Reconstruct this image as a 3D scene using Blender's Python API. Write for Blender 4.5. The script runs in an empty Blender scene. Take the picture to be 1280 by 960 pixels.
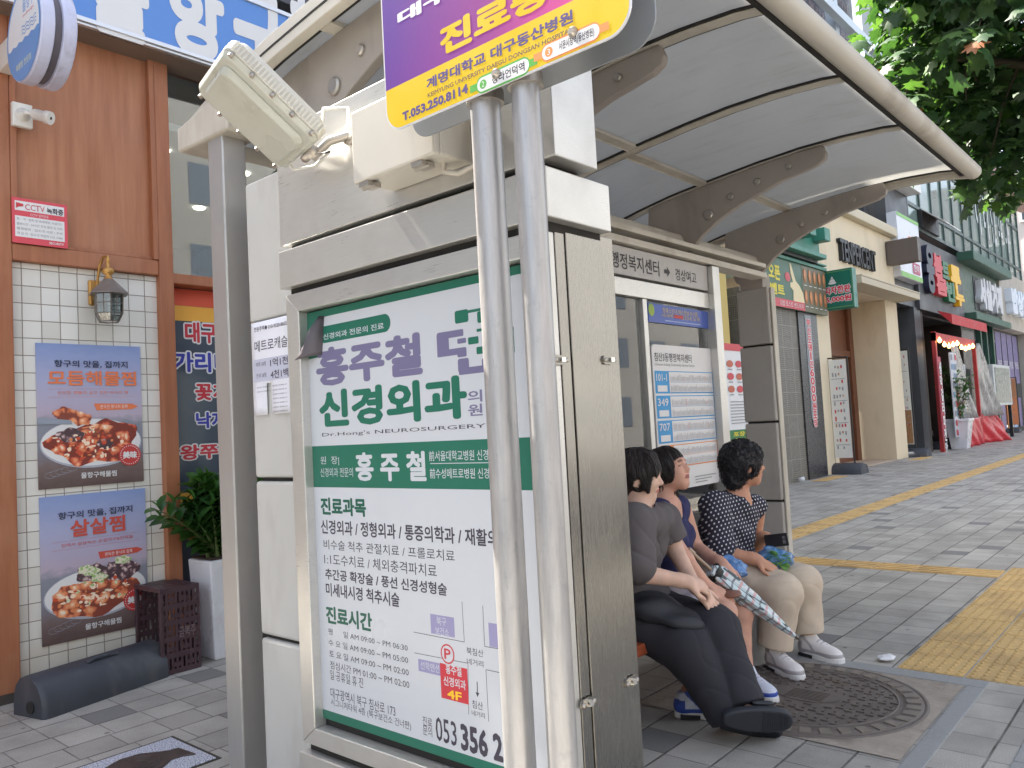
import bpy, bmesh, math, random
import numpy as np
from math import radians, sin, cos, pi, hypot, atan2, sqrt
from mathutils import Vector, Matrix
random.seed(7)
S = bpy.context.scene
COL = S.collection
# ---------------------------------------------------------------- camera
FPX, YAW, PIT, ROL, CH = 1004.85, radians(41.1854), radians(3.0632), radians(-3.0852), 1.31
_fw = np.array([cos(YAW)*cos(PIT), sin(YAW)*cos(PIT), sin(PIT)])
_r0 = np.array([sin(YAW), -cos(YAW), 0.0]); _u0 = np.cross(_r0, _fw)
_r = cos(ROL)*_r0 + sin(ROL)*_u0; _u = -sin(ROL)*_r0 + cos(ROL)*_u0
CAM = np.array([0, 0, CH])
cam = bpy.data.cameras.new('camera'); cam_o = bpy.data.objects.new('camera', cam); COL.objects.link(cam_o)
cam.sensor_width = 36; cam.lens = FPX/1280*36; cam.clip_start = 0.05; cam.clip_end = 2000
cam_o.matrix_world = Matrix(((_r[0], _u[0], -_fw[0], 0), (_r[1], _u[1], -_fw[1], 0), (_r[2], _u[2], -_fw[2], CH), (0, 0, 0, 1)))
S.camera = cam_o
# ---------------------------------------------------------------- light
SUN_AZ, SUN_EL = radians(92.5), radians(51)
W = bpy.data.worlds.new('World'); S.world = W; W.use_nodes = True
wt = W.node_tree; bg = wt.nodes['Background']
sky = wt.nodes.new('ShaderNodeTexSky'); sky.sky_type = 'NISHITA'; sky.sun_disc = False
sky.sun_elevation = SUN_EL; sky.sun_rotation = radians(90)-SUN_AZ
sky.air_density = 1.0; sky.dust_density = 4.0; sky.ozone_density = 1.0
hs = wt.nodes.new('ShaderNodeHueSaturation'); hs.inputs['Saturation'].default_value = 0.55
wt.links.new(sky.outputs[0], hs.inputs['Color']); wt.links.new(hs.outputs[0], bg.inputs['Color'])
bg.inputs['Strength'].default_value = 0.11
sl = bpy.data.lights.new('sun', 'SUN'); sl.energy = 5.0; sl.angle = radians(0.5); sl.color = (1, .93, .82)
so = bpy.data.objects.new('sun', sl); COL.objects.link(so)
so.rotation_euler = Vector((-cos(SUN_EL)*cos(SUN_AZ), -cos(SUN_EL)*sin(SUN_AZ), -sin(SUN_EL))).to_track_quat('-Z', 'Y').to_euler()
vs = S.view_settings; vs.view_transform = 'Standard'; vs.look = 'None'; vs.exposure = 2.38; vs.gamma = 1.0; vs.use_curve_mapping = False
S.cycles.max_bounces = 8; S.cycles.transparent_max_bounces = 12; S.cycles.caustics_reflective = False; S.cycles.caustics_refractive = False
# ---------------------------------------------------------------- where a direction meets a plane of the place
def ray(x, y): return _fw + _r*((x-640)/FPX) - _u*((y-480)/FPX)
def G(x, y, z=0.0): d = ray(x, y); return CAM + d*((z-CH)/d[2])
def PX(x, y, X): d = ray(x, y); return CAM + d*(X/d[0])
def PY(x, y, Y): d = ray(x, y); return CAM + d*(Y/d[1])
class Pl:
    """an upright plane: 'X' faces -X (u = -Y), 'Y' faces -Y (u = +X); v = up"""
    def __init__(s, k, c): s.k, s.c = k, c
    def at(s, x, y):
        if s.k == 'X': p = PX(x, y, s.c); return (-p[1], p[2])
        p = PY(x, y, s.c); return (p[0], p[2])
    def w(s, u, v, o=0.0):
        return (s.c-o*.12, -u, v) if s.k == 'X' else (u, s.c-o, v)
class PlG:
    def __init__(s, z): s.z = z
    def at(s, x, y): p = G(x, y, s.z); return (p[0], p[1])
    def w(s, u, v, o=0.0): return (u, v, s.z+o)
# ---------------------------------------------------------------- materials
def lin(c):
    return tuple(((x/255)/12.92 if x/255 <= .04045 else ((x/255+.055)/1.055)**2.4) for x in c)
class NT:
    def __init__(s, name):
        s.m = bpy.data.materials.new(name); s.m.use_nodes = True; s.t = s.m.node_tree
        s.b = s.t.nodes['Principled BSDF']; s.out = s.t.nodes['Material Output']
    def n(s, t, **k):
        x = s.t.nodes.new(t)
        for a, v in k.items(): setattr(x, a, v)
        return x
    def l(s, a, b): s.t.links.new(a, b)
    def put(s, sock, v):
        if isinstance(v, (int, float)): sock.default_value = v
        elif isinstance(v, tuple): sock.default_value = v if len(v) == 4 or sock.type == 'VECTOR' else v+(1,)
        else: s.l(v, sock)
    def m_(s, op, a, b=0.0, c=0.0):
        x = s.n('ShaderNodeMath', operation=op); s.put(x.inputs[0], a); s.put(x.inputs[1], b); s.put(x.inputs[2], c); return x.outputs[0]
    def mix(s, f, a, b, bt='MIX'):
        x = s.n('ShaderNodeMix', data_type='RGBA', blend_type=bt); s.put(x.inputs[0], f); s.put(x.inputs[6], a); s.put(x.inputs[7], b); return x.outputs[2]
    def coord(s, scale=(1, 1, 1), kind='Object'):
        if kind == 'World': o = s.n('ShaderNodeNewGeometry').outputs['Position']
        else: o = s.n('ShaderNodeTexCoord').outputs[kind]
        if scale == (1, 1, 1): return o
        mp = s.n('ShaderNodeMapping'); mp.inputs['Scale'].default_value = scale; s.l(o, mp.inputs[0]); return mp.outputs[0]
    def noise(s, vec, scale, detail=3, rough=.55):
        x = s.n('ShaderNodeTexNoise'); s.l(vec, x.inputs['Vector']); x.inputs['Scale'].default_value = scale
        x.inputs['Detail'].default_value = detail; x.inputs['Roughness'].default_value = rough; return x.outputs['Fac']
    def ramp(s, f, stops):
        x = s.n('ShaderNodeValToRGB'); e = x.color_ramp.elements
        while len(e) < len(stops): e.new(.5)
        for q, (p, c) in zip(e, stops): q.position = p; q.color = c+(1,)
        s.l(f, x.inputs[0]); return x.outputs[0]
    def rng(s, f, a, b, c, d):
        x = s.n('ShaderNodeMapRange'); s.l(f, x.inputs[0])
        for i, v in enumerate((a, b, c, d)): x.inputs[i+1].default_value = v
        return x.outputs[0]
    def bump(s, h, strength, dist=.01):
        x = s.n('ShaderNodeBump'); x.inputs['Strength'].default_value = strength; x.inputs['Distance'].default_value = dist
        s.l(h, x.inputs['Height']); s.l(x.outputs[0], s.b.inputs['Normal'])
MATS = {}
def mat(name, col, rough=.55, metal=0.0, var=.12, vs=6, st=(1, 1, 1), bump=0.0, bs=60, bst=None, spec=.5, coat=0.0, emit=0.0, rvar=.12, alpha=1.0, dirt=None, dirtc=(110, 100, 85), world=False):
    if name in MATS: return MATS[name]
    N = NT(name); c = lin(col); b = N.b
    k = 'World' if world else 'Object'
    co = N.coord(st, k)
    if var:
        f = N.noise(co, vs, 4, .6)
        f = N.rng(f, .25, .75, 0, 1)
        cc = N.mix(f, tuple(max(0, x*(1-var)) for x in c), tuple(min(1, x*(1+var)) for x in c))
        if dirt:
            f2 = N.noise(N.coord((1, 1, .35), k), dirt, 5, .65); f2 = N.rng(f2, .52, .75, 0, .75)
            cc = N.mix(f2, cc, lin(dirtc))
        N.l(cc, b.inputs['Base Color'])
        if rvar:
            N.l(N.rng(f, 0, 1, max(.03, rough-rvar), min(1, rough+rvar)), b.inputs['Roughness'])
        else: b.inputs['Roughness'].default_value = rough
    else:
        b.inputs['Base Color'].default_value = c+(1,); b.inputs['Roughness'].default_value = rough
    b.inputs['Metallic'].default_value = metal
    b.inputs['Specular IOR Level'].default_value = spec
    b.inputs['Coat Weight'].default_value = coat
    b.inputs['Alpha'].default_value = alpha
    if emit:
        b.inputs['Emission Color'].default_value = c+(1,); b.inputs['Emission Strength'].default_value = emit
    if bump:
        N.bump(N.noise(N.coord(bst or st, k), bs, 3), bump, .006)
    MATS[name] = N.m
    return N.m
# ---------------------------------------------------------------- text outlines
_GL = {}
def glyphs(s, bold=0.0, ext=0.0, res=2):
    k = (s, round(bold, 3), ext > 0, res)
    if k in _GL: return _GL[k]
    c = bpy.data.curves.new('t', 'FONT'); c.body = s; c.offset = bold; c.resolution_u = res
    c.space_line = 1.05
    if ext: c.extrude = .5
    o = bpy.data.objects.new('t', c); m = o.to_mesh()
    v = np.array([tuple(x.co) for x in m.vertices]) if len(m.vertices) else np.zeros((0, 3))
    f = [tuple(p.vertices) for p in m.polygons]
    o.to_mesh_clear(); bpy.data.objects.remove(o); bpy.data.curves.remove(c)
    _GL[k] = (v, f); return _GL[k]
# ---------------------------------------------------------------- mesh builder
class MB:
    def __init__(s): s.v = []; s.f = []; s.mi = []; s.sm = []; s.k = 0
    def lay(s, o): s.k += 1; return o+s.k*6e-6
    def add(s, verts, faces, mi=0, smooth=False):
        n = len(s.v); s.v += [tuple(map(float, q)) for q in verts]
        for f in faces: s.f.append(tuple(n+i for i in f)); s.mi.append(mi); s.sm.append(smooth)
        return s
    def merge(s, o, d):
        n = len(s.v); s.v += o.v; s.f += [tuple(n+i for i in f) for f in o.f]; s.mi += [i+d for i in o.mi]; s.sm += o.sm; return s
    def poly(s, pts, mi=0): return s.add(pts, [tuple(range(len(pts)))], mi)
    def box(s, a, b, mi=0):
        x0, y0, z0 = [min(p, q) for p, q in zip(a, b)]; x1, y1, z1 = [max(p, q) for p, q in zip(a, b)]
        return s.add([(x0, y0, z0), (x1, y0, z0), (x1, y1, z0), (x0, y1, z0), (x0, y0, z1), (x1, y0, z1), (x1, y1, z1), (x0, y1, z1)],
                     [(0, 3, 2, 1), (4, 5, 6, 7), (0, 1, 5, 4), (1, 2, 6, 5), (2, 3, 7, 6), (3, 0, 4, 7)], mi)
    def hexa(s, q0, q1, mi=0):
        """two matching rings of points joined into a solid"""
        n = len(q0); return s.add(list(q0)+list(q1), [tuple(range(n))[::-1], tuple(range(n, 2*n))]+[(i, (i+1) % n, n+(i+1) % n, n+i) for i in range(n)], mi)
    def ext(s, pts, d, mi=0):
        return s.hexa(pts, [tuple(p[i]+d[i] for i in range(3)) for p in pts], mi)
    def tube(s, path, r, mi=0, seg=10, smooth=True, cap=True):
        P = [Vector(p) for p in path]; R = r if isinstance(r, (list, tuple)) else [r]*len(P)
        V = []; F = []; up = None
        for i, p in enumerate(P):
            t = (P[min(i+1, len(P)-1)]-P[max(i-1, 0)]).normalized()
            if up is None: up = t.orthogonal().normalized()
            up = (up-t*up.dot(t)); up = up.normalized() if up.length > 1e-6 else t.orthogonal().normalized()
            w = t.cross(up)
            for k in range(seg):
                a = 2*pi*k/seg; V.append(p+(up*cos(a)+w*sin(a))*R[i])
        for i in range(len(P)-1):
            for k in range(seg):
                F.append((i*seg+k, i*seg+(k+1) % seg, (i+1)*seg+(k+1) % seg, (i+1)*seg+k))
        s.add(V, F, mi, smooth)
        if cap:
            n = (len(P)-1)*seg
            s.add(V[:seg], [tuple(range(seg))[::-1]], mi); s.add(V[n:], [tuple(range(seg))], mi)
        return s
    def lathe(s, c, prof, ax=(0, 0, 1), seg=24, mi=0, smooth=True):
        ax = Vector(ax).normalized(); e1 = ax.orthogonal().normalized()
        if abs(ax.z) > .9: e1 = Vector((1, 0, 0))
        e2 = ax.cross(e1); c = Vector(c); V = []; F = []
        for r, h in prof:
            for k in range(seg):
                a = 2*pi*k/seg; V.append(c+ax*h+(e1*cos(a)+e2*sin(a))*r)
        for i in range(len(prof)-1):
            for k in range(seg): F.append((i*seg+k, i*seg+(k+1) % seg, (i+1)*seg+(k+1) % seg, (i+1)*seg+k))
        s.add(V, F, mi, smooth)
        if prof[0][0] > 1e-4: s.add(V[:seg], [tuple(range(seg))[::-1]], mi)
        if prof[-1][0] > 1e-4: s.add(V[-seg:], [tuple(range(seg))], mi)
        return s
    # flat printing on a plane
    def rect(s, pl, p, q, mi=0, o=.001):
        (u0, v0), (u1, v1) = pl.at(*p), pl.at(*q); return s.ruv(pl, u0, v0, u1, v1, mi, o)
    def ruv(s, pl, u0, v0, u1, v1, mi=0, o=.001):
        u0, u1 = sorted((u0, u1)); v0, v1 = sorted((v0, v1)); o = s.lay(o)
        pts = [pl.w(u0, v0, o), pl.w(u1, v0, o), pl.w(u1, v1, o), pl.w(u0, v1, o)]
        return s.poly(pts, mi)
    def puv(s, pl, uv, mi=0, o=.001):
        o = s.lay(o); return s.poly([pl.w(u, v, o) for u, v in uv], mi)
    def text(s, pl, t, p, q, mi=0, o=.001, bold=0.0, depth=0.0, px=True, out=None, res=2):
        """p: left bottom, q: right top of the ink"""
        (u0, v0), (u1, v1) = (pl.at(*p), pl.at(*q)) if px else (p, q)
        u_, v_ = abs(u1-u0), abs(v1-v0); res = 6 if v_ > .25 else res; gv, gf = glyphs(t, 0.0, 0, res)
        if not len(gv): return s
        o = s.lay(o)
        a, b = gv.min(0), gv.max(0); sx = (u1-u0)/max(b[0]-a[0], 1e-4); sy = (v1-v0)/max(b[1]-a[1], 1e-4)
        def put(B, m, off, dep=0):
            g, f = glyphs(t, 0.0, dep, res); e = B
            sh = [(0, 0)]
            if e > .003: sh += [(e*cos(k*pi/4), e*sin(k*pi/4)) for k in range(8)] if v_ < .25 and e < .06 else [(e*cos(k*pi/10), e*sin(k*pi/10)) for k in range(20)]
            for i, (dx, dy) in enumerate(sh):
                s.add([pl.w(u0+(x[0]+dx-a[0])*sx, v0+(x[1]+dy-a[1])*sy, (off+(x[2]+.5)*dep if dep else off)-i*3e-5) for x in g], f, m)
        if out: put(out[0], out[1], o); o += .0012
        put(bold, mi, o, depth); return s
    def build(s, name, mats, parent=None, bevel=0.0, seg=2, kind=None, auto=None):
        me = bpy.data.meshes.new(name)
        off = Vector((0, 0, 0))
        if parent is not None: off = Vector(parent.get('_w', (0, 0, 0)))
        elif s.v:
            A = np.array(s.v); off = Vector(((A[:, 0].min()+A[:, 0].max())/2, (A[:, 1].min()+A[:, 1].max())/2, A[:, 2].min()))
        A = np.array(s.v, dtype=np.float64).reshape(-1, 3)-np.array(off)
        me.from_pydata(A.tolist(), [], s.f)
        for m in (mats if isinstance(mats, (list, tuple)) else [mats]): me.materials.append(m)
        me.polygons.foreach_set('material_index', s.mi); me.polygons.foreach_set('use_smooth', s.sm)
        me.validate(); me.update()
        o = bpy.data.objects.new(name, me); COL.objects.link(o)
        if parent is not None: o.parent = parent; o['_w'] = tuple(off)
        else: o.location = off; o['_w'] = tuple(off)
        if bevel:
            b = o.modifiers.new('edge', 'BEVEL'); b.width = bevel; b.segments = seg; b.limit_method = 'ANGLE'; b.angle_limit = radians(40)
        if kind: o['kind'] = kind
        return o
def tag(o, label, cat, group=None):
    o['label'] = label; o['category'] = cat
    if group: o['group'] = group
    return o
def thing(name, label, cat, loc, group=None):
    o = bpy.data.objects.new(name, None); COL.objects.link(o); o.location = loc; o.empty_display_size = .2
    o['_w'] = tuple(map(float, loc)); return tag(o, label, cat, group)
def rrect(u0, v0, u1, v1, r, n=6):
    P = []
    for cx, cy, a in ((u1-r, v0+r, -90), (u1-r, v1-r, 0), (u0+r, v1-r, 90), (u0+r, v0+r, 180)):
        for k in range(n+1):
            t = radians(a+90*k/n); P.append((cx+r*cos(t), cy+r*sin(t)))
    return P
def ell2(cx, cy, rx, ry, n=32, jit=0.0):
    return [(cx+rx*cos(2*pi*k/n)*(1+random.uniform(-jit, jit)), cy+ry*sin(2*pi*k/n)*(1+random.uniform(-jit, jit))) for k in range(n)]
# ---------------------------------------------------------------- paving materials
def paver_mat():
    N = NT('granite_pavers'); p = N.coord(kind='World')
    sx = N.n('ShaderNodeSeparateXYZ'); N.l(p, sx.inputs[0]); x, y = sx.outputs[0], sx.outputs[1]
    wob = N.m_('MULTIPLY', N.m_('SUBTRACT', N.noise(p, 1.7, 1), .5), .012)
    yy = N.m_('DIVIDE', N.m_('ADD', N.m_('ADD', y, .063), wob), .2); row = N.m_('FLOOR', yy)
    wr = N.n('ShaderNodeTexWhiteNoise', noise_dimensions='1D'); N.l(row, wr.inputs['W'])
    xx = N.m_('ADD', N.m_('DIVIDE', N.m_('ADD', x, .01), .2), N.m_('MULTIPLY', wr.outputs['Value'], .16)); col = N.m_('FLOOR', xx)
    cb = N.n('ShaderNodeCombineXYZ'); N.l(col, cb.inputs[0]); N.l(row, cb.inputs[1])
    wn = N.n('ShaderNodeTexWhiteNoise', noise_dimensions='2D'); N.l(cb.outputs[0], wn.inputs['Vector'])
    fx = N.m_('FRACT', xx); fy = N.m_('FRACT', yy)
    ex = N.m_('MINIMUM', fx, N.m_('SUBTRACT', 1, fx)); ey = N.m_('MINIMUM', fy, N.m_('SUBTRACT', 1, fy))
    jx = N.rng(ex, .008, .02, 1, 0); jy = N.rng(ey, .014, .03, 1, 0)
    j = N.m_('MAXIMUM', N.m_('MULTIPLY', jx, .75), jy)
    sp = N.noise(p, 260, 2, .7); st = N.noise(p, 2.2, 5, .62); st2 = N.noise(p, .6, 3, .6)
    base = N.mix(N.rng(wn.outputs['Value'], 0, 1, 0, 1), lin((166, 162, 155)), lin((188, 184, 176)))
    dark = N.m_('LESS_THAN', wn.outputs['Value'], .035)
    base = N.mix(dark, base, lin((130, 129, 128)))
    base = N.mix(N.rng(sp, .3, .7, 0, 1), N.mix(1, base, (.56, .56, .56), 'MULTIPLY'), N.mix(1, base, (1.25, 1.25, 1.24), 'MULTIPLY'))
    base = N.mix(N.rng(st, .42, .72, 0, .7), base, lin((124, 121, 115)))
    base = N.mix(N.rng(st2, .5, .75, 0, .35), base, lin((138, 130, 118)))
    vn = N.n('ShaderNodeTexVoronoi'); N.l(p, vn.inputs['Vector']); vn.inputs['Scale'].default_value = 3.2
    gum = N.m_('LESS_THAN', vn.outputs['Distance'], .05); base = N.mix(N.m_('MULTIPLY', gum, .55), base, lin((62, 60, 58)))
    base = N.mix(N.m_('MULTIPLY', j, N.rng(N.noise(p, 9, 2), .3, .7, .45, .95)), base, lin((58, 55, 50)))
    N.l(base, N.b.inputs['Base Color']); N.b.inputs['Roughness'].default_value = .82; N.b.inputs['Specular IOR Level'].default_value = .35
    tilt = N.m_('MULTIPLY', wn.outputs['Value'], .15)
    h = N.m_('SUBTRACT', N.m_('ADD', N.m_('MULTIPLY', sp, .22), tilt), N.m_('MULTIPLY', j, .9))
    N.bump(h, .6, .004); return N.m
def tactile_mat():
    N = NT('yellow_tactile_concrete'); p = N.coord(kind='World')
    sp = N.noise(p, 220, 2, .7); st = N.noise(p, 3.1, 5, .65)
    c = N.mix(N.rng(sp, .3, .7, 0, 1), lin((190, 156, 98)), lin((222, 188, 128)))
    c = N.mix(N.rng(st, .46, .72, 0, .7), c, lin((146, 120, 84)))
    c = N.mix(N.rng(N.noise(p, 24, 3), .56, .72, 0, .45), c, lin((172, 150, 112)))
    N.l(c, N.b.inputs['Base Color']); N.b.inputs['Roughness'].default_value = .85; N.bump(sp, .35, .003); return N.m
M_PAVE = paver_mat(); M_TACT = tactile_mat()
M_ROAD = mat('asphalt', (62, 62, 64), .9, var=.2, vs=3, bump=.5, bs=90, world=True)
M_KERB = mat('kerb_granite', (158, 157, 152), .8, var=.16, vs=60, bump=.3, bs=120, world=True)
M_SLAB = mat('smooth_granite_strip', (148, 149, 148), .75, var=.16, vs=140, bump=.2, bs=200, world=True, dirt=3)
M_JOINT = mat('joint_sand', (66, 62, 55), .95, var=.25, vs=14, world=True)
M_CONC = mat('rough_concrete', (156, 146, 134), .92, var=.3, vs=4.5, bump=.7, bs=46, world=True, dirt=5, dirtc=(96, 88, 78))
M_IRON = mat('cast_iron', (112, 104, 98), .62, metal=.35, var=.3, vs=9, bump=.35, bs=130, dirt=6, dirtc=(104, 88, 74))
# ---------------------------------------------------------------- ground
m = MB(); m.poly([(-300, -300, -.135), (900, -300, -.135), (900, 300, -.135), (-300, 300, -.135)]); m.build('ground', M_ROAD, kind='structure')
m = MB(); m.box((-40, -1.3, -.12), (120, 9.0, 0)); m.build('pavement', M_PAVE, kind='structure')
m = MB()
for i in range(120): m.box((-20+i, -1.46, -.13), (-20+i+.994, -1.302, .012))
m.build('kerb', M_KERB, bevel=.012, kind='structure')
# tactile paving: warning domes and guide bars
m = MB()
def dome(cx, cy, z, r=.0125, h=.005):
    V = []; n = 8
    for rr, hh in ((r, 0), (r*.62, h)):
        for k in range(n): V.append((cx+rr*cos(2*pi*k/n), cy+rr*sin(2*pi*k/n), z+hh))
    m.add(V, [(k, (k+1) % n, n+(k+1) % n, n+k) for k in range(n)]+[tuple(range(n, 2*n))], 0, True)
Z1 = .004
y0 = 1.315
for c in range(5):
    for i in range(10):
        a = 4.315+i*.3; yb = y0-c*.305
        m.box((a+.004, yb-.298, -.02), (a+.296, yb-.003, Z1+random.uniform(-.0012, .0015)))
        if c < 4:
            for p in range(6):
                for q in range(6): dome(a+.025+p*.05, yb-.025-q*.05, Z1)
def bars(xa, ya, along, n=1):
    # a 30 cm block with four raised bars running along x or y
    m.box((xa+.003, ya+.003, -.02), (xa+.297, ya+.297, Z1+random.uniform(-.001, .0015)))
    for k in range(4):
        t = .0375+.075*k
        if along == 'y': m.box((xa+t-.0165, ya+.015, Z1), (xa+t+.0165, ya+.285, Z1+.005))
        else: m.box((xa+.015, ya+t-.0165, Z1), (xa+.285, ya+t+.0165, Z1+.005))
for i in range(7): bars(6.86, 1.325+i*.3, 'y')
for i in range(120): bars(2.0+i*.3, 3.38, 'x')
for k in range(4): bars(15.0+k*.3, 5.55, 'x'); bars(20.9+k*.3, 5.45, 'x')
m.build('tactile_path', M_TACT, kind='structure')
# smooth granite strips framing the manhole patch and the patch itself
m = MB(); m.box((4.195, .9, -.02), (4.305, 3.3, .005)); m.box((2.2, .90, -.02), (4.19, .975, .005))
m.build('granite_kerb', M_SLAB, bevel=.004, kind='structure')
m = MB()
m.poly([(3.19, .985, .004), (4.185, .985, .004), (4.185, 2.12, .004), (3.19, 2.12, .004)]); m.build('pavement_patch', M_CONC, kind='structure')
m = MB()
for i in range(9): m.box((-1.4+i*.8, .42, -.02), (-1.4+i*.8+.794, .66, .006))
m.build('granite_kerb', M_SLAB, bevel=.004, kind='structure')
# manhole cover
mh = thing('manhole_cover', 'round rusty cast iron manhole cover in the pavement in front of the bench', 'manhole cover', (3.68, 1.52, 0))
cx, cy = 3.68, 1.52
m = MB(); m.lathe((cx, cy, 0), [(.502, -.02), (.502, .008), (.488, .010), (.484, .007)], seg=64)
m.lathe((cx, cy, 0), [(.482, -.02), (.482, .008), (.40, .008), (.396, .005)], seg=64)
for k in range(36):
    a = 2*pi*k/36; R = lambda r, t: (cx+r*cos(t), cy+r*sin(t))
    pts = [R(.412, a-.05), R(.47, a-.05), R(.47, a+.05), R(.412, a+.05)]
    m.ext([(x, y, .007) for x, y in pts], (0, 0, .006), 1)
m.build('rim', [M_IRON, mat('manhole_rim_blocks', (128, 120, 110), .8, metal=.1, var=.2, vs=20)], mh)
m = MB(); m.lathe((cx, cy, 0), [(.394, -.02), (.394, .006), (0.001, .006)], seg=64)
for i in range(-17, 18):
    for j in range(-9, 10):
        for o in (0, 1):
            px = cx+i*.044+(0 if o == 0 else .022); py = cy+j*.088+(0 if o == 0 else .044)
            if hypot(px-cx, py-cy) < .372 and not (abs(px-cx) < .1 and abs(py-cy) < .15):
                if (i+o) % 2 == 0: m.box((px-.005, py-.017, .005), (px+.005, py+.017, .0125))
                else: m.box((px-.015, py-.005, .005), (px+.015, py+.005, .0125))
m.lathe((cx, cy, 0), [(.376, .005), (.376, .012), (.384, .012), (.384, .005)], seg=64)
P = ell2(cx, cy, .085, .14, 28); m.ext([(x, y, .005) for x, y in P], (0, 0, .006))
for k in range(-3, 4): m.box((cx+k*.018-.004, cy-.085, .011), (cx+k*.018+.004, cy+.085, .0145))
m.build('lid', M_IRON, mh)
# litter
def crumple(name, c, s, col, label, cat, seed):
    rnd = random.Random(seed); m = MB(); n, k = 9, 6; V = []
    for i in range(k+1):
        for j in range(n):
            a, b = 2*pi*j/n, pi*i/k; r = 1+rnd.uniform(-.35, .3)
            V.append((c[0]+s[0]*r*cos(a)*sin(b), c[1]+s[1]*r*sin(a)*sin(b), max(.006, c[2]+s[2]*(1-r*cos(b)*.9))))
    m.add(V, [(i*n+j, i*n+(j+1) % n, (i+1)*n+(j+1) % n, (i+1)*n+j) for i in range(k) for j in range(n)])
    return tag(m.build(name, mat(name+'_paper', col, .8, var=.04)), label, cat)
g = G(1109, 826); crumple('crumpled_tissue', (g[0], g[1], .006), (.05, .04, .012), (225, 226, 228), 'crumpled white tissue lying on the pavers by the yellow paving', 'tissue', 3)
g = G(999, 603); m = MB(); ax = (.5, -.8, .12)
m.lathe((g[0], g[1], .05), [(.001, 0), (.034, 0), (.043, .1), (.04, .1), (.032, .005)], ax=ax, seg=20)
tag(m.build('paper_cup', mat('cup_paper', (232, 232, 235), .5, var=.03)), 'small white paper cup lying on its side beside the tiled wall', 'paper cup')
# inlaid granite square with a bronze fish
pq = thing('granite_plaque', 'speckled granite square with a bronze fish set in the paving', 'paving plaque', (1.51, 3.44, 0))
m = MB(); m.box((1.31, 3.24, -.02), (1.71, 3.64, .006))
def speck():
    N = NT('speckled_granite'); p = N.coord(); v = N.noise(p, 170, 2, .8)
    N.l(N.ramp(v, [(.38, lin((60, 66, 96))), (.47, lin((150, 156, 178))), (.56, lin((224, 226, 230)))]), N.b.inputs['Base Color']); N.b.inputs['Roughness'].default_value = .55; return N.m
m.build('slab', speck(), pq, bevel=.003)
m = MB(); m.box((1.295, 3.225, -.02), (1.725, 3.655, .003)); m.build('joint', M_JOINT, pq)
fs = [(1.66, 3.47), (1.672, 3.34), (1.63, 3.37), (1.585, 3.375), (1.53, 3.33), (1.46, 3.32), (1.38, 3.36), (1.335, 3.44), (1.37, 3.52), (1.45, 3.56), (1.53, 3.55), (1.59, 3.50), (1.625, 3.475)]
m = MB(); m.ext([(x, y, .005) for x, y in fs], (0, 0, .008))
for k in range(4):
    r = .03+.018*k; m.tube([(1.48+r*cos(t), 3.44+r*sin(t), .013) for t in np.linspace(-1.8, 1.8, 12)], .003, seg=5)
m.build('bronze_fish', mat('dark_bronze', (86, 76, 72), .5, metal=.5, var=.25, vs=14), pq, bevel=.003)
# ---------------------------------------------------------------- bus shelter
def steel_mat(name, st, rough=.34, col=(208, 207, 203), bump=.012, streak=.05, metal=.68):
    N = NT(name); c = lin(col); p = N.coord(st, 'World'); q = N.coord(kind='World')
    f = N.noise(p, 9, 3, .6); f2 = N.noise(q, 2.6, 4, .6)
    cc = N.mix(N.rng(f, .3, .7, 0, 1), tuple(x*(1-streak) for x in c), tuple(min(1, x*(1+streak)) for x in c))
    cc = N.mix(N.rng(f2, .5, .75, 0, .3), cc, lin((158, 155, 150)))
    N.l(cc, N.b.inputs['Base Color']); N.b.inputs['Metallic'].default_value = metal
    N.l(N.m_('ADD', N.rng(f, .3, .7, rough-.05, rough+.06), N.rng(f2, .4, .7, -.03, .08)), N.b.inputs['Roughness'])
    N.b.inputs['Anisotropic'].default_value = .5
    N.bump(f, bump, .002); return N.m
ST_H = steel_mat('steel_brushed_across', (8, 1.2, 60)); ST_P = steel_mat('steel_brushed_post', (60, 60, .8), .42, col=(192, 192, 190), metal=.7)
ST_V = steel_mat('steel_brushed_down', (60, 60, .8), .24, col=(150, 147, 141), metal=.97)
M_CREAM = mat('weathered_cream_paint', (203, 198, 186), .45, var=.06, vs=5, dirt=2.5, dirtc=(150, 138, 120), bump=.05, world=True)
M_TAUPE = mat('taupe_paint', (164, 156, 148), .5, var=.07, vs=4, dirt=3, dirtc=(124, 116, 108), world=True)
M_PGREY = mat('grey_pillar_panel', (166, 163, 158), .45, var=.05, vs=4, dirt=3, dirtc=(138, 132, 126), world=True)
M_PANEL = mat('grey_enamel_lit', (196, 196, 192), .4, var=.04, vs=4, dirt=2.2, dirtc=(160, 154, 146), world=True)  # near pillar's stronger light is put into this paler grey
M_BLACKGAP = mat('dark_gap', (38, 36, 34), .8, var=.1)
M_BOLT = mat('bolt_steel', (178, 172, 164), .4, metal=.7, var=.08)
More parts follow.
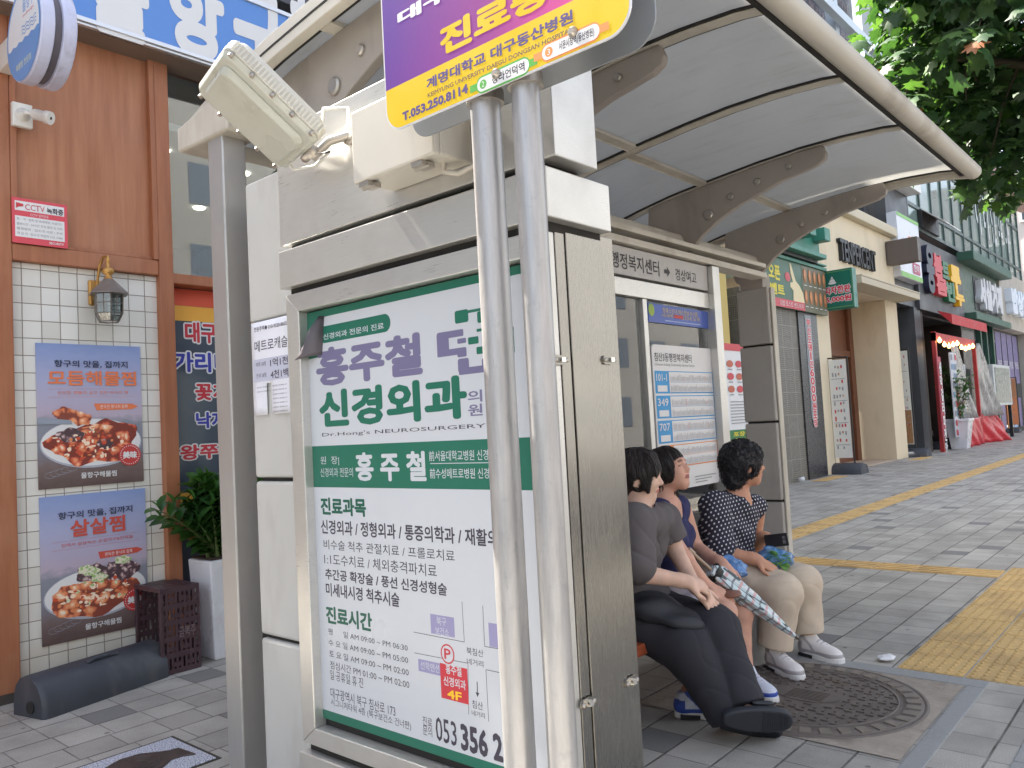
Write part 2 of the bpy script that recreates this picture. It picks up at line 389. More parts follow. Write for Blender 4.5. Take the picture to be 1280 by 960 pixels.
def poly_mat():
    N = NT('smoky_polycarbonate'); p = N.coord(kind='World')
    f = N.noise(p, 2.2, 4, .6)
    g = N.noise(N.coord((2.5, .5, 1), 'World'), 5, 6, .72); cc = N.mix(N.rng(f, .3, .7, 0, 1), lin((160, 161, 160)), lin((178, 179, 177))); cc = N.mix(N.rng(g, .54, .74, 0, .22), cc, lin((132, 128, 118))); N.l(cc, N.b.inputs['Base Color']); N.l(N.rng(g, .4, .75, .07, .28), N.b.inputs['Roughness'])
    N.b.inputs['Specular IOR Level'].default_value = .65
    tr = N.n('ShaderNodeBsdfTranslucent'); N.l(N.mix(N.rng(g, .52, .76, 0, .28), lin((192, 192, 190)), lin((140, 134, 120))), tr.inputs['Color'])
    mx = N.n('ShaderNodeMixShader'); mx.inputs[0].default_value = .6; N.l(N.b.outputs[0], mx.inputs[1]); N.l(tr.outputs[0], mx.inputs[2]); N.l(mx.outputs[0], N.out.inputs['Surface'])
    return N.m
M_POLY = poly_mat()
def glass_mat(name, tint=(235, 240, 240), refl=.0, rough=.01):
    N = NT(name); N.t.nodes.remove(N.b)
    t = N.n('ShaderNodeBsdfTransparent'); t.inputs['Color'].default_value = lin(tint)+(1,)
    g = N.n('ShaderNodeBsdfGlossy'); g.inputs['Roughness'].default_value = rough
    fr = N.n('ShaderNodeFresnel'); fr.inputs['IOR'].default_value = 1.52
    mx = N.n('ShaderNodeMixShader'); N.l(N.m_('ADD', N.m_('MULTIPLY', fr.outputs[0], 1.35), refl), mx.inputs[0]); N.l(t.outputs[0], mx.inputs[1]); N.l(g.outputs[0], mx.inputs[2]); N.l(mx.outputs[0], N.out.inputs['Surface'])
    return N.m
M_GLASS = glass_mat('clear_glass', refl=.03)
SH = thing('bus_shelter', 'stainless steel bus shelter with curved smoky roof, glass back and lit advert box', 'bus shelter', (3.7, 2.4, 0))
XA = 1.54
PR = [(3.25, 2.63), (3.05, 2.69), (2.85, 2.735), (2.6, 2.78), (2.3, 2.815), (2.0, 2.845), (1.75, 2.862), (1.5, 2.864), (1.25, 2.85), (1.12, 2.825)]
def zr(y):
    for (a, za), (b, zb) in zip(PR, PR[1:]):
        if b <= y <= a: return za+(zb-za)*(a-y)/(a-b)
    return PR[-1][1] if y < PR[-1][0] else PR[0][1]
YS = list(np.linspace(3.25, 1.12, 28))
X0R, X1R = 1.68, 5.98
def strip(mb, x0, x1, za, zb, ys=YS, mi=0, smooth=True):
    n = len(ys); V = []
    for y in ys:
        z = zr(y); V += [(x0, y, z+za), (x1, y, z+za), (x1, y, z+zb), (x0, y, z+zb)]
    F = []
    for i in range(n-1):
        for k in range(4): F.append((4*i+k, 4*i+(k+1) % 4, 4*i+4+(k+1) % 4, 4*i+4+k))
    F += [(0, 1, 2, 3), tuple(4*n-4+k for k in (3, 2, 1, 0))]; mb.add(V, F, mi)
RIBX = [1.71, 2.9, 3.8, 4.72, 5.93]
roof = MB()
for a, b in zip(RIBX, RIBX[1:]): strip(roof, a+.008, b-.008, .004, .010)
roof_o = roof.build('roof_panel', M_POLY, SH)
m = MB()
for x in RIBX: strip(m, x-.032, x+.032, -.012, .022)
for x in (1.71, 5.93):
    strip(m, x-.045 if x < 3 else x+.001, x-.001 if x < 3 else x+.045, -.045, .05)
for a, b, yy in ((1.71, 2.9, 2.33), (2.9, 3.8, 2.32), (3.8, 4.72, 2.38), (4.72, 5.93, 2.30)):
    ys = [yy+.03, yy, yy-.03]; strip(m, a+.033, b-.033, -.010, .020, ys)
m.build('roof_frame', M_CREAM, SH, bevel=.004)
for x in RIBX:
    for s_ in (-.047, .0325): m = MB(); strip(m, x+s_, x+s_+.0145, -.006, .003); m.build('rubber_gasket', M_BLACKGAP, SH)
m = MB(); m.tube([(X0R, 1.10, 2.825), (X1R, 1.10, 2.825)], .05, seg=20); m.build('roof_front_rail', M_CREAM, SH, bevel=.006)
m = MB(); m.box((X0R+.05, 1.147, 2.80), (X1R-.05, 1.17, 2.812)); m.build('rail_gasket', M_BLACKGAP, SH)
m = MB(); m.tube([(X0R, 3.26, 2.63), (X1R, 3.26, 2.63)], .04, seg=16); m.build('roof_rear_rail', M_CREAM, SH)
def arm(x, mi_w=.022):
    lo = [(2.74, 2.33), (2.70, 2.30), (2.62, 2.30), (2.54, 2.36), (2.42, 2.475), (2.28, 2.56), (2.14, 2.62), (1.88, 2.70), (1.66, 2.74), (1.61, 2.765), (1.60, 2.80)]
    up = [(y, zr(y)-.013) for y in (1.62, 1.8, 2.0, 2.2, 2.4, 2.6, 2.8)]
    pts = lo+up+[(2.82, 2.55)]
    m = MB(); m.ext([(x-mi_w, y, z) for y, z in pts], (2*mi_w, 0, 0)); o = m.build('roof_bracket', M_TAUPE, SH, bevel=.006)
    for y, z, r in ((2.36, 2.60, .034), (2.20, 2.68, .021), (2.02, 2.73, .021), (1.82, 2.775, .018)):
        b = MB(); b.lathe((x-mi_w-.004, y, z), [(r*.75, -.012), (r, -.006), (r, .05+.004), ], ax=(1, 0, 0), seg=20, smooth=False); b.build('bolt', M_BOLT, o)
for x in (1.82, 2.9, 4.72, 5.85): arm(x)
m = MB(); m.tube([(1.7, 2.60, 2.47), (5.9, 2.60, 2.47)], .05, seg=18); m.build('cross_pipe', M_CREAM, SH)
# grey enamel pillars in stacked panels
def pillar(x0, x1, y0, y1, zs, name, mm):
    m = MB(); m.box((x0+.02, y0+.02, 0), (x1-.02, y1-.02, zs[-1]-.03)); core = m.build(name, M_BLACKGAP, SH)
    p = MB()
    for a, b in zip(zs, zs[1:]): p.box((x0, y0, a+.007), (x1, y1, b-.007))
    p.build('panel', mm, core, bevel=.012, seg=3)
    return core
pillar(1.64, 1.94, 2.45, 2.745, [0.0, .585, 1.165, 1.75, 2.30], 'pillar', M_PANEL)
pc = pillar(5.75, 5.875, 2.46, 2.71, [0.0, .10, .66, 1.245, 1.82, 2.26], 'pillar', M_PGREY)
m = MB(); m.box((5.785, 2.445, .11), (5.855, 2.458, 2.25)); m.build('edge_strip', M_CREAM, pc, bevel=.004)
m = MB(); m.box((5.77, 2.5, 2.25), (5.90, 2.68, 2.36)); m.build('bracket_foot', M_TAUPE, SH)
# stainless post at the shop side with the painted beam end on top
m = MB(); m.box((1.66, 2.935, 0), (1.765, 3.05, 2.56)); m.build('post', ST_P, SH, bevel=.006)
m = MB(); m.hexa([(1.64, 3.27, 2.56), (1.80, 3.27, 2.56), (1.80, 2.86, 2.545), (1.64, 2.86, 2.545)], [(1.64, 3.27, 2.665), (1.80, 3.27, 2.665), (1.80, 2.86, 2.72), (1.64, 2.86, 2.72)])
m.build('beam_end', M_CREAM, SH, bevel=.012, seg=3)
# advert box
Y0, Y1 = 1.225, 2.36
m = MB(); m.box((XA+.045, Y0+.004, .02), (1.84, Y1-.03, 1.81)); m.build('box_core', M_BLACKGAP, SH)
fr = MB()
za, zb, fw = .315, 1.795, .072
yo0, yo1 = Y0, 2.345; yi0, yi1 = yo0+.07, yo1-.07; zi0, zi1 = za+.055, zb-.062
xf, xb = XA, XA+.05
def fside(P4): fr.hexa([(xf, y, z) for y, z in P4], [(xb, y, z) for y, z in P4])
g_ = .0004
fside([(yo0, zb), (yo1, zb), (yi1, zi1), (yi0, zi1)]); fside([(yo0, za), (yo1, za), (yi1, zi0), (yi0, zi0)][::-1])
fside([(yo1, zb-g_), (yo1, za+g_), (yi1, zi0+g_), (yi1, zi1-g_)]); fside([(yo0, za+g_), (yo0, zb-g_), (yi0, zi1-g_), (yi0, zi0+g_)])
fro = fr.build('advert_frame', ST_H, SH, bevel=.003)
for a, b in (((XA-.012, Y0-.01, 0.02), (XA+.05, 2.35, .288)), ((XA-.012, Y0-.035, 1.818), (1.80, 2.36, 1.945)), ((XA-.004, Y0-.09+.03, 1.965), (1.715, 2.36, 2.36))): MB().box(a, b).build('steel_panel', ST_H, SH, bevel=.003)
for a, b in (((1.56, Y0-.003, 1.795), (1.79, 2.34, 1.835)), ((1.57, Y0-.003, 1.94), (1.70, 2.34, 1.97)), ((1.56, Y0, .28), (1.8, 2.33, .32))): MB().box(a, b).build('dark_gap', M_BLACKGAP, SH)
for a, b in (((XA+.052, Y0-.002, 0.0), (XA+.09, Y0+.02, 1.814)), ((1.792, Y0-.002, 0), (1.85, Y0+.02, 1.814))): MB().box(a, b).build('side_edge', ST_V, SH, bevel=.002)
m = MB(); m.box((XA+.0925, Y0-.006, 0.0), (1.7895, Y0+.018, 1.80)); m.build('side_door', ST_V, SH, bevel=.002)
m = MB(); m.box((1.80, 1.19, 1.90), (1.84, 1.235, 1.60)); 
def latch(x, z):
    m = MB(); P = rrect(x-.03, z-.012, x+.03, z+.012, .011)
    m.ext([(u, Y0-.0065, v) for u, v in P], (0, -.005, 0))
    m.box((x-.008, Y0-.022, z-.006), (x+.008, Y0-.0115, z+.006), 1)
    for s in (-1, 1): m.lathe((x+s*.021, Y0-.0115, z), [(.006, 0), (.006, -.004), (.003, -.006)], ax=(0, 1, 0), seg=10, mi=2)
    m.build('latch', [ST_V, mat('latch_tongue', (230, 228, 222), .2, metal=.9, var=.0), M_BOLT], SH)
for q in ((695, 450), (757, 450), (730, 880), (785, 853)):
    p = PY(q[0], q[1], Y0-.006); latch(p[0]+.012, p[2])
# back wall: sign header, posts, rails and glass
YB = 2.50
pb = Pl('Y', 2.465)
m = MB(); m.box((1.9, 2.47, 2.135), (4.84, 2.53, 2.30)); hd = m.build('stop_sign_header', mat('header_enamel', (188, 186, 184), .4, var=.03, vs=4), SH, bevel=.004)
pl = Pl('Y', 2.47); t = MB()
t.text(pl, '동행정복지센터', (753, 331), (823, 327), 0, .002, .012)
t.text(pl, '경상여고', (844.5, 350), (869.5, 341), 0, .002, .004)
u0, v0 = pl.at(830, 339); t.puv(pl, [(u0, v0-.012), (u0+.035, v0-.012), (u0+.035, v0-.03), (u0+.07, v0), (u0+.035, v0+.03), (u0+.035, v0+.012), (u0, v0+.012)], 0, .002)
t.build('lettering', mat('black_vinyl', (42, 42, 46), .5, var=0), hd)
m = MB(); m.box((1.9, 2.44, 2.31), (5.72, 2.56, 2.35)); m.box((1.9, 2.45, 2.39), (5.74, 2.56, 2.42)); m.build('head_beam', M_CREAM, SH, bevel=.003)
m = MB(); m.box((1.9, 2.472, 2.02), (4.842, 2.54, 2.12)); m.box((1.9, 2.48, .30), (4.842, 2.53, .36))
xp = PY(804, 400, 2.48)[0]
m.box((xp, 2.475, .0), (xp+.045, 2.535, 2.018)); m.build('glazing_rail', ST_H, SH, bevel=.003)
m = MB(); m.box((4.845, 2.435, 0), (4.94, 2.56, 2.30)); m.build('glazing_post', ST_H, SH, bevel=.003)
m = MB(); m.box((1.92, 2.502, .36), (xp-.002, 2.508, 2.02)); m.build('glass_pane', M_GLASS, SH); MB().box((xp+.048, 2.502, .36), (4.843, 2.508, 2.02)).build('glass_pane', M_GLASS, SH)
# route board and blue notice on the glass
pl = Pl('Y', 2.488)
xs = [pl.at(814, 430)[0], pl.at(889, 440)[0]]; zt = pl.at(814, 430)[1]; zbm = pl.at(853, 611)[1]
M_WHITEP = mat('white_print', (226, 226, 226), .45, var=.015); M_BLUEP = mat('route_blue', (40, 150, 212), .4, var=.03)
M_GREYTX = mat('grey_small_print', (150, 152, 158), .6, var=0); M_DKTX = mat('dark_print', (58, 56, 68), .5, var=0)
m = MB(); m.ext([(x, 2.488, z) for x, z in rrect(xs[0], zbm, xs[1], zt, .03)], (0, .012, 0)); rb = m.build('route_board', M_WHITEP, SH)
t = MB(); Wd = xs[1]-xs[0]; Hh = zt-zbm
def ux(a): return xs[0]+Wd*a
def vz(a): return zt-Hh*a
T = dict(px=False)
t.text(pl, '침산3동행정복지센터', (ux(.03), vz(.115)), (ux(.63), vz(.055)), 2, .002, .005, **T)
t.text(pl, 'Chimsan 3-dong Community Service Center', (ux(.03), vz(.15)), (ux(.68), vz(.125)), 3, .002, **T)
rnd = random.Random(4)
for k, (no, c) in enumerate((('101-1', 1), ('349', 1), ('707', 1), ('730', 4))):
    a = .18+k*.17; b = a+.155
    t.ruv(pl, ux(.02), vz(b), ux(.985), vz(a), c, .0015); t.ruv(pl, ux(.235), vz(b-.006), ux(.975), vz(a+.006), 0, .003)
    t.text(pl, no, (ux(.04), vz(a+.07)), (ux(.20), vz(a+.02)), 0, .003, .01, **T)
    t.ruv(pl, ux(.05), vz(b-.012), ux(.2), vz(a+.10), 0, .003)
    for r in (0, 1):
        z0 = a+.012+r*.071; t.ruv(pl, ux(.25), vz(z0+.0655), ux(.96), vz(z0+.0635), c, .0045)
        for q in range(34):
            u = ux(.255+.0208*q); hgt = rnd.uniform(.6, 1)
            t.puv(pl, [(u, vz(z0+.06)), (u+.0035, vz(z0+.06)), (u+.0095, vz(z0+.06-.05*hgt)), (u+.006, vz(z0+.06-.05*hgt))], 5 if q in (11, 28) and r == 0 else 3, .0045)
for k in range(3):
    t.ruv(pl, ux(.56), vz(.935+.02*k), ux(.93-.08*k), vz(.928+.02*k), 3, .002)
M_REDP = mat('print_red', (196, 60, 62), .5, var=0); M_ORG = mat('route_orange', (226, 140, 70), .5, var=.02)
t.build('lettering', [M_WHITEP, M_BLUEP, M_DKTX, M_GREYTX, M_ORG, M_REDP], rb)
p0, p1, p2, p3 = [pl.at(*q) for q in ((810, 380), (884.7, 388), (885, 410), (812, 403))]
m = MB(); m.box((p0[0], 2.490, (p3[1]+p2[1])/2), (p1[0], 2.4975, (p0[1]+p1[1])/2)); nb = m.build('notice_strip', mat('notice_blue', (52, 84, 176), .35, var=.12, vs=4), SH)
t = MB(); za, zb_ = (p3[1]+p2[1])/2, (p0[1]+p1[1])/2; hh = zb_-za; ww = p1[0]-p0[0]; pln = Pl('Y', 2.490)
t.puv(pln, ell2(p0[0]+.035, zb_-.04, .034, .038, 16), 0, .002)
t.text(pln, '정류소안내 버스정보시스템', (p0[0]+ww*.22, za+hh*.58), (p0[0]+ww*.8, za+hh*.86), 1, .002, **T)
t.text(pln, '시내버스노선안내 도착', (p0[0]+ww*.2, za+hh*.34), (p0[0]+ww*.84, za+hh*.56), 1, .002, **T)
t.ruv(pln, p0[0]+ww*.4, za+hh*.36, p0[0]+ww*.55, za+hh*.55, 2, .0025)
t.ruv(pln, p0[0]+ww*.25, za+hh*.14, p0[0]+ww*.85, za+hh*.19, 3, .002)
t.build('lettering', [mat('notice_green', (150, 178, 70), .5, var=0), mat('notice_gold', (226, 196, 120), .5, var=0), M_REDP, mat('notice_pale', (170, 190, 230), .5, var=0)], nb)
# ---------------------------------------------------------------- advert poster (part of the box)
plA = Pl('X', XA+.034)
M_GRN = mat('advert_green', (30, 108, 88), .4, var=.02); M_PUR = mat('advert_purple', (116, 112, 146), .45, var=.0); M_ADW = mat('advert_white', (200, 204, 210), .35, var=.012, vs=2)
M_INK = mat('advert_ink', (64, 60, 74), .5, var=0); M_LIL = mat('advert_lilac', (152, 148, 186), .45, var=0); M_RED = mat('advert_red', (200, 54, 66), .45, var=0); M_YEL = mat('advert_yellow', (245, 196, 40), .45, var=0); M_DGN = mat('advert_deep_green', (16, 92, 74), .4, var=0)
uL, uR = plA.at(383.5, 600)[0], plA.at(657, 345)[0]+.028; vT, vB = plA.at(398, 393)[1], plA.at(400, 891)[1]
m = MB(); m.box((plA.c, -(uL-.02), vB-.012), (plA.c+.012, -uR, vT+.012)); ad = m.build('advert_poster', [M_GRN], SH)
t = MB(); w0 = plA.at(404, 460)[0]
cw = .135
t.puv(plA, [(uL+.012, vB+.016), (uR-.018, vB+.016), (uR-.018, vT-.012), (uL+cw, vT-.012), (uL+cw*.85, vT-.14), (uL+.012, vT-.145)], 0, .001)
vb0, vb1 = plA.at(386, 608)[1], plA.at(386, 557)[1]
vb0 = (vb0+plA.at(668, 614)[1])/2; vb1 = (vb1+plA.at(662, 548)[1])/2
t.ruv(plA, uL+.004, vb0, uR-.004, vb1, 1, .002)
def tx(s, p, q, mi, bold=0., o=.0035): t.text(plA, s, p, q, mi, o, bold)
a_, b_ = plA.at(400, 430), plA.at(487.5, 391); t.puv(plA, rrect(a_[0]-.0, a_[1], b_[0], b_[1], (b_[1]-a_[1])*.48), 1, .0015)
tx('신경외과 전문의 진료', (404.5, 425), (479.5, 403), 0, .014)
tx('홍주철', (398, 482), (524, 416.5), 2, .045); tx('신경외과', (401.7, 533), (580, 470.5), 1, .045)
tx('의', (585.5, 503), (602, 487), 2, .02); tx('원', (586, 520), (602.5, 504.5), 2, .02)
tx("Dr.Hong's NEUROSURGERY", (403, 547), (607, 529), 3, .0)
tx('원  장|', (401, 582), (423.5, 570), 0); tx('신경외과 전문의', (401, 596), (441, 584.5), 0)
tx('홍 주 철', (446, 600), (530.7, 564.5), 0, .035)
tx('前서울대학교병원 신경외과 과장', (536.7, 576.3), (645, 560.5), 0, .006); tx('前수성메트로병원 신경외과 과장', (537.7, 598), (646, 584.5), 0, .006)
y_ = plA.at(538, 579.5); y2 = plA.at(644, 578); t.ruv(plA, y_[0], y_[1]-.001, y2[0], y_[1]+.0012, 0, .0035)
tx('진료과목', (402, 642.5), (456.5, 624), 4, .04)
tx('신경외과 / 정형외과 / 통증의학과 / 재활의학과', (402, 666.5), (653, 664.5), 3, .022)
tx('비수술 척추 관절치료 / 프롤로치료', (405, 686), (568, 688), 3); tx('1:1도수치료 / 체외충격파치료', (405.7, 705), (545.6, 706), 3)
tx('추간공 확장술 / 풍선 신경성형술', (407, 723.5), (558, 729.5), 3, .022); tx('미세내시경 척추시술', (408, 744), (498.7, 741.5), 3, .022)
tx('진료시간', (408.7, 778), (464, 767.5), 4, .04)
for s, p, q in (('평      일 AM 09:00 ~ PM 06:30', (410.6, 793), (509.5, 805.5)), ('수 요 일 AM 09:00 ~ PM 05:00', (411, 807), (510, 820.5)), ('토 요 일 AM 09:00 ~ PM 02:00', (412, 821), (510.7, 835.5)),
                ('점심시간 PM 01:00 ~ PM 02:00', (413, 835.5), (511.5, 850.5)), ('일·공휴일 휴 진', (413, 849), (453.7, 847.5)), ('대구광역시 북구 침산로 173', (413.6, 872), (494, 882)),
                ('시그니처타워 4층 (북구보건소 건너편)', (414, 883), (513.7, 902.5))): tx(s, p, q, 3)
tx('진료', (528.7, 906), (540, 898), 3); tx('문의', (529, 918), (540, 909), 3)
tx('053', (545.6, 925), (570, 903), 3, .01); tx('356 2190', (577.5, 936), (665, 931), 3, .04)
# little map
def mr(p, q, mi, o=.003): t.rect(plA, p, q, mi, o)
def ml(p, q, w=.0016, mi=3):
    (a, b), (c, d) = plA.at(*p), plA.at(*q); L = hypot(c-a, d-b); nx, ny = -(d-b)/L*w/2, (c-a)/L*w/2
    t.puv(plA, [(a-nx, b-ny), (c-nx, d-ny), (c+nx, d+ny), (a+nx, b+ny)], mi, .003)
mr((539, 791.5), (567.5, 772), 5); tx('북구', (546, 781), (557.5, 772.5), 0); tx('보건소', (544.5, 792.5), (561, 786), 0)
mr((612, 808), (640, 783), 5)
ml((517, 790), (580.5, 802.5)); ml((577.5, 752), (580.5, 802.5)); ml((603.5, 757), (606, 808)); ml((606, 808), (660, 817.5)); ml((518, 816), (585, 829)); ml((585, 829), (586, 893)); ml((607.5, 837), (611, 902)); ml((607.5, 837), (660, 848.5))
mr((523.5, 838.5), (551, 829.5), 5); tx('선학맨션', (526, 836), (549, 831), 0)
mr((552, 872), (584, 836), 6); tx('홍주철', (557.5, 841.5), (576.5, 833.5), 0, .02); tx('신경외과', (555, 856), (582, 851), 0, .02); tx('4F', (560, 872), (576.5, 866), 7, .03)
c_ = plA.at(559.5, 817.5); t.puv(plA, ell2(c_[0], c_[1], .0275, .0275), 6, .003); t.puv(plA, ell2(c_[0], c_[1], .023, .023), 0, .004); tx('P', (556, 823), (563, 812), 6, .02, .005)
tx('북침산', (583.5, 817.5), (604, 812.5), 3); tx('네거리', (584, 830), (604, 826.5), 3); tx('침산', (590.5, 884.5), (603.5, 878), 3); tx('네거리', (590, 894), (606, 891.5), 3)
ml((596.5, 852), (597, 866), .003); a0 = plA.at(597, 868.5); t.puv(plA, [(a0[0], a0[1]-.006), (a0[0]+.007, a0[1]+.006), (a0[0]-.007, a0[1]+.006)], 3, .003)
# cross of four rounded loops
def bar_(x0, y0, x1, y1, mi, o=.003):
    (a, b), (c, d) = plA.at(x0, y1), plA.at(x1, y0); t.puv(plA, rrect(a, b, c, d, min(c-a, d-b)*.18, 3), mi, o)
for mi, bs in ((1, ((569, 386, 585, 405), (569, 382, 616, 394.5), (597, 386, 616, 404), (596, 408, 616, 415), (585.5, 420, 598, 431), (603, 417.5, 626, 428), (596, 431, 616, 443), (617, 408, 642, 418), (617, 434, 642, 446), (630, 410, 642, 444))),
               (2, ((547, 411, 579, 425), (547, 414, 560.5, 446), (547, 434.5, 576, 447), (572, 422, 582.5, 430), (572, 433.5, 583, 447), (573, 447, 586, 466), (574, 455, 617, 469), (603, 446, 617, 464)))):
    for k, q in enumerate(bs): bar_(*q, mi, .003+.00005*k)
t.build('print', [M_ADW, M_GRN, M_PUR, M_INK, M_DGN, M_LIL, M_RED, M_YEL], ad)
# curled loose corner of the poster
m = MB(); R_ = .05; n = 9; V = []
A0 = plA.w(uL+cw, vT-.01, .002); B0 = plA.w(uL+.005, vT-.145, .002); C0 = plA.w(uL+cw*.86, vT-.135, .002)
A0, B0, C0 = Vector(A0), Vector(B0), Vector(C0)
for i in range(n+1):
    f = i/n; p = A0.lerp(B0, f); q = A0.lerp(C0, f); bow = sin(pi*f)*.02
    p = p+Vector((-.03*f-.004, 0, 0)); mid = (p+q)/2+Vector((-.018-bow, 0, 0)); V += [q, mid, p]
m.add(V, [(3*i+k, 3*i+k+1, 3*i+4+k, 3*i+3+k) for i in range(n) for k in (0, 1)], 0, True)
o_ = m.build('curled_corner', mat('poster_back', (92, 88, 94), .5, var=.2, vs=10), ad)
sm_ = o_.modifiers.new('thick', 'SOLIDIFY'); sm_.thickness = .0012
m = MB(); m.box((XA+.0505, yi0-.03, zi0-.03), (XA+.056, yi1+.03, zi1+.03)); m.build('backing_board', mat('backing_dark', (46, 62, 66), .5, var=.1), SH)
# ---------------------------------------------------------------- bus stop sign on two galvanised poles
def galv_mat():
    N = NT('weathered_galvanised_pipe'); p = N.coord(kind='World'); q = N.coord((14, 14, 1.6), 'World')
    f = N.noise(q, 3, 5, .7); f2 = N.noise(p, 30, 4, .7); f3 = N.noise(N.coord((40, 40, 3), 'World'), 2, 4, .75)
    c = N.mix(N.rng(f, .35, .68, 0, 1), lin((160, 160, 161)), lin((184, 182, 181)))
    c = N.mix(N.rng(f2, .58, .75, 0, .28), c, lin((120, 122, 128)))
    c = N.mix(N.rng(f3, .64, .74, 0, .6), c, lin((116, 116, 119)))
    N.l(c, N.b.inputs['Base Color']); N.b.inputs['Metallic'].default_value = .5
    N.l(N.rng(f, .3, .7, .3, .45), N.b.inputs['Roughness']); N.bump(f2, .25, .002); return N.m
M_GALV = galv_mat()
BS = thing('bus_stop_sign', 'purple and yellow hospital sign board on two galvanised poles before the advert box', 'sign', (1.29, 1.13, 0))
M_SPUR = NT('sign_purple_print')
_c = M_SPUR.coord(kind='World'); _s = M_SPUR.n('ShaderNodeSeparateXYZ'); M_SPUR.l(_c, _s.inputs[0])
M_SPUR.l(M_SPUR.ramp(M_SPUR.rng(M_SPUR.m_('ADD', _s.outputs[1], M_SPUR.m_('MULTIPLY', _s.outputs[2], .35)), 1.50, 2.22, 1, 0), [(0, lin((98, 60, 150))), (.5, lin((150, 62, 140))), (1, lin((236, 84, 150)))]), M_SPUR.b.inputs['Base Color'])
M_SPUR.b.inputs['Roughness'].default_value = .3; M_SPUR = M_SPUR.m
M_SYEL = mat('sign_yellow', (224, 188, 22), .35, var=.03); M_SGREY = mat('sign_back_grey', (140, 144, 148), .4, metal=.3, var=.04, vs=2)
M_ALU = mat('plate_edge', (220, 220, 222), .35, metal=.3, var=0)
pF = Pl('X', 1.252)
for xx in (604.5, 656.5):
    ya, yb = PX(xx, 400, 1.30)[1], PX(xx+33.5, 400, 1.30)[1]; yc = (ya+yb)/2
    m = MB(); m.tube([(1.30, yc, -.02), (1.30, yc, 2.6)], (ya-yb)/2*.87, seg=28)
    po = m.build('pole', M_GALV, BS)
    m = MB(); m.tube([(1.30, yc, 2.028), (1.30, yc, 2.055)], (ya-yb)/2+.003, seg=24); m.build('pole_strap', M_BOLT, po)
uL, vL = pF.at(481.5, 120)[0], pF.at(500, 161.5)[1]; uR = pF.at(790, 20)[0]; vT = 2.75
pts = rrect(uL, vL, uR, vT, .055, 8)
m = MB(); m.ext([pF.w(u, v, 0) for u, v in pts], (.004, 0, 0)); fp = m.build('front_plate', M_ALU, BS)
t = MB(); yv = (pF.at(481, 114)[1]+pF.at(720, 0)[1])/2
def clip(P, lo, hi):
    return [(u, min(max(v, lo), hi)) for u, v in P]
e = .004; inn = rrect(uL+e, vL+e, uR-e, vT-e, .051, 8)
t.puv(pF, clip(inn, yv, 9), 1, .001)
yel = [q for q in clip(inn, -9, yv)]; t.puv(pF, yel, 0, .001)
def tx(s, p, q, mi, bold=0., o=.003): t.text(pF, s, p, q, mi, o, bold)
tx('T.053.250.8114', (504, 151), (584, 105), 2, .05); tx('KEIMYUNG UNIVERSITY DAEGU DONGSAN HOSPITAL', (535, 122), (715, 34), 3, .02)
tx('계명대학교 대구동산병원', (534, 112), (715, 12), 2, .035)
# line of the rail station tags
def pill(p, q, c0, mi, s, sp, sq, num):
    (a, b), (c, d) = pF.at(*p), pF.at(*q); h = .019
    b = d = (b+d)/2
    t.ruv(pF, a-.022, b-.008, c+.022, b+.008, mi, .0015+mi*.0002)
    t.puv(pF, rrect(a-.003, b-h, c+.003, b+h, h*.95), mi, .002); t.puv(pF, rrect(a, b-h+.004, c, b+h-.004, h*.75), 4, .003)
    t.puv(pF, ell2(a+.017, b, .010, .010, 16), mi, .004); t.text(pF, num, (a+.0135, b-.006), (a+.0205, b+.006), 4, .0045, 0, px=False)
    t.text(pF, s, (a+.043, b-.0095), (c-.012, b+.0095), 5, .0045, .02, px=False)
pill((597, 112), (661, 76), 0, 6, '청라언덕역', None, None, '2'); pill((678, 72), (749, 33), 0, 7, '서문시장역(동산병원)', None, None, '3')
tx('진료중', (553, 69), (684, -34), 0, .05); tx('대구동산', (499, 31), (640, -66), 4, .05)
t.build('print', [M_SYEL, M_SPUR, mat('sign_ink', (84, 70, 130), .4, var=0), mat('sign_ink_light', (112, 90, 76), .4, var=0), M_WHITEP, M_DKTX, mat('line_green', (86, 170, 70), .4, var=0), M_ORG], fp)
m = MB()
for (px, py) in ((620, 92), (716, 40)):
    p = PX(px, py, 1.25); m.lathe((1.2515, p[1], p[2]), [(.011, 0), (.011, -.004), (.006, -.010)], ax=(1, 0, 0), seg=12)
m.build('bolt', M_BOLT, fp)
pBk = Pl('X', 1.345)
uL2, uR2, vB2 = pBk.at(515, 160)[0], pBk.at(821, 40)[0], (pBk.at(530, 172)[1]+pBk.at(590, 150)[1])/2+.002
m = MB(); m.ext([pBk.w(u, v, 0) for u, v in rrect(uL2, vB2, uR2, 2.75, .06, 8)], (.004, 0, 0)); m.build('rear_plate', M_SGREY, BS, bevel=.001)
# ---------------------------------------------------------------- electrical box on the shelter
M_EBOX = mat('cream_box_paint', (206, 201, 190), .42, var=.04, vs=4, dirt=2.4, dirtc=(168, 158, 142))
EB = thing('electrical_box', 'cream metal junction box fixed high on the steel panels behind the purple sign', 'junction box', (1.47, 1.6, 1.98))
x0, x1 = 1.39, 1.535
ya, yb = PX(440, 200, x0)[1], PX(543, 190, x0)[1]; z0, z1 = PX(440, 231, x0)[2], PX(440, 140, x0)[2]
m = MB(); m.box((x0+.025, yb+.004, z0+.004), (x1, ya-.004, z1-.004)); m.build('body', M_EBOX, EB, bevel=.006)
m = MB(); m.box((x0, yb, z0), (x0+.023, ya, z1)); m.build('door', M_EBOX, EB, bevel=.006, seg=3)
for f in (.12, .78):
    y = ya+(yb-ya)*f; m = MB(); m.box((x0+.004, y-.02, z0-.014), (x0+.05, y+.02, z0-.001)); m.tube([(x0+.026, y-.027, z0-.012), (x0+.026, y+.027, z0-.012)], .006, 0, 8); m.build('hinge', M_BOLT, EB)
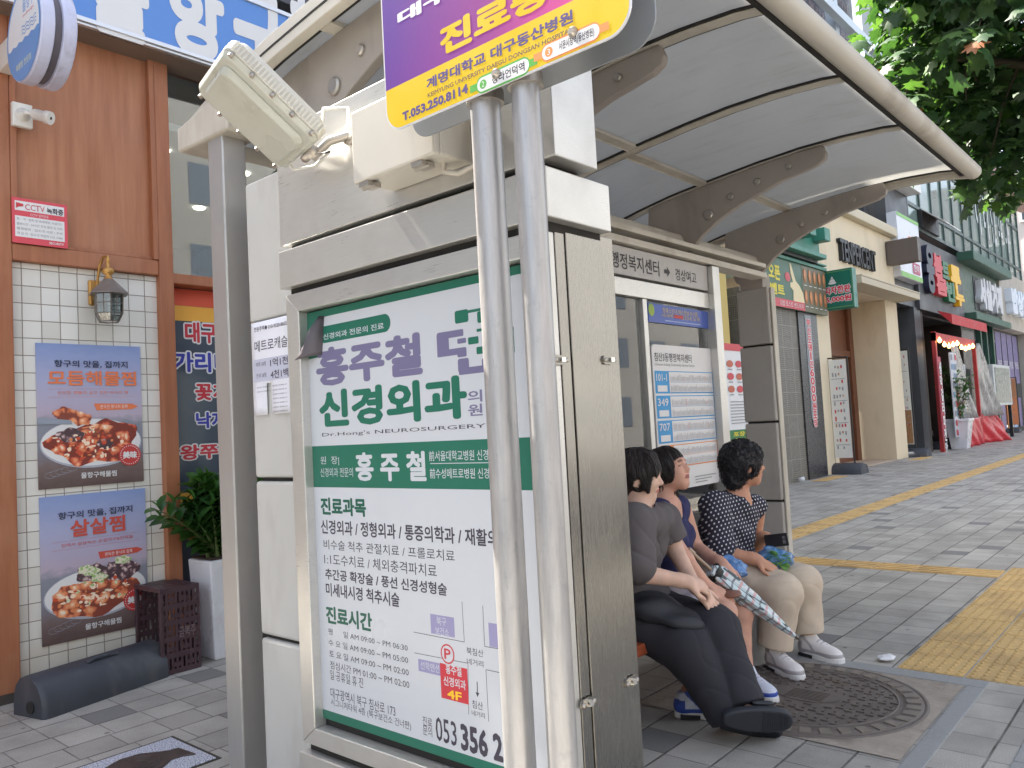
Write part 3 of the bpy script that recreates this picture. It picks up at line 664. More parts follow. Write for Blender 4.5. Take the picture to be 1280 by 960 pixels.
m = MB(); m.tube([(x0+.08, yb+.05, z0+.004), (x0+.08, yb+.05, z0-.02), (x0+.085, yb+.0, z0-.035), (x0+.10, yb-.05, z0-.02), (x0+.12, yb-.062, z0+.05), (x0+.13, yb-.06, z0+.25)], .008, 0, 8); m.build('cable', M_EBOX, EB)
# ---------------------------------------------------------------- floodlight
FL = thing('floodlight', 'white floodlight on a bracket tilted down beside the junction box', 'floodlight', tuple(PX(400, 170, 1.42)))
q = [Vector(PX(*a)) for a in ((241, 112, 1.20), (303, 82, 1.165), (402, 180, 1.40), (347, 211, 1.43))]
ax1 = ((q[3]-q[0])+(q[2]-q[1])).normalized(); ax2 = ((q[1]-q[0])+(q[2]-q[3])); ax2 = (ax2-ax1*ax2.dot(ax1)).normalized()
nn = ax1.cross(ax2).normalized()
if nn.dot(Vector(CAM)-q[0]) > 0: nn = -nn
cen = (q[0]+q[1]+q[2]+q[3])/4
Lh = ((q[3]-q[0]).length+(q[2]-q[1]).length)/4; Wh = ((q[1]-q[0]).length+(q[2]-q[3]).length)/4
print('flood', Lh*2, Wh*2, 'dot', (q[1]-q[0]).normalized().dot((q[3]-q[0]).normalized()))
Lh *= 1.1; cen = cen-ax1*Lh*.08
def fp_(a, b, c): return cen+ax1*a+ax2*b+nn*c
M_FLD = mat('floodlight_casing', (205, 204, 196), .45, var=.05, vs=8, dirt=6, dirtc=(160, 155, 140)); M_FLENS = mat('floodlight_lens', (192, 194, 184), .3, var=.04, vs=3, dirt=3, dirtc=(165, 165, 150))
m = MB()
def ring(L, Wd, c, r): return [fp_(a, b, c) for a, b in rrect(-L, -Wd, L, Wd, r, 5)]
m.hexa(ring(Lh, Wh, .012, .03), ring(Lh, Wh, .05, .03)); m.hexa(ring(Lh*.93, Wh*.9, .0505, .03), ring(Lh*.9, Wh*.86, .075, .03))
m.build('casing', M_FLD, FL, bevel=.004)
m = MB(); m.hexa(ring(Lh*.99, Wh*.98, .0115, .03), ring(Lh*.93, Wh*.9, -.004, .03)); m.hexa(ring(Lh*.86, Wh*.72, -.0045, .03), ring(Lh*.8, Wh*.62, -.022, .03)); m.build('lens_cover', M_FLENS, FL, bevel=.005, seg=3)
m = MB()
for k in range(5):
    for s in (-1, 1):
        a = -Lh*.85+k*Lh*.42; c = fp_(a, s*Wh*.97, .006); MB().lathe(c, [(.007, -.010), (.007, .0), (.004, .004)], ax=nn, seg=8).build('screw', M_BOLT, FL)
m = MB()
for k in range(26):
    a = -Lh*.9+k*Lh*1.8/25; m.hexa([fp_(a-.0025, Wh*1.0, .014), fp_(a+.0025, Wh*1.0, .014), fp_(a+.0025, Wh*1.0, .049), fp_(a-.0025, Wh*1.0, .049)], [fp_(a-.0025, Wh*1.03, .018), fp_(a+.0025, Wh*1.03, .018), fp_(a+.0025, Wh*1.03, .045), fp_(a-.0025, Wh*1.03, .045)])
m.build('cooling_fins', M_FLD, FL)
e0 = fp_(Lh, 0, .035); wl = Vector(PX(440, 168, XA)); wl.z += .0
m = MB(); m.tube([e0, e0+ax1*.03, (e0+wl)/2+Vector((0, 0, .004)), wl], .014, 0, 10); m.lathe(e0+ax1*.015, [(.03, -.012), (.034, 0), (.03, .012)], ax=ax1, seg=14)
m.lathe(wl, [(.035, -.0), (.035, -.012), (.02, -.016)], ax=(1, 0, 0), seg=16); m.build('bracket', M_BOLT, FL)
m = MB(); p0 = fp_(Lh*.9, Wh*.7, .07)
m.tube([p0, p0+Vector((0, -.01, .05)), p0+Vector((.05, -.06, .05)), Vector(PX(437, 160, 1.44))], .006, 0, 8)
p1 = fp_(Lh*.85, -Wh*.8, .03); m.tube([p1, p1+Vector((.02, -.02, -.04)), p1+Vector((.06, -.08, -.035)), Vector(PX(411, 190, 1.45)), e0+ax1*.02], .005, 0, 8); m.build('cable', mat('white_cable', (225, 224, 218), .5, var=.03), FL)
# ---------------------------------------------------------------- paper notice taped on the pillar
pN = Pl('X', 1.632)
m = MB(); A = [pN.at(*a) for a in ((314, 404), (358.5, 395), (363, 516), (317, 520))]
uL, uR = A[0][0], A[1][0]+.004; vT, vB = (A[0][1]+A[1][1])/2, (A[2][1]+A[3][1])/2
V = []; nx, nz = 8, 12
for i in range(nx+1):
    for j in range(nz+1):
        f, g2 = i/nx, j/nz; u = uL+(uR-uL)*f; v = vB+(vT-vB)*g2
        V.append(pN.w(u, v, .003+.003*sin(g2*9+f*3)*(1-g2*.5)))
F = [(i*(nz+1)+j, (i+1)*(nz+1)+j, (i+1)*(nz+1)+j+1, i*(nz+1)+j+1) for i in range(nx) for j in range(nz) if not (i == 3 and j < 4)]
m.add(V, F, 0, True); pnote = m.build('paper_notice', mat('notice_paper', (226, 227, 236), .7, var=.03, vs=8))
tag(pnote, 'white printed paper notice taped on the grey pillar beside the advert frame', 'paper notice')
pnote.modifiers.new('thick', 'SOLIDIFY').thickness = .0008
t = MB(); Wd, Hh = uR-uL, vT-vB
def nt(s, a, b, c, d, mi=0, bold=0.): t.text(pN, s, (uL+Wd*a, vB+Hh*b), (uL+Wd*c, vB+Hh*d), mi, .009, bold, px=False)
nt('전원주택● 010-9320-8602', .08, .90, .98, .95, 0, .01); nt('메트로캐슬', .08, .68, .98, .80, 0, .005)
t.ruv(pN, uL+.004, vB+Hh*.36, uR-.004, vB+Hh*.60, 1, .008)
nt('1억1천', .5, .50, .97, .585, 0, .02); nt('4천1백', .5, .375, .97, .46, 0, .02); nt('매매 58평', .1, .52, .38, .57); nt('전세 58평', .1, .40, .38, .45)
for k in range(7):
    for c in (.08, .52):
        if c < .3 and k > 1: continue
        nt('상담문의 환영합니다', c+.02, .29-.045*k, c+.4, .305-.045*k)
t.build('lettering', [M_INK, mat('notice_tint', (188, 190, 208), .7, var=0)], pnote)
# ---------------------------------------------------------------- bench
BN = thing('bench', 'red brown timber bench on grey concrete legs inside the shelter', 'bench', (3.5, 2.07, 0))
M_BWOOD = mat('bench_timber', (150, 74, 44), .5, var=.25, vs=5, st=(1, 8, 8), bump=.2, bs=30)
for k in range(4):
    m = MB(); m.box((2.62, 1.865+k*.108, .335), (4.40, 1.865+k*.108+.098, .385)); m.build('seat_plank', M_BWOOD, BN, bevel=.008)
M_LEG = mat('bench_concrete', (176, 176, 172), .8, var=.1, vs=12, bump=.2)
for x in (2.78, 4.02):
    m = MB(); m.box((x-.05, 1.885, 0), (x+.05, 2.27, .334)); m.build('leg', M_LEG, BN, bevel=.008)
# ---------------------------------------------------------------- restaurant
YR = 4.95
pR = Pl('Y', YR)
def wood_mat(name, a, b):
    N = NT(name); p = N.coord((9, 9, .7), 'World'); q = N.coord(kind='World')
    f = N.noise(p, 2.2, 5, .65); f2 = N.noise(q, 1.6, 4, .6)
    c = N.mix(N.rng(f, .3, .7, 0, 1), lin(a), lin(b)); c = N.mix(N.rng(f2, .5, .8, 0, .5), c, lin((184, 140, 114)))
    N.l(c, N.b.inputs['Base Color']); N.l(N.rng(f2, .3, .7, .42, .65), N.b.inputs['Roughness']); N.bump(f, .15, .003); return N.m
M_WOOD = wood_mat('stained_wood_panel', (160, 102, 70), (182, 126, 92)); M_WOODF = wood_mat('stained_wood_frame', (148, 90, 60), (172, 112, 78))
def tile_mat():
    N = NT('white_square_tiles'); p = N.coord(kind='World'); s = N.n('ShaderNodeSeparateXYZ'); N.l(p, s.inputs[0])
    w = N.m_('MULTIPLY', N.m_('SUBTRACT', N.noise(p, 5, 2), .5), .05)
    a = N.m_('ADD', N.m_('DIVIDE', s.outputs[0], .0975), w); b = N.m_('ADD', N.m_('DIVIDE', s.outputs[2], .0975), w)
    fa, fb = N.m_('FRACT', a), N.m_('FRACT', b)
    e = N.m_('MINIMUM', N.m_('MINIMUM', fa, N.m_('SUBTRACT', 1, fa)), N.m_('MINIMUM', fb, N.m_('SUBTRACT', 1, fb)))
    j = N.rng(e, .015, .035, 1, 0)
    cb = N.n('ShaderNodeCombineXYZ'); N.l(N.m_('FLOOR', a), cb.inputs[0]); N.l(N.m_('FLOOR', b), cb.inputs[1])
    wn = N.n('ShaderNodeTexWhiteNoise', noise_dimensions='2D'); N.l(cb.outputs[0], wn.inputs['Vector'])
    base = N.mix(N.rng(wn.outputs['Value'], 0, 1, 0, 1), lin((216, 214, 206)), lin((232, 231, 225)))
    base = N.mix(N.m_('MULTIPLY', N.rng(s.outputs[2], 0, .9, 1, 0), N.rng(N.noise(p, 3, 4), .35, .7, 0, .6)), base, lin((206, 190, 160)))
    base = N.mix(j, base, lin((138, 128, 116)))
    N.l(base, N.b.inputs['Base Color']); N.l(N.rng(j, 0, 1, .25, .8), N.b.inputs['Roughness'])
    N.bump(N.m_('SUBTRACT', N.m_('MULTIPLY', wn.outputs['Value'], .2), j), .5, .004); return N.m
RS = thing('restaurant', 'brown panelled restaurant front with white tiled wall, big windows and blue fascia', 'restaurant', (2.4, 5.6, 0))
m = MB(); m.box((1.50, YR, .0), (2.33, YR+.25, 2.372)); m.build('tiled_wall', tile_mat(), RS)
m = MB(); m.box((1.54, YR-.006, 2.47), (2.30, YR+.2, 3.80)); m.build('wood_panel', M_WOOD, RS)
m = MB()
m.box((1.34, YR-.05, 0), (1.502, YR+.25, 3.96)); m.box((2.318, YR-.05, 0), (2.41, YR+.25, 3.90)); m.box((1.5025, YR-.045, 2.374), (2.3175, YR+.2, 2.468))
m.box((1.5025, YR-.045, 3.80), (2.3175, YR+.2, 3.86)); m.build('timber_frame', M_WOODF, RS, bevel=.006)
m = MB()
m.box((1.5025, YR-.052, 2.47), (1.535, YR-.008, 3.798)); m.box((2.285, YR-.052, 2.47), (2.3175, YR-.008, 3.798)); m.box((1.5355, YR-.03, 2.47), (2.2845, YR-.008, 2.49)); m.box((1.5355, YR-.03, 3.76), (2.2845, YR-.008, 3.798)); m.build('panel_moulding', M_WOODF, RS, bevel=.004)
m = MB(); m.box((.2, YR-.02, 0), (1.338, YR+.25, 3.9)); m.build('side_panel', M_WOOD, RS)
m = MB(); m.box((1.34, YR-.06, .0), (3.9, YR+.24, .05)); m.build('plinth', mat('plinth_dark', (70, 64, 58), .8, var=.2, vs=12, bump=.3), RS)
# windows
M_DKG = mat('window_film', (78, 88, 100), .12, var=.12, vs=1.5)
def win(z0, z1, nm, gm, x0=2.412, x1=4.3):
    m = MB(); m.box((x0, YR+.10, z0), (x1, YR+.108, z1)); return m.build(nm, gm, RS)
win(2.405, 3.80, 'upper_window', M_GLASS); lw = win(.35, 2.335, 'lower_window', M_DKG)
m = MB(); m.box((2.412, YR-.03, 2.337), (4.3, YR+.2, 2.403)); m.box((2.412, YR-.03, .10), (4.3, YR+.2, .348)); m.box((2.412, YR-.03, 3.802), (4.3, YR+.2, 3.88)); m.box((4.302, YR-.03, 0), (4.42, YR+.2, 3.9)); m.build('window_frame', M_WOODF, RS, bevel=.005)
t = MB(); pW = Pl('Y', YR+.099)
x0, x1 = 2.415, 4.29
t.ruv(pW, x0, 2.22, x1, 2.332, 0); t.ruv(pW, x0, 2.12, x1, 2.219, 1); t.ruv(pW, x0, .86, x1, 1.00, 1); t.ruv(pW, x0, .70, x1, .859, 0)
pW2 = Pl('Y', YR+.099)
for s, p, q, mi in (('대구맛집', (232, 427), (296, 407), 2), ('가리비찜', (218, 464), (296, 443), 3), ('꽃게찜', (245, 500), (296, 480), 2), ('낙지찜', (246, 535), (292, 515), 3), ('왕쭈꾸미', (226, 575), (302, 553), 2)):
    a, b = pW2.at(*p), pW2.at(*q); t.text(pW2, s, (a[0], a[1]), (a[0]+(b[0]-a[0])*1.18, b[1]), mi, .002, .035, px=False, out=(.11, 4))
t.build('vinyl_lettering', [mat('vinyl_red', (224, 92, 66), .5, var=.02), mat('vinyl_orange', (238, 176, 70), .5, var=.02), M_RED, mat('vinyl_blue', (56, 62, 166), .5, var=0), M_WHITEP], lw)
# room behind the glass
m = MB()
def inward(mb, a, b, mi): mb.box(a, b, mi)
m.box((1.4, 8.4, 0), (6.2, 8.5, 3.9), 0); m.box((1.35, YR+.26, 3.45), (6.2, 8.4, 3.5), 1); m.box((1.3, YR+.26, 0), (1.35, 8.5, 3.9), 0); m.box((6.2, YR+.26, 0), (6.25, 8.5, 3.9), 0); m.box((1.35, YR+.26, -.01), (6.2, 8.4, .02), 2)
m.build('dining_room', [mat('room_wall', (150, 138, 104), .8, var=.1, vs=2), mat('room_ceiling', (232, 234, 236), .8, var=.02), mat('room_floor', (96, 84, 74), .5, var=.1)], RS)
m = MB()
for x, y in ((2.7, 5.6), (2.62, 5.75), (2.95, 6.9), (3.1, 6.9), (3.4, 5.7), (3.6, 6.8)): m.lathe((x, y, 3.449), [(.05, 0), (.05, -.012), (.04, -.012)], seg=16)
m.build('downlight', mat('lamp_glow', (255, 246, 225), .5, var=0, emit=1.6), RS)
# building masses: low part over the sign, taller block shaped to shade the pavement
M_DKSTONE = mat('dark_granite', (72, 72, 76), .35, var=.25, vs=30, world=True)
m = MB(); m.box((.0, YR+.27, 3.9), (1.5, 10, 4.35)); m.box((1.5, YR+.05, 4.56), (5.6, YR+.2, 7.5)); m.box((.2, YR+.27, 0), (1.29, 10, 3.9)); m.build('stone_cladding', M_DKSTONE, RS)
m = MB()
for k in range(5): m.box((1.5+k*.9, YR+.044, 4.56), (1.506+k*.9, YR+.052, 7.5))
m.build('cladding_joint', M_BLACKGAP, RS)
OB = thing('office_block', 'tall grey office block rising behind the shops', 'building', (8, 9.5, 0))
m = MB(); m.box((1.75, YR+.25, 4.36), (5.55, 16, 7.8)); m.box((5.56, 6.35, 4.7), (16.1, 16, 8.6)); m.build('block', mat('office_render', (150, 148, 144), .8, var=.08, vs=1.5), OB)
m = MB()
for k in range(7):
    m.box((6.2+k*1.4, 6.33, 5.6), (7.2+k*1.4, 6.352, 7.2))
m.build('window', mat('office_glass', (70, 84, 96), .1, var=.05), OB)
# the row carries on behind the camera, and houses stand in the sun across the road, added to balance the light
m = MB(); m.box((-34, 5.2, 0), (-1.6, 15, 9.5)); bk = m.build('row_house', mat('row_house_render', (176, 176, 174), .8, var=.08, vs=.8)); tag(bk, 'plain rendered building continuing the shop row past the restaurant', 'building')
for nm, x0_, x1_, hh_, cc_2, lb in (('white_house', -52, -16, 13, (140, 142, 144), 'white office house in the sun on the far side of the road'), ('brick_house', -14, 12, 10, (128, 122, 118), 'brick house in the sun on the far side of the road'), ('cream_house', 14, 60, 15, (138, 138, 137), 'cream apartment house in the sun on the far side of the road')):
    Tq = thing(nm, lb, 'building', ((x0_+x1_)/2, -19, 0)); MB().box((x0_, -26, -.13), (x1_, -19, hh_)).build('wall', mat(nm+'_wall', cc_2, .85, var=.06, vs=.8), Tq)
    for r in range(int(hh_//3.2)):
        for k in range(int((x1_-x0_)//4)):
            xx = x0_+1+k*4; MB().box((xx, -19.03, 1.0+r*3.2), (xx+2.2, -18.98, 2.6+r*3.2)).build('window', mat('far_window', (96, 106, 118), .2, var=.2), Tq)
# blue fascia sign
YS_ = YR-.22; pS = Pl('Y', YS_)
FS = thing('fascia_sign', 'long blue fascia sign with big white Korean letters above the restaurant', 'shop sign', (2.6, YS_+.1, 3.8))
zb0, zt0 = pS.at(180, 52)[1]+.03, pS.at(345, 11)[1]-.03
m = MB(); m.box((-.5, YS_, zb0), (4.4, YR+.04, zt0)); m.build('panel', mat('sign_blue', (92, 142, 214), .35, var=.02, vs=2), FS)
m = MB(); m.box((-.5, YS_-.012, zt0+.001), (4.42, YR+.04, zt0+.03)); m.box((-.5, YS_-.012, zb0-.028), (4.42, YS_+.03, zb0-.001)); m.box((-.5, YS_+.002, zb0-.045), (4.42, YS_+.03, zb0-.0285)); m.box((4.402, YS_-.012, zb0), (4.43, YR+.04, zt0)); m.build('trim', mat('sign_aluminium', (214, 216, 220), .35, metal=.6, var=.05), FS, bevel=.003)
m = MB(); m.box((-.5, YS_+.032, zb0-.05), (4.4, YR+.045, zb0-.002)); m.build('soffit', mat('soffit_brown', (128, 112, 100), .7, var=.12, vs=5), FS)
t = MB(); 
t.text(pS, '물', (116, 31), (181, -36), 0, .003, .05); t.text(pS, '항', (213, 57), (275, -20), 0, .003, .05); t.text(pS, '구', (297, 84), (350, 5), 0, .003, .05)
a, b = pS.at(350, 84), pS.at(405, 5); t.text(pS, '해물찜', (a[0]+.12, a[1]-.02), (a[0]+1.0, b[1]-.0), 0, .003, .05, px=False)
t.build('lettering', M_WHITEP, FS)
# round projecting sign
PS = thing('projecting_sign', 'round two faced lightbox sign with blue sea and waves projecting from the restaurant', 'shop sign', (1.5, 4.34, 3.18))
pc_ = Pl('X', 1.40); uu, vv = -(4.588+4.099)/2, 3.165+.2445; Rr = .2445
m = MB(); c0 = pc_.w(uu, vv)
m.lathe(c0, [(.001, .0), (Rr-.02, .0), (Rr-.004, .003), (Rr, .012), (Rr, .062), (Rr-.004, .066), (Rr-.03, .067)], ax=(1, 0, 0), seg=56, smooth=False)
m.lathe((c0[0]+.17, c0[1], c0[2]), [(Rr-.03, -.067), (Rr-.004, -.066), (Rr, -.062), (Rr, -.012), (Rr-.004, -.003), (Rr-.02, 0), (.001, 0)], ax=(1, 0, 0), seg=56, smooth=False)
m.build('rim', mat('sign_rim_lilac', (196, 200, 224), .4, var=.04, vs=8, dirt=7, dirtc=(150, 140, 150)), PS, bevel=.002)
m = MB(); m.lathe((c0[0]+.06, c0[1], c0[2]), [(Rr-.02, 0), (Rr-.02, .05)], ax=(1, 0, 0), seg=48); m.build('core_band', mat('band_dark', (92, 88, 96), .6, var=.2, vs=12), PS)
t = MB(); M_SEA = mat('print_sea_blue', (104, 150, 206), .4, var=0); n = 48
t.puv(pc_, ell2(uu, vv, Rr-.008, Rr-.008, 48), 1, .001); t.puv(pc_, ell2(uu, vv, Rr-.026, Rr-.026, 48), 0, .0018)
P = [(uu+(Rr-.026)*cos(a), vv+(Rr-.026)*sin(a)) for a in np.linspace(pi+.18, 2*pi-.18, 26)]
top = [(uu+(Rr-.026)*cos(.18)*(1-2*k/20), vv-.035+.006*sin(k*1.6)) for k in range(21)]
t.puv(pc_, P+top, 1, .0026)
for k in range(3):
    for s in range(14):
        a, b = uu-.02+s*.0145, vv-.01+.018*k; q = lambda i: b+.006*sin(i*1.57)
        t.puv(pc_, [(a, q(s)), (a+.0145, q(s+1)), (a+.0145, q(s+1)+.006), (a, q(s)+.006)], 1, .0034)
t.text(pc_, '물항구', (uu+.0, vv+.10), (uu+.15, vv+.16), 1, .0034, .01, px=False); t.text(pc_, 'mulhangu', (uu-.0, vv+.07), (uu+.15, vv+.09), 2, .0034, 0, px=False)
t.text(pc_, '해물찜 전문점', (uu-.11, vv-.17), (uu+.10, vv-.135), 3, .0036, .0, px=False)
t.build('print', [M_WHITEP, M_SEA, M_RED, mat('print_pale_yellow', (226, 226, 170), .5, var=0)], PS)
m = MB(); m.box((c0[0]+.05, c0[1]+Rr-.03, c0[2]+.0), (c0[0]+.12, YR-.05, c0[2]+.14)); m.build('wall_arm', mat('arm_white', (222, 220, 214), .5, var=.04), PS, bevel=.004)
# CCTV camera and its notice
CC = thing('cctv_camera', 'small white bullet CCTV camera on a square plate on the wood panel', 'camera', (1.6, YR-.06, 3.05))
a, b = pR.at(7, 165), pR.at(34, 131); M_CAMW = mat('camera_white', (228, 226, 220), .4, var=.03)
xl, xr, zl, zh = a[0]+.01, b[0], a[1]+.02, b[1]-.03
m = MB(); m.box((xl, YR-.085, zl), (xr, YR-.05, zh)); m.build('back_box', M_CAMW, CC, bevel=.006)
cxm, czm = (xl+xr)/2, (zl+zh)/2
m = MB(); m.lathe((cxm, YR-.085, czm), [(.038, 0), (.038, -.008), (.016, -.02), (.012, -.05)], ax=(0, 1, 0), seg=18); m.tube([(cxm, YR-.13, czm), (cxm+.05, YR-.15, czm-.01)], .011, 0, 8); m.build('mount', M_CAMW, CC)
d = Vector((.62, -.72, -.3)).normalized(); s0 = Vector((cxm+.035, YR-.135, czm)); m = MB(); m.lathe(s0, [(.024, 0), (.03, .01), (.03, .07), (.036, .072), (.036, .105)], ax=d, seg=18); m.build('barrel', M_CAMW, CC)
m = MB(); m.lathe(s0+d*.102, [(.032, 0), (.001, .004)], ax=d, seg=16); m.build('lens', mat('lens_black', (30, 30, 34), .15, var=0), CC)
a, b = pR.at(10.5, 302), pR.at(79, 259); xl, xr, zl, zh = pR.at(10, 249)[0], pR.at(79, 262)[0], (pR.at(10, 305)[1]+pR.at(80, 313)[1])/2, (pR.at(10, 249)[1]+pR.at(80, 259)[1])/2
m = MB(); m.box((xl, YR-.058, zl), (xr, YR-.053, zh)); cn = m.build('cctv_notice', mat('notice_red', (214, 74, 88), .4, var=.02)); tag(cn, 'red and white CCTV warning notice screwed to the wood panel', 'notice')
pC = Pl('Y', YR-.058); t = MB(); w, h = xr-xl, zh-zl
def cu(a): return xl+w*a
def cv(a): return zh-h*a
t.ruv(pC, cu(.05), cv(.28), cu(.94), cv(.07), 0); t.ruv(pC, cu(.05), cv(.86), cu(.94), cv(.40), 0)
def ct(s, a, b, c, d, mi, bo=0.): t.text(pC, s, (cu(a), cv(b)), (cu(c), cv(d)), mi, .0025, bo, px=False)
ct('CCTV', .23, .25, .58, .12, 1, -.005); ct('녹화중', .62, .26, .92, .13, 2, .03); ct('CCTV 설치안내', .32, .38, .64, .31, 0)
t.puv(pC, [(cu(.07), cv(.11)), (cu(.2), cv(.13)), (cu(.2), cv(.18)), (cu(.12), cv(.2)), (cu(.07), cv(.24))], 1, .0025)
for k, s in enumerate(('목    적 : 범죄 및 화재예방, 시설안전', '촬영시간 : 24시간 연속 촬영 및 녹화', '촬영범위 : 업소내 사방 / 주변', '책 임 자 : 업소내 책임자 010 -7480')):
    ct(s, .08, .50+.105*k, .9, .44+.105*k, 3)
ct('SECURITY', .65, .95, .92, .90, 0, .02)
t.build('lettering', [M_WHITEP, M_RED, M_INK, M_GREYTX], cn)
# wall lantern
LN = thing('wall_lantern', 'brass and leaded glass lantern hung on the white tiles', 'lantern', (1.97, YR-.12, 1.98))
M_BRASS = mat('aged_brass', (190, 146, 84), .4, metal=.7, var=.2, vs=14); M_LEAD = mat('lead_came', (120, 112, 104), .5, metal=.5, var=.15, vs=20)
lc = pR.at(122, 385); lx = pR.at(126, 385)[0]-.01; lz0 = pR.at(122, 412)[1]+.03; ly = YR-.14
f6 = lambda r, z, n=6: [(lx+r*cos(2*pi*k/n+.26), ly+r*sin(2*pi*k/n+.26), z) for k in range(n)]
m = MB(); V = f6(.055, lz0)+f6(.078, lz0+.045)+f6(.082, lz0+.165)
F = [(k, (k+1) % 6, 6+(k+1) % 6, 6+k) for k in range(6)]+[(6+k, 6+(k+1) % 6, 12+(k+1) % 6, 12+k) for k in range(6)]+[tuple(range(6))]
m.add(V, F); m.build('glass_body', glass_mat('bevelled_glass', (205, 214, 214), refl=.12, rough=.06), LN)
m = MB()
for k in range(6):
    for a, b in ((V[k], V[6+k]), (V[6+k], V[12+k]), (V[k], V[(k+1) % 6]), (V[6+k], V[6+(k+1) % 6]), (V[12+k], V[12+(k+1) % 6])): m.tube([a, b], .0032, 0, 6)
    a = (Vector(V[6+k])+Vector(V[6+(k+1) % 6]))/2; b = (Vector(V[12+k])+Vector(V[12+(k+1) % 6]))/2; m.tube([a, b], .0025, 0, 6)
    a = (Vector(V[6+k])+Vector(V[12+k]))/2; b = (Vector(V[6+(k+1) % 6])+Vector(V[12+(k+1) % 6]))/2; m.tube([a, b], .0025, 0, 6)
m.build('lead_frame', M_LEAD, LN)
m = MB(); A, B = f6(.115, lz0+.162), f6(.028, lz0+.25); m.hexa(A, B); m.hexa(f6(.115, lz0+.158), f6(.115, lz0+.1615)); m.build('cap', mat('cap_pewter', (134, 126, 120), .4, metal=.4, var=.2, vs=20), LN)
m = MB(); m.lathe((lx, ly, lz0+.25), [(.026, 0), (.02, .012), (.012, .02), (.03, .034), (.034, .048), (.028, .062), (.01, .07), (.010, .10), (.013, .105), (.008, .13), (.001, .145)], seg=18)
m.tube([(lx-.02, YR-.02, lz0+.13), (lx-.02, YR-.03, lz0+.24), (lx-.015, YR-.06, lz0+.34), (lx-.008, YR-.10, lz0+.39), (lx, ly, lz0+.38)], .008, 0, 8); m.build('arm', M_BRASS, LN)
m = MB(); m.box((lx-.065, YR-.03, lz0+.11), (lx+.035, YR-.001, lz0+.26)); m.build('wall_plate', M_BRASS, LN, bevel=.01)
# ---- food posters
def food_mat(name, cols, sc):
    N = NT(name); p = N.coord(kind='World'); w = N.n('ShaderNodeVectorMath', operation='ADD'); N.l(p, w.inputs[0])
    nz = N.n('ShaderNodeTexNoise'); N.l(p, nz.inputs['Vector']); nz.inputs['Scale'].default_value = 18; sv = N.n('ShaderNodeVectorMath', operation='SCALE'); N.l(nz.outputs['Color'], sv.inputs[0]); sv.inputs['Scale'].default_value = .05; N.l(sv.outputs[0], w.inputs[1])
    v = N.n('ShaderNodeTexVoronoi'); N.l(w.outputs[0], v.inputs['Vector']); v.inputs['Scale'].default_value = sc
    f = N.m_('ADD', N.m_('MULTIPLY', v.outputs['Distance'], 1.3), N.m_('MULTIPLY', N.noise(p, 40, 4, .7), .5))
    N.l(N.ramp(f, [(k, lin(c)) for k, c in cols]), N.b.inputs['Base Color']); N.b.inputs['Roughness'].default_value = .4; return N.m
M_FOOD1 = food_mat('printed_red_stew', [(.38, (250, 224, 200)), (.56, (238, 158, 114)), (.8, (216, 100, 70)), (.95, (176, 72, 54)), (1, (130, 56, 46))], 20)
M_FOOD2 = food_mat('printed_orange_prawns', [(.38, (252, 232, 210)), (.6, (242, 178, 132)), (.84, (228, 134, 90)), (.97, (186, 94, 66)), (1, (140, 70, 56))], 17)
M_FOOD3 = food_mat('printed_squid', [(.35, (238, 226, 220)), (.6, (190, 160, 160)), (.85, (110, 84, 90)), (1, (80, 60, 66))], 34)
M_FOOD4 = food_mat('printed_greens', [(.3, (200, 220, 140)), (.6, (130, 176, 84)), (1, (226, 224, 196))], 60)
def poster_bg():
    N = NT('poster_sky_print'); p = N.coord(kind='Generated'); s = N.n('ShaderNodeSeparateXYZ'); N.l(p, s.inputs[0])
    f = N.m_('ADD', s.outputs[2], N.m_('MULTIPLY', N.m_('SUBTRACT', N.noise(N.coord((3, 3, 9), 'Generated'), 3, 4), .5), .12))
    N.l(N.ramp(f, [(0, lin((92, 74, 72))), (.14, lin((118, 100, 98))), (.26, lin((130, 132, 146))), (.44, lin((138, 142, 154))), (.5, lin((186, 172, 190))), (.75, lin((172, 176, 208))), (1, lin((136, 156, 204)))]), N.b.inputs['Base Color'])
    N.b.inputs['Roughness'].default_value = .3; return N.m
M_PBG = poster_bg()
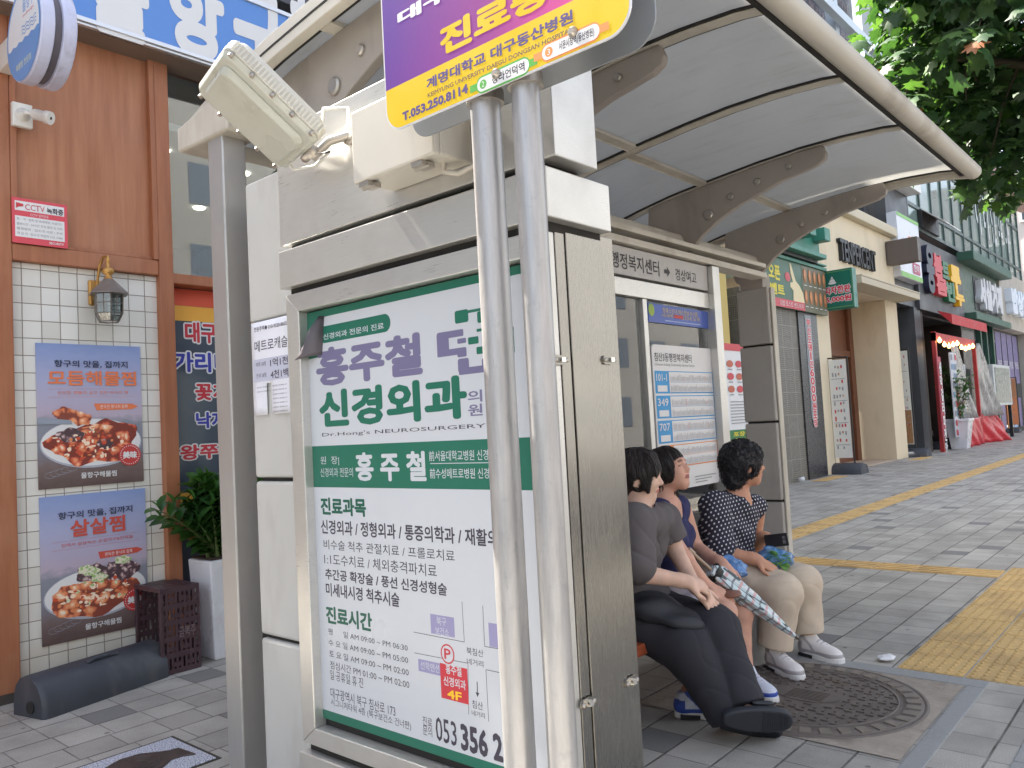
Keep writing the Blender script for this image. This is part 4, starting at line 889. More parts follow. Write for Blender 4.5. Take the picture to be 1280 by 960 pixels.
def poster(tl, tr, bl, br, title, sub, tc, label, kind):
    A = [pR.at(*q) for q in (tl, tr, bl, br)]; xl, xr = (A[0][0]+A[2][0])/2, (A[1][0]+A[3][0])/2; zh, zl = (A[0][1]+A[1][1])/2, (A[2][1]+A[3][1])/2
    m = MB(); m.box((xl, YR-.012, zl), (xr, YR-.004, zh)); po = m.build('food_poster', M_PBG); tag(po, label, 'poster', 'food posters on the tiled wall')
    pp = Pl('Y', YR-.012); t = MB(); w, h = xr-xl, zh-zl
    X = lambda a: xl+w*a
    Z = lambda a: zh-h*a
    def pt(s, a, b, c, d, mi, bo=0.): t.text(pp, s, (X(a), Z(b)), (X(c), Z(d)), mi, .006, bo, px=False)
    pt('항구의 맛을, 집까지', .16, .165, .86, .115, 0, .02); pt(title, *((.10, .29, .94, .19) if len(title) > 3 else (.27, .29, .78, .18)), tc, .025); pt(sub, .18, .355, .86, .33, tc)
    for z in (.315, .372): t.ruv(pp, X(.1), Z(z)-.001, X(.92), Z(z), tc, .002)
    t.puv(pp, [(X(.53)+w*.02*random.random(), Z(.47)), (X(.52), Z(.42)), (X(.9), Z(.425)), (X(.96), Z(.445)), (X(.9), Z(.465))], tc, .002); pt('쫀득한 통낙지 듬뿍', .58, .458, .85, .432, 1)
    t.puv(pp, [(X(a), Z(b)) for a, b in ell2(.5, .70, .485, .175, 40)], 9, .0018)
    t.puv(pp, [(X(a), Z(b)) for a, b in ell2(.5, .695, .475, .165, 40)], 1, .0024)
    rr = random.Random(len(title)); ph = rr.uniform(0, 6)
    bl_ = lambda cx, cy, rx, ry, n=30: [(X(cx+rx*cos(2*pi*k/n)*(1+.13*sin(3*2*pi*k/n+ph)+.07*rr.uniform(-1, 1))), Z(cy+ry*sin(2*pi*k/n)*(1+.12*sin(5*2*pi*k/n+ph)+.08*rr.uniform(-1, 1)))) for k in range(n)]
    if kind == 1:
        t.puv(pp, bl_(.5, .715, .40, .14), 3, .003); t.puv(pp, bl_(.66, .66, .28, .12), 3, .0034); t.puv(pp, bl_(.30, .64, .13, .05), 5, .0038); t.puv(pp, bl_(.55, .61, .17, .04), 4, .0038); t.puv(pp, bl_(.62, .71, .08, .04), 5, .0041)
        for k in range(3): t.puv(pp, bl_(.24+.08*k, .49+.02*k, .10, .045), 4, .0042+.0002*k)
        t.puv(pp, [(X(.0), Z(.51)), (X(.30), Z(.535)), (X(.31), Z(.565)), (X(.0), Z(.555))], 7, .005)
    else:
        t.puv(pp, bl_(.44, .73, .38, .13), 4, .003); t.puv(pp, bl_(.68, .69, .22, .10), 4, .0034); t.puv(pp, bl_(.74, .57, .17, .08), 5, .0038); t.puv(pp, bl_(.46, .56, .16, .06), 5, .0038)
        for cx, cy in ((.45, .55), (.52, .60), (.75, .50), (.40, .53)): t.puv(pp, bl_(cx, cy, .08, .03), 6, .0042)
        for cx, cy in ((.33, .74), (.5, .78), (.63, .75), (.38, .66)): t.puv(pp, bl_(cx, cy, .10, .05), 4, .0043)
    for k in range(70):
        a, r = rr.uniform(0, 6.28), sqrt(rr.random()); cx, cy = .47+.36*r*cos(a), .70+.115*r*sin(a)
        t.puv(pp, bl_(cx, cy, rr.uniform(.008, .03), rr.uniform(.005, .016), 9), rr.choice((11, 11, 12, 13, 14) if kind == 1 else (11, 11, 12, 14, 6)), .0046)
    t.puv(pp, [(X(.86)+.065*cos(a), Z(.80)+.065*sin(a)) for a in np.linspace(0, 2*pi, 36)[:-1]], 8, .0054)
    for k in range(26):
        a = 2*pi*k/26; t.puv(pp, [(X(.86)+r*cos(a+d), Z(.80)+r*sin(a+d)) for r, d in ((.052, -.05), (.057, -.05), (.057, .05), (.052, .05))], 1, .0062)
    pt('美味', .79, .825, .93, .775, 1, .04); pt('물항구해물찜', .38, .945, .72, .905, 1, .02)
    for k in range(5): 
        P = [(X(.1+.05*k+.05*cos(q)), Z(.91-.01*k+.02*sin(q))) for q in np.linspace(0, 5, 14)]
        for a, b in zip(P, P[1:]): t.puv(pp, [a, b, (b[0], b[1]+.002), (a[0], a[1]+.002)], 7, .002)
    t.build('print', [mat('poster_navy', (52, 58, 84), .4, var=0), M_WHITEP, mat('poster_coral', (232, 128, 84), .4, var=0), M_FOOD1, M_FOOD2, M_FOOD3, M_FOOD4, mat('poster_steel', (150, 158, 172), .4, var=0), mat('stamp_red', (196, 62, 60), .4, var=0), mat('plate_shade', (176, 180, 192), .4, var=0), mat('poster_red', (204, 84, 70), .4, var=0), mat('food_glint', (252, 226, 200), .4, var=0), mat('food_orange', (226, 138, 88), .4, var=0), mat('food_dark', (140, 54, 40), .4, var=0), mat('food_red', (206, 82, 54), .4, var=0)], po)
    return po
poster((43, 430), (172.5, 432.5), (48, 613.5), (180, 600), '모듬해물찜', '신선한 해물과 깊고 진한 바다의 향', 2, 'upper food poster on the white tiles, red seafood stew lifted by tongs', 1)
poster((48, 620), (181, 612), (52, 808.5), (184, 780), '살살찜', '입에서 살살녹는 순살아구&만해물', 10, 'lower food poster on the white tiles, plate of prawns and squid with greens', 2)
# ---- black weighted base, crate, planter
g0, g1 = G(56, 901), G(214, 845)
WB = thing('weighted_banner_base', 'long black plastic banner base lying against the tiled wall', 'banner base', (1.8, 4.7, 0))
M_BLKP = mat('black_plastic_base', (58, 62, 70), .5, var=.12, vs=7, dirt=5, dirtc=(90, 90, 92), bump=.08)
d = Vector((g1[0]-g0[0], g1[1]-g0[1], 0)); Lb = d.length; d.normalize(); nrm = Vector((-d.y, d.x, 0))
prof = [(0, .0), (.0, .05), (.01, .10), (.045, .155), (.10, .19), (.16, .20), (.21, .185), (.25, .15), (.27, .10), (.275, .05), (.275, 0)]
m = MB(); secs = []
for f, s in ((0, .86), (.012, .95), (.035, 1), (.5, 1.0), (.965, 1), (.988, .95), (1, .86)):
    secs.append([Vector((g0[0], g0[1], 0))+d*(Lb*f)+nrm*(.1375+(a-.1375)*s)+Vector((0, 0, b*(.9+.1*s))) for a, b in prof])
n = len(prof); V = [p for s in secs for p in s]
m.add(V, [(i*n+k, i*n+k+1, (i+1)*n+k+1, (i+1)*n+k) for i in range(len(secs)-1) for k in range(n-1)], 0, True); m.add(secs[0], [tuple(range(n))]); m.add(secs[-1], [tuple(range(n))[::-1]])
m.build('shell', M_BLKP, WB)
m = MB(); c = Vector((g0[0], g0[1], 0))+d*(Lb*.52)+nrm*.10+Vector((0, 0, .185)); m.tube([c-d*.09+Vector((0, 0, .002)), c-d*.05+Vector((0, 0, .014)), c+d*.05+Vector((0, 0, .014)), c+d*.09+Vector((0, 0, .002))], .012, 0, 8); m.build('handle', M_BLKP, WB)
m = MB(); c = Vector((g0[0], g0[1], .0))-d*.008+nrm*.11; m.tube([c+Vector((0, 0, .05)), c+d*.03+Vector((0, 0, .05))], .03, 0, 14); m.build('pole_socket', M_BLACKGAP, WB)
# crate standing on its end
CR = thing('plastic_crate', 'dark purple brown plastic crate standing on end by the white planter', 'crate', (2.28, 4.7, 0))
M_CRT = mat('crate_plastic', (72, 52, 58), .45, var=.12, vs=8)
cx0, cx1 = G(215, 843)[0], G(253, 832)[0]; cyF = 4.60; cyB = 4.92; H_ = .49
cx0 = 2.13; cx1 = 2.36
cyF = 4.61
# open side faces -x; base of the crate is the +x wall
def slat(mb, a, b): mb.box(a, b)
t_ = .008
# front wall (-y) as a grid
for (ya) in (cyF, cyB-t_):
    m = MB()
    for k in range(6):
        z = .0+k*(H_-.03)/5; m.box((cx0, ya, z), (cx1, ya+t_, z+.03))
    for k in range(9):
        x = cx0+k*(cx1-cx0-.014)/8; m.box((x, ya+.001, .0), (x+.014, ya+t_-.001, H_))
    for k in range(5):
        for q in range(8):
            if (q+k) % 3 != 1: 
                x = cx0+q*(cx1-cx0-.014)/8; z = .03+k*(H_-.03)/5; m.box((x+.0005, ya+.002, z+.01), (x+.03, ya+t_-.002, z+.035))
    m.build('side_wall', M_CRT, CR)
for zz in (0, H_-.01):
    m = MB()
    for k in range(7): y = cyF+.01+k*(cyB-cyF-.05)/6; m.box((cx0, y, zz), (cx1, y+.03, zz+.01))
    for x in (cx0+.002, (cx0+cx1)/2-.01, cx1-.022): m.box((x, cyF+.009, zz+.001), (x+.02, cyB-.009, zz+.009))
    m.build('end_wall', M_CRT, CR)

m = MB()
for k in range(9):
    z = .01+k*(H_-.04)/8; m.box((cx1-.01, cyF+.009, z), (cx1-.002, cyB-.009, z+.022))
for y in (cyF+.05, (cyF+cyB)/2, cyB-.07): m.box((cx1-.0115, y, .005), (cx1-.001, y+.025, H_-.011))
m.build('base_grid', M_CRT, CR)
m = MB()
for a, b in (((cx0-.012, cyF-.008, H_-.02), (cx0+.01, cyB+.008, H_+.008)), ((cx0-.012, cyF-.008, -.0), (cx0+.01, cyB+.008, .02)), ((cx0-.012, cyF-.008, .0205), (cx0+.01, cyF+.012, H_-.0205)), ((cx0-.012, cyB-.012, .0205), (cx0+.01, cyB+.008, H_-.0205))): m.box(a, b)
m.build('rim', M_CRT, CR, bevel=.004)
t = MB(); t.text(Pl('Y', cyF), '금복주', (cx0+.10, .2), (cx0+.2, .26), 0, .003, .01, px=False); t.build('lettering', mat('crate_letter', (126, 110, 112), .5, var=0), CR)
# planter with glossy leaves
PT = thing('potted_plant', 'tall white planter of glossy dark green leaves beside the restaurant window', 'potted plant', (2.6, 4.78, 0))
px0, px1, pz = 2.44, 2.74, .60; py0 = 4.62; py1 = 4.90
m = MB(); mm = mat('planter_white', (226, 226, 230), .3, var=.02, vs=3, dirt=3, dirtc=(190, 186, 180))
i_ = .03
m.hexa([(px0+i_, py0+i_, .0), (px1-i_, py0+i_, .0), (px1-i_, py1-i_, .0), (px0+i_, py1-i_, .0)], [(px0, py0, pz), (px1, py0, pz), (px1, py1, pz), (px0, py1, pz)])
m.build('pot', mm, PT, bevel=.01)
m = MB(); m.box((px0+.02, py0+.02, pz+.0005), (px1-.02, py1-.02, pz+.012)); m.build('soil', mat('soil', (62, 48, 38), .95, var=.3, vs=40), PT)
def leaf_mat(name, a, b, rough=.3):
    N = NT(name); g = N.n('ShaderNodeObjectInfo'); p = N.coord(kind='World'); f = N.noise(p, 5, 3, .7); f2 = N.noise(p, 40, 2)
    c = N.mix(N.rng(f, .3, .7, 0, 1), lin(a), lin(b)); N.l(c, N.b.inputs['Base Color']); N.b.inputs['Roughness'].default_value = rough
    tr = N.n('ShaderNodeBsdfTranslucent'); N.l(N.mix(1, c, (1.3, 1.5, .6), 'MULTIPLY'), tr.inputs['Color']); mx = N.n('ShaderNodeMixShader'); mx.inputs[0].default_value = .3
    N.l(N.b.outputs[0], mx.inputs[1]); N.l(tr.outputs[0], mx.inputs[2]); N.l(mx.outputs[0], N.out.inputs['Surface']); return N.m
M_ZZ = leaf_mat('glossy_leaf', (42, 78, 44), (80, 122, 58), .25); M_ZZY = leaf_mat('yellow_edged_leaf', (130, 150, 50), (90, 120, 50), .3)
def leaf(mb, base, d, up, L, Wd, mi=0):
    d = Vector(d).normalized(); s = d.cross(Vector(up)); s = s.normalized() if s.length > 1e-4 else d.orthogonal().normalized(); n = s.cross(d)
    pr = [(0, 0, 0), (.25, .75, .03), (.5, 1, .02), (.78, .7, -.04), (1, 0, -.12)]; V = []; F = []
    for a, w, h in pr: V += [base+d*(L*a)+s*(Wd*w)+n*(L*(h+.10*w)), base+d*(L*a)+n*(L*h), base+d*(L*a)-s*(Wd*w)+n*(L*(h+.10*w))]
    for i in range(4): F += [(3*i, 3*i+1, 3*i+4, 3*i+3), (3*i+1, 3*i+2, 3*i+5, 3*i+4)]
    mb.add(V, F, mi, True)
rn = random.Random(11); st_ = MB(); lf = MB()
for k in range(46):
    a = rn.uniform(0, 2*pi); r = rn.uniform(0, .1); lean = rn.uniform(.05, .6) if k > 5 else .12; H2 = rn.uniform(.26, .48)
    if k in (29, 30): a, lean, H2 = pi*(.98+.08*(k-29)), .85, .42+.06*(k-29)
    b = Vector(((px0+px1)/2+r*cos(a), (py0+py1)/2-.02+r*.8*sin(a), pz)); dr = Vector((cos(a)*lean, sin(a)*lean*.7-.08, 1)).normalized()
    P = [b+dr*(H2*f)+Vector((cos(a), sin(a)*.6, -.3))*(.12*f*f*lean) for f in np.linspace(0, 1, 9)]
    st_.tube(P, [.014*(1-.8*f) for f in np.linspace(0, 1, 9)], 0, 7)
    for i in range(1, 9):
        for s in (-1, 1):
            side = dr.cross(Vector((sin(k*2.3), cos(k*2.3), .1))).normalized()*s
            d2 = (side+dr*.75+Vector((0, 0, rn.uniform(-.25, .2)))).normalized(); leaf(lf, P[i], d2, dr, rn.uniform(.09, .13), rn.uniform(.036, .05), 1 if (k in (3, 4) and i > 6) else 0)
    leaf(lf, P[-1], dr, Vector((1, 0, 0)), .1, .024)
st_.build('stem', mat('stem_green', (88, 104, 58), .5, var=.2, vs=12), PT); lf.build('foliage', [M_ZZ, M_ZZY], PT)
# ---------------------------------------------------------------- shops further along, all on the line y = 6
YF = 6.0; pF6 = Pl('Y', YF)
M_CON = mat('plain_concrete', (178, 172, 162), .85, var=.12, vs=2, bump=.15, bs=30, dirt=1.5, dirtc=(140, 132, 122), world=True)
M_GLD = mat('shop_glass_dark', (46, 54, 58), .06, var=.15, vs=1.2, spec=.7)
M_TEAL = mat('teal_green_paint', (62, 130, 112), .45, var=.05, vs=3); M_CRM = mat('cream_render', (222, 208, 180), .8, var=.04, vs=2, world=True, bump=.05, dirt=1.2, dirtc=(196, 180, 150))
M_WDK = mat('dark_timber', (110, 68, 46), .5, var=.2, vs=6, st=(6, 6, .8)); M_CHAR = mat('charcoal_panel', (70, 72, 76), .45, var=.08, vs=1.4, dirt=1.2, dirtc=(98, 98, 98), world=True)
M_BLK = mat('soft_black', (36, 37, 40), .45, var=.1); M_DGRN = mat('deep_green_paint', (52, 92, 76), .5, var=.08)
# green grocer behind the shelter
GS = thing('corner_shop', 'shop with green soffit, yellow column and patterned grey tiles seen behind the shelter', 'shop', (9.5, 6.4, 0))
m = MB(); m.box((4.45, YF+.6, .0), (14.2, YF+.7, .5)); m.box((4.45, 9.2, 0), (14.2, 9.3, 4.2)); m.box((4.45, YF-.0, 3.9), (16.05, YF+3.2, 4.66)); m.box((4.42, YF-.9, 0), (4.60, 9.2, 4.3)); m.build('wall', mat('shop_wall_beige', (176, 160, 128), .8, var=.12, vs=1.5), GS)
m = MB(); m.box((4.62, YF+.02, 3.86), (13.9, YF+3.1, 3.895)); m.build('soffit', mat('soffit_green', (110, 150, 110), .5, var=.05), GS)
m = MB(); m.box((4.62, YF+.62, .51), (13.9, YF+.64, 3.3)); m.build('shop_window', M_GLASS, GS)
m = MB()
for x in (6.4, 8.2, 10.0, 11.8): m.box((x, YF+.60, .5), (x+.07, YF+.66, 3.3))
m.box((4.62, YF+.58, 3.3), (13.9, YF+.68, 3.42)); m.build('mullion', mat('mullion_brown', (86, 74, 62), .5, var=.1), GS)
m = MB(); m.box((12.1, YF-.02, 0), (12.36, YF+.4, 3.86)); m.build('yellow_column', mat('ochre_column', (196, 172, 96), .6, var=.06), GS)
m = MB(); m.box((12.6, YF+.1, 3.80), (13.4, YF+.2, 3.85)); m.build('tube_lamp', mat('tube_glow', (255, 255, 250), .5, var=0, emit=1.0), GS)
m = MB(); m.box((6.0, YF+.1, 3.80), (7.2, YF+.2, 3.85)); m.build('tube_lamp', MATS['tube_glow'], GS)
rs_ = random.Random(5)
m = MB()
for k in range(26):
    x = 4.9+k*.34; h = rs_.uniform(.9, 2.2); m.box((x, YF+1.2+rs_.uniform(0, .8), .0), (x+.3, YF+2.2, h), rs_.randrange(5))
m.build('display_shelf', [mat('goods_%d' % i, c, .6, var=.3, vs=14) for i, c in enumerate(((96, 90, 80), (140, 120, 90), (70, 96, 110), (150, 150, 144), (110, 70, 60)))], GS)
def blue_tile():
    N = NT('blue_grey_tiles'); p = N.coord(kind='World'); br = N.n('ShaderNodeTexBrick'); mp = N.n('ShaderNodeMapping'); mp.inputs['Rotation'].default_value = (radians(90), 0, 0); N.l(p, mp.inputs[0]); N.l(mp.outputs[0], br.inputs['Vector'])
    br.inputs['Color1'].default_value = lin((74, 92, 112))+(1,); br.inputs['Color2'].default_value = lin((92, 108, 124))+(1,); br.inputs['Mortar'].default_value = lin((140, 146, 150))+(1,)
    br.inputs['Scale'].default_value = 1; br.inputs['Brick Width'].default_value = .4; br.inputs['Row Height'].default_value = .12; br.inputs['Mortar Size'].default_value = .006
    N.l(br.outputs['Color'], N.b.inputs['Base Color']); N.b.inputs['Roughness'].default_value = .35; return N.m
m = MB(); m.box((4.62, YF+.52, 0), (13.9, YF+.59, .85)); m.build('tiled_base', blue_tile(), GS)
def enc_tile():
    N = NT('patterned_grey_tiles'); p = N.coord(kind='World'); s = N.n('ShaderNodeSeparateXYZ'); N.l(p, s.inputs[0]); k = .42
    a, b = N.m_('DIVIDE', N.m_('ADD', s.outputs[0], s.outputs[1]), k), N.m_('DIVIDE', s.outputs[2], k); fa, fb = N.m_('FRACT', a), N.m_('FRACT', b)
    cb = N.n('ShaderNodeCombineXYZ'); N.l(N.m_('FLOOR', a), cb.inputs[0]); N.l(N.m_('FLOOR', b), cb.inputs[1]); wn = N.n('ShaderNodeTexWhiteNoise', noise_dimensions='2D'); N.l(cb.outputs[0], wn.inputs['Vector'])
    e = N.m_('MINIMUM', N.m_('MINIMUM', fa, N.m_('SUBTRACT', 1, fa)), N.m_('MINIMUM', fb, N.m_('SUBTRACT', 1, fb)))
    ca, cb2 = N.m_('ABSOLUTE', N.m_('SUBTRACT', fa, .5)), N.m_('ABSOLUTE', N.m_('SUBTRACT', fb, .5))
    pat = N.m_('MULTIPLY', N.m_('SINE', N.m_('MULTIPLY', N.m_('ADD', ca, cb2), 40)), N.m_('SINE', N.m_('MULTIPLY', N.m_('SUBTRACT', ca, cb2), 32)))
    pat = N.m_('MULTIPLY', pat, N.m_('GREATER_THAN', wn.outputs['Value'], .35))
    c = N.mix(N.rng(pat, -.5, .6, 0, 1), lin((72, 70, 65)), lin((150, 146, 136))); c = N.mix(N.rng(wn.outputs['Value'], 0, 1, 0, .5), c, lin((100, 96, 88))); c = N.mix(N.rng(N.noise(p, 9, 4), .4, .7, 0, .5), c, lin((92, 84, 76)))
    c = N.mix(N.rng(e, .01, .025, 1, 0), c, lin((138, 134, 124))); N.l(c, N.b.inputs['Base Color']); N.b.inputs['Roughness'].default_value = .5; return N.m
m = MB(); m.box((12.9, YF, .0), (15.3, YF+.3, 3.5)); m.build('tiled_pier', enc_tile(), GS)
m = MB(); m.box((15.302, YF-.03, 0), (15.95, YF+.3, 3.9)); m.box((15.95, YF-.02, 0), (16.3, YF+.3, 3.4)); m.build('stone_pier', mat('black_stone_pier', (58, 58, 60), .3, var=.2, vs=40), GS)
t = MB(); pV = Pl('Y', YF-.03); t.ruv(pV, 15.62, .0+1.15, 15.93, 3.2, 0, .006)
for k, ch in enumerate('부산오뎅1인6000원포장'): t.text(pV, ch, (15.68+(.07 if ch == '1' else 0), 2.98-.165*k), (15.87-(.07 if ch == '1' else 0), 3.12-.165*k), 1, .014, .04, px=False, out=(.1, 2))
t.build('vertical_lettering', [mat('banner_grey', (150, 156, 162), .5, var=.08), M_RED, M_WHITEP], GS)
# green fascia banner
a, b, c, d = [pF6.at(*q) for q in ((953, 324), (1032, 339), (1035, 394), (962, 386))]
x0, x1, zt, zb = 13.4, 16.72, (a[1]+b[1])/2, (c[1]+d[1])/2
GBN = thing('green_banner_sign', 'green fascia banner with finger heart, yellow letters and rows of toasts', 'shop sign', (15.3, YF-.35, zb))
m = MB(); m.box((x0, YF-.10, zb), (x1, YF-.045, zt)); m.build('board', mat('banner_green', (66, 104, 84), .45, var=.05, vs=2), GBN)
m = MB(); m.box((x0, YF-.14, zt+.002), (x1+.02, YF-.04, zt+.06)); m.box((x0, YF-.14, zt+.10), (x1+.02, YF-.05, zt+.13)); m.build('top_rail', M_TEAL, GBN)
pB = Pl('Y', YF-.10); t = MB(); xm = 15.45
t.ruv(pB, xm, zb+.002, x1-.002, zt-.002, 5, .004)
t.ruv(pB, x0, zb+.002, xm+.05, zb+.16, 1, .006); t.text(pB, '김밥·토스트·샌드위치', (14.3, zb+.03), (15.4, zb+.13), 0, .012, 0, px=False)
t.text(pB, '이벤트', (13.6, zb+.22), (14.55, zb+.42), 2, .006, .04, px=False); t.text(pB, '오픈', (13.9, zb+.5), (14.4, zb+.75), 2, .006, .04, px=False)
hd_ = [(14.95, zb+.16), (15.5, zb+.16), (15.45, zb+.35), (15.3, zb+.48), (15.12, zb+.56), (14.95, zb+.86), (14.88, zb+.88), (14.90, zb+.7), (14.98, zb+.52), (14.86, zb+.5), (14.84, zb+.42), (14.98, zb+.36)]
t.puv(pB, hd_, 3, .006); t.puv(pB, ell2(14.75, zb+.6, .12, .09, 20), 1, .006)
for r in range(2):
    for k in range(5):
        t.puv(pB, ell2(15.60+k*.25, zt-.2-r*.42, .085, .14, 18), 4, .010); t.puv(pB, ell2(15.58+k*.25, zt-.18-r*.42, .05, .10, 14), 6, .015); t.ruv(pB, 15.53+k*.25, zt-.40-r*.42, 15.68+k*.25, zt-.385-r*.42, 0, .010)
t.build('print', [M_WHITEP, mat('banner_pink_red', (206, 84, 92), .5, var=0), mat('banner_yellow', (222, 206, 60), .5, var=0), mat('banner_hand', (228, 212, 170), .5, var=.05), mat('toast_crust', (176, 118, 70), .5, var=.1), mat('banner_taupe', (112, 112, 92), .5, var=.05), mat('toast_fill', (214, 150, 110), .5, var=.2, vs=20)], GBN)
# teal cornice over it
TC = thing('green_cornice', 'teal green cornice box with small lamps above the green banner', 'cornice', (15.2, YF, 4.4))
m = MB(); m.box((12.5, YF-.25, 4.40), (16.1, YF+.2, 5.5)); m.box((12.4, YF-.35, 4.31), (16.19, YF+.2, 4.398)); m.build('cornice_box', M_TEAL, TC, bevel=.01)
m = MB(); m.box((12.5, YF-.2, 4.24), (16.1, YF-.12, 4.305)); m.build('black_underboard', M_BLK, TC)  # black board set below the cornice slab
for x in (15.0, 15.75):
    m = MB(); m.box((x, YF-.5, 4.62), (x+.3, YF-.252, 4.87)); m.build('lamp_housing', M_TEAL, TC, bevel=.01); 
t = MB(); t.text(Pl('Y', YF-.25), 'BISTRO', (13.9, 4.75), (14.9, 4.95), 0, .01, 0, px=False); t.build('lettering', M_WHITEP, TC)
# green projecting lightbox
pj_x = 16.75; pJ = Pl('X', pj_x); a, b = pJ.at(1030, 394), pJ.at(1067, 334)
u0, u1 = pJ.at(1030, 360)[0], pJ.at(1066.5, 360)[0]; z0, z1 = (pJ.at(1032, 388)[1]+pJ.at(1068, 384)[1])/2, (pJ.at(1030, 340)[1]+pJ.at(1066, 333)[1])/2
GP = thing('green_lightbox_sign', 'green lightbox with red price lettering projecting beside the cream coffee shop', 'shop sign', (pj_x+.12, -(u0+u1)/2, z0))
m = MB(); m.box((pj_x, -u0, z0), (pj_x+.24, -u1, z1)); m.box((pj_x+.08, -u0, z0+.3), (pj_x+.16, YF, z0+.36)); m.build('box', mat('lightbox_green', (28, 112, 94), .35, var=.03), GP, bevel=.01)
t = MB(); w = u1-u0; h = z1-z0
t.text(pJ, '피자한판', (u0-.1*w+.1*w, z0+h*.40), (u1-.1*w, z0+h*.58), 0, .006, .04, px=False, out=(.11, 1)); t.text(pJ, '5,000원', (u0+.05*w, z0+h*.18), (u1-.1*w, z0+h*.34), 0, .006, .04, px=False, out=(.11, 1))
t.puv(pJ, ell2(u0+w*.3, z0+h*.67, w*.14, h*.03, 16), 1, .004); t.puv(pJ, [(u0+w*.19, z0+h*.7), (u0+w*.41, z0+h*.7), (u0+w*.36, z0+h*.77), (u0+w*.24, z0+h*.77)], 1, .004); t.puv(pJ, [(u0+w*.25, z0+h*.78), (u0+w*.35, z0+h*.78), (u0+w*.30, z0+h*.85)], 1, .004)
for q in ((u0+w*.03, z0+h*.04, u1-w*.03, z0+h*.055), (u0+w*.03, z0+h*.945, u1-w*.03, z0+h*.96), (u1-w*.045, z0+h*.06, u1-w*.03, z0+h*.94)): t.ruv(pJ, *q, 2, .004)
t.build('print', [mat('sign_bright_red', (222, 48, 70), .4, var=0), M_WHITEP, mat('sign_gold_line', (120, 160, 90), .4, var=0)], GP)
# cream coffee shop
CF = thing('coffee_shop', 'cream rendered coffee shop with black TENPERCENT letters and recessed timber entrance', 'shop', (19.2, 7, 0))
m = MB(); x0, x1 = 16.32, 21.95
m.box((x0, YF, 3.95), (x1, YF+3, 5.62)); m.box((x0, YF, 0), (17.05, YF+.5, 3.949)); m.box((21.0, YF, 0), (x1, YF+1.2, 3.949)); m.build('wall', M_CRM, CF, bevel=.01)
m = MB(); m.box((x0-.05, YF-.16, 5.625), (x1+.1, YF+3.1, 5.85)); m.build('cornice', mat('cornice_cream', (206, 196, 172), .7, var=.05), CF, bevel=.02)
m = MB(); m.box((17.6, YF-.55, 3.955), (x1+.05, YF-.003, 4.10)); m.box((17.6, YF-.56, 4.102), (x1+.06, YF-.003, 4.14)); m.build('canopy', mat('canopy_beige', (196, 186, 164), .7, var=.05), CF, bevel=.01)
m = MB(); m.box((17.06, YF+.9, 0), (20.99, YF+1.0, 3.9)); m.box((20.7, YF+.82, 0), (20.98, YF+.899, 3.9)); m.box((18.9, YF+.82, 0), (19.1, YF+.899, 3.9)); m.box((19.11, YF+.83, 2.6), (20.69, YF+.899, 2.75)); m.build('timber_frame', M_WDK, CF)
m = MB(); m.box((19.12, YF+.885, .25), (20.68, YF+.897, 2.59)); m.build('side_window', mat('brown_glass', (120, 92, 72), .1, var=.1), CF)
m = MB()
for x in (18.6, 19.8): m.lathe((x, YF+.45, 3.945), [(.09, 0), (.09, -.02), (.05, -.02)], seg=16)
m.build('downlight', mat('warm_glow', (255, 206, 130), .5, var=0, emit=1.5), CF)
t = MB(); p_, q_ = pF6.at(1046, 324), pF6.at(1090, 318)
t.text(pF6, 'TENPERCENT', (17.85, 4.56), (20.25, 5.03), 0, .0, .02, depth=.09, px=False); t.build('lettering', M_BLK, CF)
m = MB(); m.box((17.06, YF+.0, .001), (20.99, YF+.9, .02)); m.build('entrance_floor', mat('entrance_terrazzo', (190, 172, 152), .6, var=.08, vs=20), CF)
